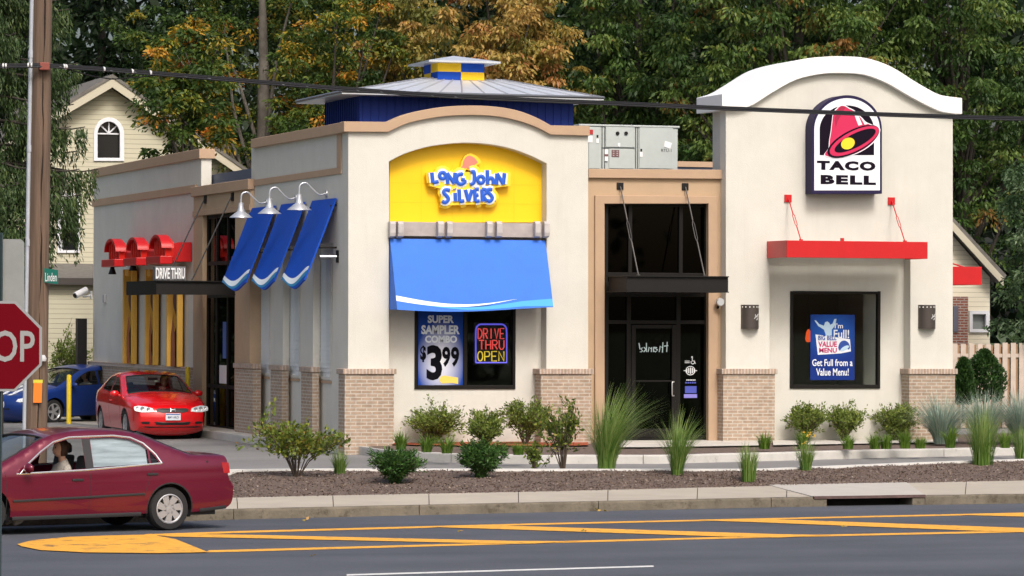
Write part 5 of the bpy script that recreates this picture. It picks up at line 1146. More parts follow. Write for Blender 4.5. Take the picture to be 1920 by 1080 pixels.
for sg in (1, -1):
    for w_ in (WF, WRr, WQ):
        if not (w_ is WF and sg == 1): A.sidepane(w_, sg)      # the driver's window is wound down
    if sg == 1:
        mb = MB(); xs_ = [p[0] for p in WRr]; zs_ = [p[1] for p in WRr]; mb.sheet([(x+(1.62-x)*.03, z+(1.10-z)*.03) for x, z in WRr], (), lambda u, v: A.side(u, v, 1, -.035), [(x, z) for x in np.arange(min(xs_), max(xs_), .1) for z in np.arange(min(zs_), max(zs_), .08)]); mb.build('window_reflection', banded, sal, local=True, smooth=180)  # added sheet behind the rear pane that carries the painted reflection
    belt = [wq(40,534),(wq(396,521)),(wq(796,494))]; up_ = [wq(60,534),wq(110,480),wq(178,424),wq(250,376),wq(330,354),wq(440,351),wq(560,348),wq(650,360),wq(712,390),wq(770,448),wq(796,494)]
    A.sidetube(belt, sg, .013, 'chrome_moulding', M_CHROME, .004); A.sidetube(up_, sg, .013, 'chrome_moulding', M_CHROME, .004)
    mb = MB(); P = [wq(397,518),wq(436,515),wq(436,362),wq(397,364)]; mb.sheet(P, (), lambda u, v: A.side(u, v, sg, .004), [((P[0][0]+P[1][0])/2, z) for z in np.arange(P[0][1]+.05, P[2][1], .06)]+[(P[0][0]+(P[1][0]-P[0][0])*q, z) for q in (.03,.97) for z in np.arange(P[0][1]+.05, P[2][1], .06)]); mb.build('door_pillar', M_CARBLACK, sal, local=True)
    A.sidetube([(1.43,.515),(3.4,.46)], sg, .018, 'side_moulding', M_CARBLACK, .006)
    A.sidetube([(1.46,.24),(3.40,.225)], sg, .03, 'sill_trim', M_CARBLACK, .0)
    A.sidetube([(.12,.31),(.55,.275)], sg, .035, 'bumper_lower', M_CARBLACK, -.01)
    A.sidetube([wq(415,516),(2.24,.68),(2.26,.30)], sg, .004, 'door_gap', M_CARBLACK, .0); A.sidetube([wq(735,497),(1.30,.83),(1.38,.62),(1.43,.48)], sg, .004, 'door_gap', M_CARBLACK, .0); A.sidetube([(3.52,.86),(3.49,.55),(3.50,.30)], sg, .004, 'door_gap', M_CARBLACK, .0)
    for hx_, hz_ in ((2.44,.728),(1.30,.785)): MB().box(hx_-.085, hx_+.085, *( (sg*(A.Y(hx_,hz_)-.01), sg*(A.Y(hx_,hz_)+.018))), hz_-.016, hz_+.016).build('door_handle', M_CARBLACK, sal, local=True, bevel=.006)
    mirror(A, 3.22, .855, sg, PM)
    mb = MB(); mb.sheet([(.06,.775),(.08,.92),(.20,.925),(.17,.775)], (), lambda u, v: A.side(u, v, sg, .006), [(.12,.85),(.12,.81)]); mb.build('tail_light', mat('red_tail_light', (.34,.01,.015), .25, coat=.5), sal, local=True)
    mb = MB(); mb.sheet([(4.50,.58),(4.70,.56),(4.66,.65),(4.52,.68)], (), lambda u, v: A.side(u, v, sg, .006)); mb.build('headlight', M_PLATE, sal, local=True)
    arch = A.wheelarch(A.xw[0], .352, .245, .305); A.sidetube(arch, sg, .012, 'arch_trim', M_CARBLACK, -.004)
    for x in A.xw: A.wheel(x, sg, 'cap')
mb = MB(); mb.lathe([(0,-.003),(.016,-.003),(.016,.003),(0,.003)], A.side(.43,.94,1,.002), 1, 10); mb.build('keyhole_badge', M_CARBLACK, sal, local=True)
A.floor(.22); A.interior(2.42, 1.45, .45, 3.15)
MB().box(.02,.04,-.26,.26,.72,.84).build('licence_plate', M_PLATE, sal, local=True)
p_ = Vector((r1.x, r1.y, ZR))+hx*2.50+hy*.36; driver('person', 'driver with brown hair tied back and pale top in the maroon saloon', (p_.x, p_.y, ZR+.475), head, M_SHIRT, 'bun')
# ---- red two-door in the drive-through lane (faces the street)
PR = car_paint('red_car_paint', (.66,.006,.010), .0, .22)
Lr = 4.44; Wr = 1.715
RX = -1.27; yN = SP(322, 812, RX)[0]; gz = lot_z(yN)+.01
nose = Vector((RX, yN, gz))
hd2 = R(-90)+.0
red = thing('coupe_car', 'bright red two door car waiting in the drive-through lane', 'car', (nose.x, nose.y+Lr, gz), hd2)
prof2 = [(4.24,.19,'f'),(4.34,.24,'f'),(4.42,.34,'f'),(4.44,.46,'f'),(4.42,.56,'f'),(4.37,.66,'h'),(4.24,.735,'h'),(3.95,.82,'h'),(3.60,.895,'h'),(3.28,.945,'g'),(3.0,1.06,'g'),(2.7,1.19,'g'),(2.42,1.305,'r'),(2.15,1.375,'r'),(1.8,1.40,'r'),(1.45,1.375,'r'),(1.2,1.33,'G'),(.95,1.23,'G'),(.72,1.13,'G'),(.52,1.055,'d'),(.3,1.035,'d'),(.12,1.01,'d'),(.05,.94,'t'),(.03,.75,'t'),(0,.60,'t'),(.01,.42,'t'),(.08,.26,'t')]
B = Car(red, Lr, Wr, prof2, {'rear':[(.30,.22)], 'front':[(4.08,.18)]}, .97, .86, (.92, 3.54), .312, tumble=.40, crease=(.80,-.03), paint=PR, cf=.20, crown={'f':.12,'h':.06,'g':.07,'r':.045,'G':.06,'d':.03,'t':.06})
wf2 = [(2.95,.945),(1.98,.985),(1.96,1.30),(2.2,1.29),(2.5,1.19)]; wr2 = [(1.90,.99),(1.02,1.03),(1.12,1.16),(1.35,1.27),(1.6,1.31),(1.88,1.31)]
B.body([wf2, wr2], .20, .355, .312)
MHL = mat('clear_headlight', (.72,.75,.78), .15, coat=1.0, var=.35, vscale=28); MDK = mat('grille_black', (.01,.01,.011), .5)
for sg in (1, -1):
    for w_ in (wf2, wr2): B.sidepane(w_, sg); B.sidetube(w_, sg, .010, 'window_seal', M_CARBLACK, .002, closed=True)
    B.sidetube([(1.93,.985),(1.90,.7),(2.0,.3)], sg, .004, 'door_gap', M_CARBLACK); B.sidetube([(3.12,.90),(3.08,.5),(3.1,.26)], sg, .004, 'door_gap', M_CARBLACK)
    MB().box(2.02, 2.2, *sorted((sg*(B.Y(2.1,.80)-.01), sg*(B.Y(2.1,.80)+.02))), .785, .815).build('door_handle', PR, red, local=True, bevel=.006)
    mirror(B, 2.92, .91, sg, PR)
    hl = [(sg*y, z) for y, z in ((.40,.60),(.43,.665),(.56,.70),(.70,.715),(.80,.70),(.815,.66),(.80,.615),(.66,.585),(.52,.585))]
    h_ = B.frontpatch(hl, 'headlight', MHL, .012)
    for y, z, r in ((.52,.638,.042),(.64,.65,.048),(.745,.662,.030)):
        c = B.front(sg*y, z, .018); MB().lathe([(r,.0),(r*.8,.012),(r*.35,.004),(0,.008)], c, 0, 16).build('lamp_bowl', M_CHROME, h_, local=True, smooth=50)
    B.frontpatch([(sg*.50,.34),(sg*.50,.385),(sg*.60,.39),(sg*.68,.375),(sg*.64,.34)], 'fog_recess', MDK, .008)
    for x in B.xw: B.wheel(x, sg, 'alloy')
gr_ = B.frontpatch([(-.34,.60),(-.36,.64),(-.30,.665),(.30,.665),(.36,.64),(.34,.60),(.22,.575),(-.22,.575)], 'grille', MDK, .010)
mb = MB(); fz = lambda y, z: B.front(y, z, .028)
for P in ([(-.052,.590),(-.045,.655)],[(.052,.590),(.045,.655)],[(-.046,.622),(.046,.622)]): mb.tube([fz(*p) for p in P], .010, 6)
mb.build('emblem', M_CHROME, gr_, local=True)
B.frontpatch([(-.36,.325),(-.40,.385),(.40,.385),(.36,.325),(.2,.315),(-.2,.315)], 'lower_grille', MDK, .008)
B.frontpatch([(-.62,.27),(-.58,.29),(.58,.29),(.62,.27),(.5,.255),(-.5,.255)], 'chin_gap', MDK, .006)
fp_ = max(B.front(0, z, .0).x for z in (.42,.47,.52))+.012
pl = MB().box(fp_, fp_+.012, -.165, .165, .415, .565).build('licence_plate', M_PLATE, red, local=True, bevel=.004)
mb = MB(); text_into(mb, 'CUN 1968', (.12,.505,-.12,.455), lambda u, v, wv: (fp_+.016, -u*-1, v), 0, bold=.02); mb.build('plate_number', mat('plate_ink', (.03,.04,.12), .6), pl, local=True)
MB().box(fp_+.0125, fp_+.015, -.155, .155, .535, .555).build('plate_stripe', mat('plate_blue', (.05,.12,.4), .6), pl, local=True)
B.floor(.19); B.interior(2.05, 1.25, .46, 2.72)
MB().box(2.56,2.57,.03,.09,1.20,1.24).build('mirror_tag', mat('pale_green_tag', (.55,.65,.5), .6), red, local=True); mb = MB(); mb.box(2.50,2.53,-.11,.11,1.245,1.30); mb.build('rear_view_mirror', M_CARBLACK, red, local=True, bevel=.01)
hx = Vector((0,-1,0)); hy = Vector((1,0,0)); q = Vector((nose.x, nose.y+Lr, gz))+hx*2.06+hy*.36
driver('person', 'driver in dark clothes behind the windscreen of the red car', (q.x, q.y, gz+.54), hd2, mat('dark_clothing', (.03,.03,.035), .9), 'short')
# ---- blue car with white stripes behind the building corner
PB = car_paint('blue_car_paint', (.003,.03,.19), .1, .3, .4)
Lb, Wb = 4.36, 1.70
ZBL = -.262; wc = GP(101, 795, ZBL); hd3 = R(180+32)
hx = Vector((math.cos(hd3), math.sin(hd3), 0)); hy = Vector((-hx.y, hx.x, 0))
b0_ = wc-hx*3.42-hy*(Wb/2-.1)
blu = thing('hatch_car', 'blue car with two white bonnet stripes behind the building corner', 'car', (b0_.x, b0_.y, ZBL), hd3)
prof3 = [(4.14,.20,'f'),(4.26,.27,'f'),(4.35,.40,'f'),(4.35,.52,'f'),(4.28,.63,'h'),(4.12,.72,'h'),(3.85,.80,'h'),(3.55,.87,'h'),(3.30,.92,'g'),(3.0,1.04,'g'),(2.7,1.18,'g'),(2.4,1.31,'r'),(2.1,1.39,'r'),(1.75,1.41,'r'),(1.4,1.38,'r'),(1.15,1.32,'G'),(.9,1.22,'G'),(.66,1.11,'G'),(.48,1.04,'d'),(.28,1.03,'d'),(.1,1.0,'d'),(.05,.92,'t'),(.02,.7,'t'),(0,.58,'t'),(.02,.4,'t'),(.08,.28,'t')]
C_ = Car(blu, Lb, Wb, prof3, {'rear':[(.30,.23)], 'front':[(4.02,.19)]}, .97, .86, (.88, 3.48), .305, tumble=.40, paint=PB, cf=.26, crown={'f':.17,'h':.07,'g':.08,'r':.05,'G':.07,'d':.04,'t':.08})
wf3 = [(2.92,.94),(1.98,.975),(1.96,1.30),(2.2,1.29),(2.5,1.18)]; wr3 = [(1.90,.98),(1.02,1.02),(1.12,1.15),(1.35,1.26),(1.6,1.31),(1.88,1.31)]
C_.body([wf3, wr3], .20, .35, .305)
for sg in (1,-1):
    for w_ in (wf3, wr3): C_.sidepane(w_, sg); C_.sidetube(w_, sg, .012, 'window_seal', M_CARBLACK, .002, closed=True)
    mirror(C_, 2.9, .91, sg, PB)
    C_.frontpatch([(sg*y, z) for y, z in ((.48,.56),(.50,.62),(.62,.65),(.74,.645),(.78,.60),(.70,.56),(.58,.545))], 'headlight', MHL, .012)
    for x in C_.xw: C_.wheel(x, sg, 'alloy')
    C_.sidetube([(3.1,.9),(3.06,.5),(3.1,.26)], sg, .004, 'door_gap', M_CARBLACK)
    ii = [i for i, t in enumerate(C_.tags) if t in 'h']; mb = MB(); mb.grid([[C_.strip(i, sg*(.13+.2*k), .005) for k in (0,.33,.66,1)] for i in ii]); mb.build('bonnet_stripe', mat('white_stripe', (.72,.74,.78), .4), blu, local=True, smooth=180)
C_.frontpatch([(-.30,.36),(-.32,.40),(.32,.40),(.30,.36)], 'lower_grille', MDK, .008)
fp_ = max(C_.front(0, z, .0).x for z in (.42,.47,.52))+.012; pl = MB().box(fp_, fp_+.012, -.165, .165, .42, .56).build('licence_plate', M_PLATE, blu, local=True)
C_.floor(.19); C_.interior(2.05, 1.25, .46, 2.72)
q = b0_+hx*2.06+hy*.36; driver('person', 'driver in pale top at the open window of the blue car', (q.x, q.y, ZBL+.54), hd3, M_SHIRT, 'short')
# ---------------------------------------------------------------- poles, signs, cable, houses, fences
# utility pole
DPO = 53.0; pb = DP(66, 842, DPO); pb.z = ZSB-.3; ptp = DP(80, 0, DPO); ptop = pb+(ptp-pb)*1.28
M_POLE = mat('weathered_pole_wood', (.135,.09,.062), .92, var=.35, vscale=1, bump=.8, bscale=1, dirt=((.06,.035,.022), 1.0, .55))
for q in [x for x in M_POLE.node_tree.nodes if x.type == 'TEX_NOISE']:
    mpn = M_POLE.node_tree.nodes.new('ShaderNodeMapping'); mpn.inputs['Scale'].default_value = (14, 14, .7) if q.inputs['Roughness'].default_value < .7 else (7, 7, .25); tcn = [x for x in M_POLE.node_tree.nodes if x.type == 'TEX_COORD'][0]
    M_POLE.node_tree.links.new(tcn.outputs['Object'], mpn.inputs[0]); M_POLE.node_tree.links.new(mpn.outputs[0], q.inputs['Vector'])
po_ = thing('utility_pole', 'brown weathered wooden utility pole with a grey conduit', 'utility pole', pb)
n = 26; cp = [pb.lerp(ptop, i/40) for i in range(41)]
mb = MB(); rows = []
for i, c in enumerate(cp):
    r = .165-.035*i/40; row = []
    for k in range(n):
        a = 2*math.pi*k/n; crack = -.018 if abs(((a-4.75+math.pi) % (2*math.pi))-math.pi) < .13 else 0
        rr = r+crack+.004*noise.noise(Vector((math.cos(a)*2, math.sin(a)*2, c.z*.5)))+.003*noise.noise(Vector((math.cos(a)*9, math.sin(a)*9, c.z*.8))); row.append(c+Vector((math.cos(a)*rr, math.sin(a)*rr, 0)))
    row.append(row[0]); rows.append(row)
mb.grid(rows); mb.build('post', M_POLE, po_, weld=1e-4, smooth=50)
mb = MB(); mb.tube([cp[i]-FWD*(.165-.035*i/40-.004)*.93+RGT0*(.045+.012*math.sin(i*.9)+.006*math.sin(i*2.7)) for i in range(2, 41)], [.009+.006*math.sin(i*1.3) for i in range(2, 41)], 6); mb.build('drying_crack', mat('dark_wood_crack', (.02,.013,.009), .95), po_, smooth=60)
co = RGT0*-.165-FWD*.05; M_COND = mat('grey_conduit', (.42,.45,.50), .5, metal=.2, var=.1)
MB().tube([pb+co+Vector((0,0,.1)), cp[20]+co*.97, cp[40]+co*.86], .034, 10).build('conduit', M_COND, po_, smooth=60)
mb = MB()
for z in (.42,.56,.70,.83): c = pb.lerp(ptop, z)+co*.92; mb.tube([c+Vector((0,0,-.05)), c+Vector((0,0,.05))], .044, 10)
mb.build('conduit_clamp', M_COND, po_, smooth=60)
p_ = DP(85, 125, DPO-.2); MB().box(p_.x-.09, p_.x+.06, p_.y-.04, p_.y+.05, p_.z-.05, p_.z+.06).build('cable_bracket', mat('rust_red_bracket', (.22,.05,.035), .6), po_, bevel=.01)
p_ = DP(80, 672, DPO-.17); mb = MB(); mb.lathe([(0,-.05),(.05,-.04),(.06,0),(.03,.05)], p_, 2, 12); mb.build('pole_tag', mat('pale_tag', (.5,.5,.5), .6), po_, smooth=50)
# orange notice
p0, p1 = DP(61, 712, DPO-.19), DP(79.5, 756, DPO-.19); ot = thing('orange_notice', 'bright orange notice card stapled to the utility pole', 'notice', p1)
u = (RGT0*1.0); mb = MB()
def card(px0, py0, px1, py1, D, lean=0):
    a, b, c, d = DP(px0,py0,D), DP(px1,py0,D), DP(px1+lean,py1,D), DP(px0+lean,py1,D); bk = FWD*.008; return [a,b,c,d,a+bk,b+bk,c+bk,d+bk], [(0,1,2,3),(7,6,5,4),(0,4,5,1),(1,5,6,2),(2,6,7,3),(3,7,4,0)]
mb.add(*card(63,718.5,79,755,DPO-.20,-1)); mb.build('card', mat('fluorescent_orange', (.85,.20,.015), .7, emit=None), ot); mb = MB(); mb.add(*card(62.5,712,80,718.2,DPO-.20)); mb.build('header', mat('yellow_green_header', (.62,.55,.04), .7), ot)
# aerial cable
def sag(px): return interp([(-900,128),(0,124),(75,122.5),(160,127.5),(300,138.5),(450,151),(600,163.5),(700,171),(850,181),(1000,188),(1150,194),(1350,203),(1500,209),(1700,216.5),(1920,223),(2600,238)], px)
cb_ = thing('aerial_cable', 'thick black aerial cable strung from the utility pole', 'cable', DP(75, 122.5, DPO-.22))
def cpt(px, dy=0, dd=0): return DP(px, sag(px)+dy, DPO-.24+max(0,px-75)*.0045+dd)
xs = [-900,-400,0]+list(range(40,2601,80)); xs += [75]; xs.sort()
mb = MB(); mb.tube([cpt(x) for x in xs], .026, 8); mb.build('main_cable', mat('black_cable', (.012,.012,.014), .6, spec=.2), cb_, smooth=60)
mb = MB(); mb.tube([cpt(x, -3.6) for x in xs], .008, 6); mb.tube([cpt(x, 2.6, -.02) for x in xs], .014, 6); mb.build('messenger_wire', mat('grey_wire', (.025,.026,.03), .6, spec=.2), cb_, smooth=60)
mb = MB(); sp = [cpt(70+i*14, 1.5+2.6*math.sin(i*1.9), -.03*math.cos(i*1.9)) for i in range(60)]; mb.tube(sp, .007, 5); mb.build('lashing_wire', mat('lashing_grey', (.12,.125,.14), .5), cb_, smooth=60)
mb = MB()
for px in (5,10,52,58,118,122,193,246,280): c = cpt(px); c2_ = cpt(px+3); mb.tube([c, c2_], .04, 8)
mb.build('cable_tie', mat('pale_tie', (.6,.6,.6), .5), cb_)
mb = MB(); mb.tube([cpt(126,4), cpt(170,14), cpt(210,17), cpt(262,9), cpt(290,4)], .010, 6); mb.build('drop_wire', MATS['black_cable'], cb_, smooth=60)
# stop sign and the sign backs at the left edge
DS = 31.0; sc = DP(-6, 649, DS); rS = 84.5/219/1.0
ss = thing('stop_sign', 'red octagonal STOP sign on a dark metal post at the left edge', 'stop sign', Vector((sc.x, sc.y, ZR)))
def octo(r): return [(r/math.cos(R(22.5))*math.cos(R(22.5+45*k)), r/math.cos(R(22.5))*math.sin(R(22.5+45*k))) for k in range(8)]
def sfn(o): return lambda u, v, wv=0: sc+RGT0*u+UP0*v+FWD*(o+wv)
mb = MB(); mb.plate(octo(rS), (), sfn(0), .006); mb.build('white_border', mat('shaded_white_sheeting', (.28,.28,.28), .6), ss)  # border, face and lettering colours darkened to stand in for shade on the sign
mb = MB(); mb.plate(octo(rS-.022), (), sfn(-.003), .002); mb.build('red_face', mat('shaded_red_sheeting', (.13,.003,.008), .9, spec=.05), ss)
mb = MB(); text_into(mb, 'STOP', (-.325,.135,.325,-.135), sfn(-.006), .002, bold=.012); mb.build('lettering', mat('shaded_sign_letter', (.30,.30,.29), .9, spec=.05), ss)
mb = MB(); P = [(-.036,0),(-.036,.012),(-.02,.03),(.02,.03),(.036,.012),(.036,0),(.045,0),(.045,.02),(.024,.042),(-.024,.042),(-.045,.02),(-.045,0)]
zt = 2.39+(598-440)/6800*DS*1.0; z0 = ZR-.5
mb.plate(P, (), lambda u, v, wv: Vector((sc.x, sc.y, 0))+RGT0*u+FWD*(v+.008)+UP0*(z0+wv), zt-z0); mb.build('post', mat('dark_green_post', (.035,.06,.065), .6, metal=.2), ss)
gs = thing('sign_back', 'plain grey back of a rounded sign above the stop sign', 'sign', DP(5, 505, DS-.02)); a, b = DP(-62, 448, DS+.06), DP(45, 600, DS+.06)
wdt = (b-a).dot(RGT0); hgt = a.z-b.z
def rr_(w_, h_, r): return [(x+r*math.cos(R(t)), y+r*math.sin(R(t))) for x, y, s in ((w_-r,-r,0),(r,-r,90),(r,-h_+r,180),(w_-r,-h_+r,270)) for t in range(s, s+91, 15)]
mb = MB(); mb.plate(rr_(wdt, hgt, .045), (), lambda u, v, wv: a+RGT0*u+UP0*v+FWD*wv, .004); mb.build('panel', mat('dull_aluminium', (.26,.27,.26), .6, metal=.2, var=.1), gs)
# green street name blades on the pole
st = thing('street_sign', 'green Linden street name sign fixed to the utility pole', 'street sign', DP(90, 515, DPO)); ap = DP(79, 502, DPO-.1); ex_ = (RGT0*.85-FWD*.55).normalized(); 
mb = MB(); mb.plate([(0,0),(.36,-.035),(.36,-.24),(0,-.21)], (), lambda u, v, wv: ap+RGT0*u*.69+FWD*(-u*.35+wv)+UP0*v, .012); bl_ = mb.build('blade', mat('green_sign_sheeting', (.012,.16,.12), .5), st)
mb = MB(); text_into(mb, 'Linden', (.07,-.06,.33,-.185), lambda u, v, wv: ap+RGT0*u*.69+FWD*(-u*.35-.006+wv)+UP0*(v-.015), .004, bold=.01); mb.build('lettering', MATS['white_letter'], bl_)
s2_ = thing('street_sign', 'second green street sign seen nearly edge-on beside the conduit', 'street sign', DP(47, 515, DPO)); mb = MB(); a = DP(42, 499, DPO-.1); mb.plate([(0,0),(.7,0),(.7,-.23),(0,-.23)], (), lambda u, v, wv: a+RGT0*(u*.105+wv)+FWD*(u*1.0)+UP0*v, .012); mb.build('blade', MATS['green_sign_sheeting'], s2_)
# bollards
for px, pyb, pyt, w_, la in ((129,797,706,9,'yellow steel bollard between the blue car and the red car'),(352,724,690,6,'slim yellow bollard against the brick base behind the red car')):
    g_ = GP(px, pyb, -.25) if px < 200 else DP(px, 800, 84); g_.z = -.25; D = (g_-CAM).dot(FWD); h = CAM.z-(pyt-HOR)/F_PX*D-g_.z; r = w_/2/F_PX*D
    if px > 200: g_ = Vector((-.28, SP(px, 740, -.28)[0], -.25)); D = (g_-CAM).dot(FWD); h = CAM.z-(pyt-HOR)/F_PX*D-g_.z; r = .055
    t_ = thing('bollard', la, 'bollard', g_, 0); MB().lathe([(r,0),(r,h-.05),(r*.85,h-.015),(0,h)], g_, 2, 20).build('post', mat('yellow_bollard_paint', (.78,.56,.02), .5, var=.1), t_, smooth=40)
    MB().lathe([(r*1.5,-.04),(r*1.5,.02),(r,.03)], g_, 2, 20).build('footing', M_CONC, t_)
# cream gabled house on the left
def siding(name, c, pitch=.115):
    m = bpy.data.materials.new(name); m.use_nodes = True; n = m.node_tree.nodes; l = m.node_tree.links; b = n['Principled BSDF']; b.inputs['Roughness'].default_value = .7
    tc = n.new('ShaderNodeUVMap'); sx = n.new('ShaderNodeSeparateXYZ'); l.new(tc.outputs[0], sx.inputs[0])
    dv = n.new('ShaderNodeMath'); dv.operation = 'DIVIDE'; dv.inputs[1].default_value = pitch; l.new(sx.outputs[1], dv.inputs[0]); fr = n.new('ShaderNodeMath'); fr.operation = 'FRACT'; l.new(dv.outputs[0], fr.inputs[0])
    bp = n.new('ShaderNodeBump'); bp.inputs['Strength'].default_value = 1.0; bp.inputs['Distance'].default_value = .05; bp.invert = True; l.new(fr.outputs[0], bp.inputs['Height']); l.new(bp.outputs[0], b.inputs['Normal'])
    nz = n.new('ShaderNodeTexNoise'); nz.inputs['Scale'].default_value = 1.2; nz.inputs['Detail'].default_value = 5; l.new(tc.outputs[0], nz.inputs['Vector']); mr = n.new('ShaderNodeMapRange'); mr.inputs[3].default_value = .88; mr.inputs[4].default_value = 1.1; l.new(nz.outputs[0], mr.inputs[0])
    gp = n.new('ShaderNodeMath'); gp.operation = 'LESS_THAN'; gp.inputs[1].default_value = .1; l.new(fr.outputs[0], gp.inputs[0]); g2 = n.new('ShaderNodeMath'); g2.operation = 'MULTIPLY_ADD'; g2.inputs[1].default_value = -.35; g2.inputs[2].default_value = 1; l.new(gp.outputs[0], g2.inputs[0])
    m0 = n.new('ShaderNodeMath'); m0.operation = 'MULTIPLY'; l.new(mr.outputs[0], m0.inputs[0]); l.new(g2.outputs[0], m0.inputs[1])
    mx = n.new('ShaderNodeMix'); mx.data_type = 'RGBA'; mx.blend_type = 'MULTIPLY'; mx.inputs[0].default_value = 1; mx.inputs[6].default_value = (*c, 1); l.new(m0.outputs[0], mx.inputs[7]); l.new(mx.outputs[2], b.inputs['Base Color']); return m
M_SID = siding('cream_lap_siding', (.42,.395,.285), .13); M_SHING = mat('grey_shingle', (.14,.13,.115), .9, var=.25, vscale=6); M_TRIMC = mat('cream_trim', (.50,.46,.35), .7); M_WTRIM = mat('white_window_trim', (.72,.73,.76), .6)
YH = 31.0
hs = thing('gabled_house', 'cream clapboard house with arched attic window behind the restaurant', 'house', (FP(205,600,YH)[0], YH, -.3))
gb = [(-60,700),(-60,318),(205,164),(430,316),(430,700)]
awin = [(176,302),(176,252)]+[(204.5-28.5*math.cos(R(t)), 252-32*math.sin(R(t))) for t in range(10,171,10)]+[(233,252),(233,302)]
awin_in = [(183,296),(183,252)]+[(204-21*math.cos(R(t)), 252-24*math.sin(R(t))) for t in range(10,171,10)]+[(225,252),(225,296)]
lw_ = rect(117,470,146,372)
mb = MB(); pf(mb, gb, [awin_in, lw_], YH, .25); mb.build('gable_wall', M_SID, hs)
xl, zl = FP(-60,318,YH); xp, zp = FP(205,164,YH); xq, zq = FP(430,316,YH)
MB().box(xl, xq, YH+.26, YH+12, -.3, zl-.3).build('side_wall', M_SID, hs)
for nm, (xa, za_), (xb, zb_2) in (('roof_left', (xl-.5, zl-.30), (xp, zp-.06)), ('roof_right', (xq+.9, zq-.62), (xp, zp-.06))):
    mb = MB(); mb.prism([(xa, za_+.18), (xb, zb_2+.30), (xb, zb_2+.40), (xa, za_+.28)], 1, YH-.45, YH+12.3); mb.build('roof', M_SHING, hs)
    mb = MB(); mb.prism([(xa, za_-.04), (xb, zb_2+.04), (xb, zb_2+.298), (xa, za_+.178)], 1, YH-.42, YH-.36); mb.build('barge_board', M_TRIMC, hs)
    mb = MB(); mb.prism([(xa, za_+.06), (xb, zb_2+.18), (xb, zb_2+.29), (xa, za_+.17)], 1, YH-.36, YH-.001); mb.build('eave_soffit', M_TRIMC, hs)
mb = MB(); pf(mb, awin, [awin_in], YH-.04, .06); wn = mb.build('window', M_WTRIM, hs, bevel=.01)
mb = MB(); pf(mb, awin_in, (), YH+.12, .02); mb.build('pane', mat('dark_window_pane', (.012,.013,.015), .12), wn)
mb = MB(); bf(mb, 183, 249.5, 225, 252, YH+.08, .03); bf(mb, 203, 228, 205.4, 251, YH+.079, .03)
for t in (40,140): a = FP(204,250,YH+.09); b = FP(204-21*math.cos(R(t)), 250-24*math.sin(R(t)), YH+.09); mb.tube([(a[0],YH+.09,a[1]),(b[0],YH+.09,b[1])], .022, 5)
mb.build('muntin', M_WTRIM, wn)
mb = MB(); pf(mb, rect(108,474,150,362), [rect(118,469,145,373)], YH-.05, .08); bf(mb, 118, 412, 145, 417, YH-.02, .04); wn = mb.build('window', M_WTRIM, hs); mb = MB(); pf(mb, lw_, (), YH+.1, .02); mb.build('pane', MATS['dark_window_pane'], wn)
mb = MB(); pf(mb, [(88,352),(128,352),(122,321),(90,321)], (), YH-.7, .7); mb.build('window_hood', mat('brown_awning', (.05,.032,.024), .7), hs)
# porch lean-to roof on the house
mb = MB(); x0, z0_ = FP(60, 522, YH-2.6); x1, _ = FP(190, 522, YH-2.6); _, z1_ = FP(120, 494, YH); mb.prism([(YH-2.7, z0_), (YH-.001, z1_), (YH-.001, z1_-.12), (YH-2.7, z0_-.10)], 0, x0-2, x1+3); mb.build('porch_roof', M_SHING, hs)
mb = MB(); mb.box(x0-2, x1+3, YH-2.76, YH-2.701, z0_-.16, z0_+.02); mb.build('porch_fascia', mat('dark_gutter', (.05,.04,.035), .6), hs); mb = MB(); mb.box(x0-2, x1+3, YH-2.5, YH-2.3, -.4, z0_-.16); mb.build('porch_wall', M_SID, hs)
# dark panel beside the wing (menu board edge)
y, z = SP(164, 640, -.2); mbd = thing('menu_board', 'tall black board edge standing at the far corner of the restaurant', 'menu board', (-.25, y+.6, -.15)); p0 = SP(164, 597, -.3)[1]
MB().box(-.36,-.12,y+.45,y+.75,.75,p0).build('board', M_BLACK, mbd, bevel=.01); MB().box(-.28,-.2,y+.55,y+.65,-.15,.75).build('post', M_BLACK, mbd)
# fences
M_FEN = mat('pinkish_cedar_board', (.49,.41,.345), .85, var=.14, vscale=3); M_FEN2 = mat('cedar_gap_board', (.30,.19,.11), .85, var=.15, vscale=3)
def fence(pxa, pxb, pyt, Y, zb, label, pitch=.155):
    x0, zt = FP(pxa, pyt, Y); x1, _ = FP(pxb, pyt, Y); t_ = thing('wooden_fence', label, 'fence', ((x0+x1)/2, Y, zb)); mb = MB(); m2 = MB(); x = x0; k = 0
    while x < x1:
        h = zt+rng.uniform(-.02,.02); mb.box(x, x+pitch*.86, Y, Y+.022, zb+.03, h); m2.box(x+pitch*.5, x+pitch*1.42, Y+.06, Y+.08, zb+.03, h-.03); x += pitch*1.45; k += 1
    mb.build('board', M_FEN, t_); m2.build('rear_board', M_FEN2, t_); mb = MB()
    for z in (zb+.3, zt-.3): mb.box(x0, x1, Y+.023, Y+.059, z-.045, z+.045)
    mb.build('rail', M_FEN, t_)
fence(1786, 2060, 643.5, 14.0, -.25, 'pale cedar board fence standing right of the restaurant')
fence(-80, 168, 612, 29.0, -.3, 'cedar board fence behind the blue car')
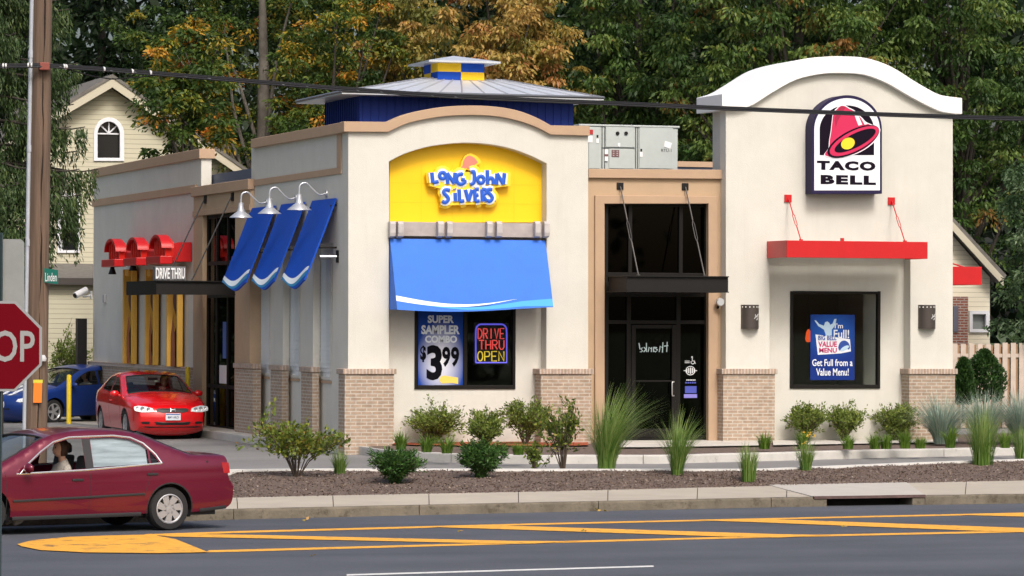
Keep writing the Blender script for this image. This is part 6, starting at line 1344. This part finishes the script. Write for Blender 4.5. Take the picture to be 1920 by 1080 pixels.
# house on the right
YR2 = 18.0; h2 = thing('gabled_house', 'cream house with brick corner glimpsed right of the restaurant', 'house', (FP(1830,600,YR2)[0], YR2, -.3))
M_SID2 = siding('pale_lap_siding', (.62,.57,.44), .12); M_RBR = brick_mat('red_house_brick', (.28,.095,.06), (.22,.075,.05), (.40,.36,.32))
mb = MB(); pf(mb, [(1700,720),(1700,435),(1772,425),(1842,505),(1856,520),(1856,720)], [rect(1823,618,1850,588)], YR2, .25); mb.build('gable_wall', M_SID2, h2)
xe, ze = FP(1868,528,YR2); xk, zk = FP(1772,424,YR2)
mb = MB(); mb.prism([(xe,ze),(xk,zk+.05),(xk,zk+.25),(xe+.1,ze+.16)], 1, YR2-.4, YR2+9); mb.build('roof', M_SHING, h2); mb = MB(); mb.prism([(xe,ze-.12),(xk,zk-.1),(xk,zk+.12),(xe,ze+.1)], 1, YR2-.43, YR2-.401); mb.build('barge_board', M_TRIMC, h2)
mb = MB(); bf(mb, 1740, 556, 1815, 720, YR2-.25, .249); mb.build('brick_wall', M_RBR, h2); mb = MB(); bf(mb, 1788, 574, 1797, 622, YR2-.3, .049); mb.build('shutter', mat('grey_blue_shutter', (.12,.12,.16), .7), h2)
mb = MB(); pf(mb, rect(1818,623,1855,583), [rect(1824,617,1849,589)], YR2-.06, .08); wn = mb.build('window', M_WTRIM, h2); mb = MB(); pf(mb, rect(1823,618,1850,588), (), YR2+.1, .02); mb.build('pane', mat('pale_curtained_pane', (.22,.24,.24), .3), wn)
# ---------------------------------------------------------------- vegetation
def leaf_obj(name, C, L, m, parent=None, droop=.4, width=.42, tint=None, up=0.0, dirs=None, rg=nrg, origin=(0,0,0), fold=.15):
    C = np.asarray(C, float)-np.asarray(origin, float); N = len(C); L = np.broadcast_to(np.asarray(L, float), (N,))[:,None]
    d = rg.normal(size=(N,3)) if dirs is None else dirs+rg.normal(size=(N,3))*.35
    d[:,2] += up-droop; d /= np.linalg.norm(d, axis=1, keepdims=True)+1e-9
    s = np.cross(d, rg.normal(size=(N,3))); s /= np.linalg.norm(s, axis=1, keepdims=True)+1e-9
    nn = np.cross(d, s)
    V = np.empty((N,4,3)); V[:,0] = C; V[:,1] = C+d*L*.45+s*L*width*.5+nn*L*fold*.3; V[:,2] = C+d*L-nn*L*fold; V[:,3] = C+d*L*.45-s*L*width*.5+nn*L*fold*.3
    me = bpy.data.meshes.new(name); me.vertices.add(4*N); me.vertices.foreach_set('co', V.reshape(-1)); me.loops.add(4*N); me.loops.foreach_set('vertex_index', np.arange(4*N, dtype=np.int32)); me.polygons.add(N); me.polygons.foreach_set('loop_start', np.arange(0, 4*N, 4, dtype=np.int32))
    me.update(calc_edges=True)
    at = me.attributes.new('tint', 'FLOAT', 'POINT'); t = rg.random(N) if tint is None else tint; at.data.foreach_set('value', np.repeat(np.clip(t, 0, 1), 4).astype(np.float32))
    me.materials.append(m); o = bpy.data.objects.new(name, me); COL.objects.link(o)
    if parent is not None: o.parent = parent
    return o
G_OAK = ramp_leaf('oak_leaf', [(0,(.014,.036,.008)),(.4,(.042,.092,.016)),(.75,(.115,.18,.034)),(.93,(.21,.25,.055)),(1,(.20,.10,.02))])
G_DARK = ramp_leaf('shade_green_leaf', [(0,(.005,.015,.004)),(.5,(.013,.032,.007)),(1,(.034,.062,.013))])  # leaf tones lowered so gaps between the nearer trees look shaded
G_MAPLE = ramp_leaf('turning_maple_leaf', [(0,(.02,.046,.009)),(.40,(.062,.115,.016)),(.58,(.17,.19,.02)),(.75,(.40,.25,.02)),(.88,(.46,.20,.02)),(1,(.42,.12,.018))])
G_ORNG = ramp_leaf('orange_autumn_leaf', [(0,(.13,.14,.025)),(.3,(.34,.26,.055)),(.6,(.48,.31,.085)),(.85,(.44,.22,.07)),(1,(.36,.13,.045))])
G_SPR = ramp_leaf('spruce_needle', [(0,(.022,.045,.014)),(.6,(.05,.09,.025)),(1,(.11,.15,.045))], .15)
G_BLUEG = ramp_leaf('grey_green_leaf', [(0,(.03,.065,.022)),(.6,(.07,.125,.05)),(1,(.17,.23,.12))])
M_BARK = mat('grey_bark', (.135,.12,.10), .95, var=.35, vscale=4, bump=.7, bscale=12); M_BARKD = mat('dark_bark', (.05,.042,.035), .95, var=.3, vscale=4, bump=.6, bscale=12)
def tree(name, label, px, depth, H, crown, m, nclump, nleaf, ls, seed, hb=.2, droop=.6, group=None, trunk_r=.22, bark=M_BARK, tintf=None, flat=.55, sig=.62, gz=-.4, lean=0, fork=0, width=.42, cbias=.5, clear=None):
    rg = np.random.default_rng(seed); rr = random.Random(seed); base = DP(px, 700, depth); base.z = gz; t_ = thing(name, label, 'tree', base, 0, group)
    rx, ry, z0, z1 = crown; zc, rz = (z0+z1)/2, (z1-z0)/2
    mb = MB(); top = Vector((lean*H*.6, 0, H*.8)); tr = [Vector((lean*H*.8*s*s+.10*math.sin(s*5+seed), .1*math.cos(s*4+seed), H*.86*s)) for s in [i/9 for i in range(10)]]
    mb.tube([base+p for p in tr], [trunk_r*(1.15-.95*i/9) for i in range(10)], 12)
    if fork: 
        f0 = tr[3]; mb.tube([base+f0, base+f0+Vector((-.5,-.1,1.0)), base+f0+Vector((-1.0,-.1,2.4)), base+f0+Vector((-1.3,0,4.6))], [trunk_r*.6,trunk_r*.55,trunk_r*.45,.04], 9)
    cl = []
    for i in range(nclump):
        v = rg.normal(size=3); v /= np.linalg.norm(v); r = rg.random()**cbias; sc_ = 1+.22*noise.noise(Vector(v*2.1)+Vector((seed,0,0)))
        cl.append(np.array([v[0]*rx*r*sc_+lean*H*.4, v[1]*ry*r*sc_, zc+v[2]*rz*r*sc_]))
    cl = [c for c in cl if c[2] > hb and not (clear and abs(c[0]*RGT0.x+c[1]*RGT0.y-lean) < clear[0] and c[0]*FWD.x+c[1]*FWD.y < .2 and clear[1] < c[2] < clear[2])]
    for c in cl[::17]:
        k = min(8, max(2, int((c[2]*.62)/(H*.86)*9))); a = tr[k]; c_ = Vector(c); mid = a.lerp(c_, .5)+Vector((rr.uniform(-.3,.3), rr.uniform(-.3,.3), .25)); d = (c_-a).length; mb.tube([base+a, base+mid, base+c_], [min(.07,.02+.011*d), min(.045,.015+.007*d), .01], 6)
    mb.build('trunk', bark, t_, smooth=60)
    P = []; T = []; D = []
    for c in cl:                     # each clump is a drooping rosette of leaves with space round it
        k = int(nleaf*rg.uniform(.55,1.4)); sg = sig*rg.uniform(.6,1.35); u = rg.normal(size=(k,3)); u /= np.linalg.norm(u, axis=1, keepdims=True); u[:,2] = u[:,2]*.55+.15
        r = rg.uniform(.12,1,k)[:,None]**.7; q = u*r*sg; q[:,2] -= .55*sg*(r[:,0]**2)*flat*1.4
        P.append(c+q); D.append(u*np.array([.9,.9,.5])); ct = (tintf(c, rg) if tintf else rg.normal(.45,.2)); T.append(np.clip(ct+rg.normal(0,.10,k),0,1))
    D = np.concatenate(D)
    P = np.concatenate(P); T = np.concatenate(T)
    leaf_obj('crown', P, ls*rg.uniform(.65,1.35,len(P)), m, t_, droop, width, T, dirs=D, rg=rg); return t_
def autumn(bias): return lambda c, rg: rg.normal(bias, .24)
# left maple with the tall grey trunk, orange tree, oaks, others
tree('maple_tree', 'maple turning yellow with tall pale trunk behind the cream gable house', 487, 103, 15, (4.4,3.0,2.8,15), G_MAPLE, 620, 115, .13, 11, hb=2.5, trunk_r=.36, tintf=autumn(.36), fork=1, sig=.42, clear=(.8, 7.8, 20), cbias=.4)
tree('maple_tree', 'green and gold maple spray hanging over the right slope of the cream gable', 345, 91.5, 10.5, (1.4,.8,6.4,10.4), G_MAPLE, 95, 75, .15, 12, hb=4, trunk_r=.07, bark=M_BARKD, tintf=autumn(.38), sig=.34)
tree('maple_tree', 'maple with reddish tips between the grey trunk and the cupola', 630, 100, 13, (2.2,2.0,3,13), G_MAPLE, 270, 105, .13, 13, hb=3, trunk_r=.14, bark=M_BARKD, tintf=autumn(.40), sig=.40)
tree('autumn_tree', 'orange and brown autumn tree rising behind the blue cupola', 945, 98, 12.4, (2.1,1.9,6.6,13.6), G_ORNG, 230, 110, .145, 14, hb=4, trunk_r=.16, bark=M_BARKD, tintf=autumn(.45), droop=1.0, sig=.38)
tree('autumn_tree', 'smaller golden brown tree beside the orange tree, left of the cupola lantern', 760, 101, 11.5, (1.2,1.2,7.5,13), G_ORNG, 80, 105, .145, 15, hb=4, trunk_r=.10, bark=M_BARKD, tintf=autumn(.22), droop=1.0, sig=.38)
tree('maple_tree', 'green leaved tree low behind the cupola roof', 860, 104, 10, (2.8,1.6,3.5,9.6), G_OAK, 240, 105, .145, 24, hb=3, trunk_r=.12, bark=M_BARKD, tintf=autumn(.42), sig=.40)
oak = lambda c, rg: rg.normal(.42, .24)
tree('oak_tree', 'dark green oak behind the rooftop air conditioner', 1190, 100, 15, (3.2,2.8,2.6,15), G_OAK, 440, 105, .155, 16, hb=2, trunk_r=.28, bark=M_BARKD, tintf=oak, droop=1.0, sig=.46, cbias=.4)
tree('oak_tree', 'broad green oak right behind the curved white gable', 1490, 97, 16, (3.8,3.0,3.2,16), G_OAK, 580, 105, .155, 17, hb=2.5, trunk_r=.30, bark=M_BARKD, tintf=lambda c, rg: rg.normal(.52,.24), droop=1.0, sig=.46, cbias=.4)
tree('oak_tree', 'big spreading oak at the right edge of the picture', 1800, 99, 15, (3.6,2.8,3.0,15.5), G_OAK, 500, 105, .15, 18, hb=3, trunk_r=.26, bark=M_BARKD, tintf=oak, droop=1.0, sig=.46, cbias=.4)
tree('ash_tree', 'grey green tree beside the cream house on the right', 1948, 90, 9, (1.1,1.0,.8,7.6), G_BLUEG, 120, 95, .12, 19, hb=1.2, trunk_r=.12, bark=M_BARKD, sig=.36)
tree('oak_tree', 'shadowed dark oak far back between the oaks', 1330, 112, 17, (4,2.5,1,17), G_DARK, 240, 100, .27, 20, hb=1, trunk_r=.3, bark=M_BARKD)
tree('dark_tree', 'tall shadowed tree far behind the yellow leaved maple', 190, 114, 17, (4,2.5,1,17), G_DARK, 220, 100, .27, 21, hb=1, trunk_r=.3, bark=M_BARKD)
tree('dark_tree', 'shadowed green tree far behind the orange tree', 1030, 113, 17, (4,2.5,1,17), G_DARK, 220, 100, .27, 22, hb=1, trunk_r=.3, bark=M_BARKD)
# far wood closing the view
rg = np.random.default_rng(5); P = []; T = []
for i in range(2600):
    px = rg.uniform(-1500, 3600); D = rg.uniform(118, 140); z = rg.uniform(-.5, 20); c = DP(px, 700, D); k = 45
    P.append(np.array([c.x, c.y, z])+rg.normal(size=(k,3))*np.array([1.0,1.0,.75])); T.append(np.clip(rg.normal(.35,.2)+rg.normal(0,.1,k),0,1))
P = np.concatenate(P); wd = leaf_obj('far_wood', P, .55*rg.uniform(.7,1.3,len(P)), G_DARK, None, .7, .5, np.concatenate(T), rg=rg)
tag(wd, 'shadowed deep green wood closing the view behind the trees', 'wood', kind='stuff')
# wood on the other side of the street, behind the camera: seen only in glass and paint
P = []
for i in range(420):
    c = CAM+RGT0*rg.uniform(-70,70)-FWD*rg.uniform(14,30); P.append(np.array([c.x, c.y, rg.uniform(-.5,7.5)])+rg.normal(size=(30,3))*np.array([1.1,1.1,.9]))
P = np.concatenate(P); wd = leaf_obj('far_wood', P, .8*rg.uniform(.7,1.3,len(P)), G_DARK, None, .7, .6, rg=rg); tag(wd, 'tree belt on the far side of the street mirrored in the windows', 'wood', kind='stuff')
# left spruce with hanging sprays
def spruce(px, depth, H, Rb, label, seed, gz=-.3):
    rg = np.random.default_rng(seed); base = DP(px, 700, depth); base.z = gz; t_ = thing('spruce_tree', label, 'tree', base); mb = MB(); mb.tube([base, base+Vector((0,0,H))], [.30,.03], 10); P = []; T = []; D = []
    z = 4.3
    while z < H:
        f = 1-z/H; L = .6+Rb*f**.75
        for k in range(7):
            a = rg.uniform(0, 6.283); l = L*rg.uniform(.75,1.1); pts = []
            for s in np.linspace(0,1,8): pts.append(np.array([math.cos(a)*l*s, math.sin(a)*l*s, z+l*(.10*s-.42*s*s+.26*s**4)]))
            mb.tube([base+Vector(p) for p in pts], [.035*(1-i/8.5)+.006 for i in range(8)], 5)
            for i in range(int(l*26)):
                s = rg.uniform(.15,1); j = min(6, int(s*7)); p = pts[j]+(pts[j+1]-pts[j])*(s*7-j)
                side = np.array([-math.sin(a), math.cos(a), 0])*rg.normal(0,.28)*(1.1-s*.6); hang = rg.uniform(.2,.75); n = int(hang*26)
                tt = rg.random(n); q = p+side+np.outer(tt, [0,0,-hang])+rg.normal(size=(n,3))*.035
                P.append(q); T.append(np.clip(rg.normal(.5,.2)+rg.normal(0,.1,n),0,1)); D.append(np.tile(np.array([math.cos(a)*.3, math.sin(a)*.3, -.9]), (n,1)))
        z += rg.uniform(.38,.55)
    a0 = math.atan2(RGT0.y, RGT0.x)
    for zz, l, da in ((7.0,2.1,-.1),(6.1,2.35,.05),(5.5,2.2,-.35),(5.2,1.9,.2),(8.4,1.9,0),(9.6,1.7,.1),(10.6,1.6,-.2)):      # long lower branches reaching over the house front
        a = a0+da; pts = [np.array([math.cos(a)*l*s, math.sin(a)*l*s, zz+l*(.10*s-.42*s*s+.26*s**4)]) for s in np.linspace(0,1,8)]
        mb.tube([base+Vector(p) for p in pts], [.035*(1-i/8.5)+.006 for i in range(8)], 5)
        for i in range(int(l*34)):
            s = rg.uniform(.35,1); j = min(6, int(s*7)); p = pts[j]+(pts[j+1]-pts[j])*(s*7-j); hang = rg.uniform(.25,.8); n = int(hang*30); tt = rg.random(n)
            P.append(p+np.array([-math.sin(a), math.cos(a), 0])*rg.normal(0,.2)+np.outer(tt, [0,0,-hang])+rg.normal(size=(n,3))*.03); T.append(np.clip(rg.normal(.6,.2)+rg.normal(0,.1,n),0,1)); D.append(np.tile(np.array([math.cos(a)*.3, math.sin(a)*.3, -.9]), (n,1)))
    mb.build('trunk', M_BARKD, t_, smooth=60); P = np.concatenate(P); leaf_obj('crown', P, .12*rg.uniform(.7,1.3,len(P)), G_SPR, t_, .3, .26, np.concatenate(T), dirs=np.concatenate(D), rg=rg); return t_
spruce(-18, 80, 16, 1.75, 'drooping dark spruce behind the utility pole at the left edge', 31)
# bushes: twigs with leaves
def bush(name, label, foot, w_, h, m, seed, n=900, ls=.055, stems=9, shape='round', group=None, leafless=.25, width=.5, tb=(.5,.2)):
    rg = np.random.default_rng(seed); foot = Vector(foot); t_ = thing(name, label, 'shrub', foot, 0, group); mb = MB(); P = []; T = []; D = []
    for k in range(stems):
        a = rg.uniform(0,6.283); sp = rg.uniform(.15,1)**.6; tip = np.array([math.cos(a)*w_/2*sp, math.sin(a)*w_/2*sp, h*rg.uniform(.62,1.0)*(1 if sp < .6 else .84)])
        pts = [np.array([math.cos(a)*.03, math.sin(a)*.03, 0]), tip*np.array([.32,.32,.45]), tip*np.array([.72,.72,.78]), tip]
        mb.tube([foot+Vector(p) for p in pts], [.011,.009,.006,.003], 5)
        subs = [pts]
        for j in range(4):
            s = rg.uniform(.35,.9); i0 = min(2,int(s*3)); p0 = pts[i0]+(pts[i0+1]-pts[i0])*(s*3-i0); e = p0+rg.normal(size=3)*np.array([w_*.16,w_*.16,h*.10])+np.array([0,0,h*.10]); mb.tube([foot+Vector(p0), foot+Vector(e)], [.005,.0025], 4); subs.append([p0,(p0+e)/2,(p0*.3+e*.7),e])
        for sp_ in subs:
            nn = int(n/stems/5)
            for _ in range(nn):
                s = rg.uniform(leafless if sp_ is pts else 0, 1.0); i0 = min(2,int(s*3)); p = sp_[i0]+(sp_[i0+1]-sp_[i0])*(s*3-i0); P.append(p+rg.normal(size=3)*w_*.035); T.append(rg.normal(*tb)); D.append((sp_[3]-sp_[0])*1.2+rg.normal(size=3)*.12)
    mb.build('stem', mat('shrub_twig', (.075,.055,.04), .9), t_, smooth=60); D = np.array(D); D /= np.linalg.norm(D,axis=1,keepdims=True)+1e-6
    leaf_obj('foliage', np.array(P), ls*rg.uniform(.7,1.3,len(P)), m, t_, .0, width, np.array(T), up=.15, dirs=D*.8, rg=rg); return t_
def grass(name, label, foot, w_, h, m, seed, n=260, lean=(0,0), wd=.007, group=None, cat='ornamental grass', stiff=.5, base=.09, plume=None):
    rg = np.random.default_rng(seed); foot = Vector(foot); t_ = thing(name, label, cat, foot, 0, group); V = []; Fc = []; T = []
    for i in range(n):
        a = rg.uniform(0,6.283); r0 = base*math.sqrt(rg.random()); L = h*rg.uniform(.6,1.12); out = rg.uniform(.05,1)**.8*w_*.5; b0 = np.array([math.cos(a)*r0, math.sin(a)*r0, 0]); tw = rg.uniform(-.5,.5)
        d = np.array([math.cos(a+tw), math.sin(a+tw), 0]); sd_ = np.array([-d[1], d[0], 0]); o = len(V)*1; tn = rg.random()
        for k in range(7):
            s = k/6; bend = s**(1+1.6*stiff); p = b0+d*out*bend+np.array([lean[0],lean[1],0])*s**2*L+np.array([0,0,L*(s-.30*(out/(w_*.5))*s**2.6)]); ww = wd*(1-s**1.5*.92)*(.6+.8*s if s < .3 else 1)
            V += [p+sd_*ww, p-sd_*ww]; T += [tn*.7+.3*s]*2
        for k in range(6): Fc.append([o+2*k, o+2*k+1, o+2*k+3, o+2*k+2])
    me = bpy.data.meshes.new('blades'); me.from_pydata([tuple(v) for v in V], [], Fc); at = me.attributes.new('tint','FLOAT','POINT'); at.data.foreach_set('value', np.array(T, np.float32)); me.materials.append(m); o = bpy.data.objects.new('blades', me); COL.objects.link(o); o.parent = t_
    if plume:
        C = []; 
        for i in range(plume[0]):
            a = rg.uniform(0,6.283); p = np.array([math.cos(a)*w_*.3*rg.random(), math.sin(a)*w_*.3*rg.random(), h*rg.uniform(.75,1.15)]); C += [p+rg.normal(size=3)*.012 for _ in range(10)]
        leaf_obj(plume[1], np.array(C), .035, plume[2], t_, .0, .5, rg=rg)
    return t_
G_AZ = ramp_leaf('yellow_green_leaf', [(0,(.05,.09,.015)),(.5,(.14,.20,.03)),(.85,(.30,.32,.045)),(1,(.28,.17,.04))]); G_YEW = ramp_leaf('dark_yew_needle', [(0,(.014,.05,.010)),(.6,(.045,.12,.02)),(1,(.13,.25,.05))], .15)
G_BOX = ramp_leaf('mid_green_leaf', [(0,(.06,.105,.018)),(.5,(.16,.225,.04)),(1,(.34,.38,.08))]); G_GRS = ramp_leaf('green_grass_blade', [(0,(.05,.14,.018)),(.5,(.14,.25,.04)),(1,(.40,.46,.17))]); G_DAY = ramp_leaf('daylily_blade', [(0,(.05,.12,.01)),(1,(.17,.28,.03))]); G_BLU = ramp_leaf('blue_oat_blade', [(0,(.16,.24,.19)),(.6,(.32,.42,.35)),(1,(.56,.60,.45))])
G_ARB = ramp_leaf('arborvitae_spray', [(0,(.015,.045,.010)),(.6,(.035,.09,.018)),(1,(.08,.16,.03))], .15); M_FLW = ramp_leaf('yellow_flower_petal', [(0,(.75,.42,.03)),(1,(.85,.60,.10))])
def sz(foot, wpx, hpx): D = (foot-CAM).dot(FWD); return wpx/F_PX*D, hpx/F_PX*D
def isl_bush(*a, **k): return _pl(mulch_at, *a, **k)
def _pl(at, name, label, px, py, w_, h, m, seed, **k):
    f = at(px, py); a, b = sz(f, w_, h); return bush(name, label, f, a, b, m, seed, **k)
def _gr(at, name, label, px, py, w_, h, m, seed, **k):
    f = at(px, py); a, b = sz(f, w_, h); return grass(name, label, f, a, b, m, seed, **k)
_pl(mulch_at, 'open_shrub', 'big open twiggy shrub with yellowing leaves in front of the shaded side wall', 556, 895, 165, 122, G_AZ, 41, n=2300, ls=.08, stems=16, leafless=.42, tb=(.55,.25))
_pl(mulch_at, 'open_shrub', 'tall sparse shrub in front of the right brick pier of the yellow sign front', 1056, 881, 115, 142, G_AZ, 42, n=1300, ls=.072, stems=16, leafless=.30, tb=(.40,.25))
_pl(mulch_at, 'small_shrub', 'little leafy shrub at the island edge left of the tall sparse shrub', 1003, 882, 40, 58, G_AZ, 43, n=600, ls=.06, stems=10, leafless=.1, tb=(.45,.2))
_pl(mulch_at, 'yew_shrub', 'dark green yew below the left brick pier, wider of the two', 742, 898, 92, 66, G_YEW, 44, n=9000, ls=.075, stems=60, leafless=.0, width=.24, tb=(.5,.25))
_pl(mulch_at, 'yew_shrub', 'dark green yew under the front window, narrower of the two', 901, 896, 80, 66, G_YEW, 45, n=9000, ls=.075, stems=56, leafless=.0, width=.24, tb=(.5,.25))
_gr(mulch_at, 'grass_tuft', 'small grass tuft right of the big twiggy shrub', 637, 888, 46, 56, G_GRS, 46, n=170)
_gr(mulch_at, 'tall_grass', 'tallest arching grass clump left of the front door', 1137, 882, 190, 165, G_GRS, 47, n=640, lean=(.20,0), base=.15, wd=.0055)
_gr(mulch_at, 'tall_grass', 'upright fountain grass in front of the dark door glass', 1270, 886, 135, 132, G_GRS, 48, n=380, lean=(.10,0), base=.10, wd=.0055)
_gr(mulch_at, 'tall_grass', 'short grass clump in front of the left tower brick pier', 1404, 889, 40, 78, G_GRS, 49, n=230, base=.12)
_gr(mulch_at, 'tall_grass', 'small grass clump with yellow flowers below the left tower shrub', 1511, 880, 55, 68, G_GRS, 50, n=170, base=.10, plume=(5,'flower',M_FLW))
_gr(mulch_at, 'tall_grass', 'feathery grass clump in front of the blue grey grasses at right', 1843, 868, 90, 118, G_GRS, 51, n=420, base=.19, wd=.006)
_gr(mulch_at, 'tall_grass', 'grass clump cut by the right edge of the picture', 1915, 863, 60, 75, G_GRS, 52, n=220, base=.12)
for i, (px, py, w_, h, la) in enumerate(((806,832,100,62,'leafy green shrub under the left part of the front window'),(912,842,66,62,'rounded shrub under the middle of the front window'),(985,834,84,74,'bushy shrub under the right part of the front window'),(1487,826,64,64,'leafy shrub at the left end of the tower window bed'),(1582,828,64,60,'rounded shrub in the middle of the tower window bed'),(1666,826,74,62,'wide shrub at the right end of the tower window bed'))):
    _pl(bed_at, 'rounded_shrub', la, px, py, w_*1.15, h*1.15, G_BOX, 60+i, n=4200, ls=.062, stems=30, leafless=.12, width=.42, group='shrubs under the windows')
DL = [(752,843,40,28,'daylily tuft beside the left brick pier'),(800,848,50,26,'daylily tuft below the leafiest window shrub'),(838,850,48,26,'daylily tuft right of the leafiest window shrub'),(896,853,34,20,'small daylily tuft left of the rounded window shrub'),(940,853,40,20,'daylily tuft at the foot of the rounded window shrub'),(972,853,30,18,'lowest daylily tuft near the small island shrub'),(1433,842,30,24,'daylily tuft at the end of the entry walk'),(1505,842,40,26,'daylily tuft behind the yellow flowers'),(1590,842,24,20,'single small daylily tuft under the middle tower shrub'),(1640,842,36,22,'daylily tuft left of the wide tower shrub'),(1662,842,34,22,'daylily tuft under the wide tower shrub'),(1697,841,40,28,'daylily tuft before the inner edge of the right tower pier'),(1726,841,26,18,'small daylily tuft before the right tower pier'),(1782,840,50,32,'bright daylily tuft below the first blue grey grass'),(1884,840,34,26,'daylily tuft near the right end of the kerb')]
for i, (px, py, w_, h, la) in enumerate(DL): _gr(bed_at, 'daylily', la, px, py, w_*1.5, h*1.45, G_DAY, 80+i, n=120, wd=.010, base=.10, group='daylilies along the bed kerb', cat='daylily', stiff=.9)
for i, (px, py, w_, h, la) in enumerate(((1766,832,170,100,'blue grey oat grass in front of the right tower pier'),(1846,830,165,100,'blue grey oat grass in the middle of the right bed'),(1915,830,165,108,'blue grey oat grass at the right picture edge'))): _gr(bed_at, 'blue_grass', la, px, py, w_, h, G_BLU, 100+i, n=620, wd=.009, base=.16, group='blue grey oat grasses', stiff=.35)
def arbor(px, pyb, w_, h, D, label, seed):
    rg = np.random.default_rng(seed); f = DP(px, pyb, D); a, b = w_/F_PX*D, h/F_PX*D; t_ = thing('arborvitae', label, 'shrub', f); MB().tube([f-Vector((0,0,.4)), f+Vector((0,0,b*.8))], [.04,.01], 6).build('trunk', M_BARKD, t_)
    n = 5200; s = rg.random(n)**.8; th_ = rg.uniform(0,6.283,n); rad = a/2*np.sin(np.pi*np.clip(.22+.78*s,0,1))**.7*np.sqrt(rg.uniform(.35,1,n))*(1+.16*np.sin(th_*5+s*9)); P = np.stack([np.cos(th_)*rad, np.sin(th_)*rad, s*b], 1); d = np.stack([np.cos(th_)*.5, np.sin(th_)*.5, np.full(n,.8)], 1); leaf_obj('foliage', P, .09*rg.uniform(.7,1.3,n), G_ARB, t_, .0, .4, rg.normal(.45,.25,n), dirs=d, rg=rg); return t_
arbor(1845, 757, 76, 98, 82.5, 'dark arborvitae in front of the cedar fence, larger of the pair', 71); arbor(1806, 760, 36, 85, 82, 'narrow arborvitae half hidden by the right tower pier', 72)
f = DP(131, 705, 94.5); f.z = -.28; bush('rounded_shrub', 'round green bush in front of the left cedar fence', f, 1.25, 2.2, G_BOX, 73, n=5200, ls=.075, stems=40, leafless=.03)
# bark chips, fallen leaves, weeds
P = []; 
for _ in range(26000):
    px = nrg.uniform(400, 2000); k = min(range(0, len(isl)), key=lambda i: abs(isl[i]-px)) if False else int(np.clip((px-isl[0])/12, 0, len(isl)-1)); t = nrg.random(); p = fr[k].lerp(tp[k], t)+RGT0*nrg.uniform(-.06,.06); P.append((p.x, p.y, mulch_z(p, t, isl[k])+.004))
M_CHIP = ramp_leaf('bark_chip', [(0,(.06,.038,.028)),(.55,(.14,.095,.07)),(.9,(.25,.19,.15)),(1,(.42,.36,.30))], 0.0)
d = nrg.normal(size=(len(P),3)); d[:,2] *= .3; c = leaf_obj('bark_chips', np.array(P), .034*nrg.uniform(.5,1.5,len(P)), M_CHIP, None, 0, .45, nrg.random(len(P))**1.5, dirs=d); tag(c, 'loose brown and grey bark chips on the mulch bed', 'bark chips', kind='stuff')
LF = [(1136,957,'curled orange leaf at the kerb joint'),(1120,958.5,'brown leaf beside the curled orange leaf at the kerb'),(412,973,'orange leaf behind the maroon car by the kerb'),(862,995.5,'dark leaf on the upper yellow line'),(1096,995,'dark leaf on the thick yellow diagonal'),(583,1042,'brown leaf on the near lane asphalt'),(1583,987,'pale leaf inside the right yellow hatch'),(574,975,'brown scrap below the kerb left of centre')]
for i, (px, py, la) in enumerate(LF):
    g_ = GP(px, py, ZP+.012); o = leaf_obj('fallen_leaf', np.array([[0,0,0],[.01,.01,.004]]), .075, G_ORNG, None, 0, .6, np.array([.5+.1*(i%5),.3]), dirs=np.array([[1,.2,.02],[-.3,1,.05]])); o.location = g_; tag(o, la, 'leaf', 'fallen leaves on the road')
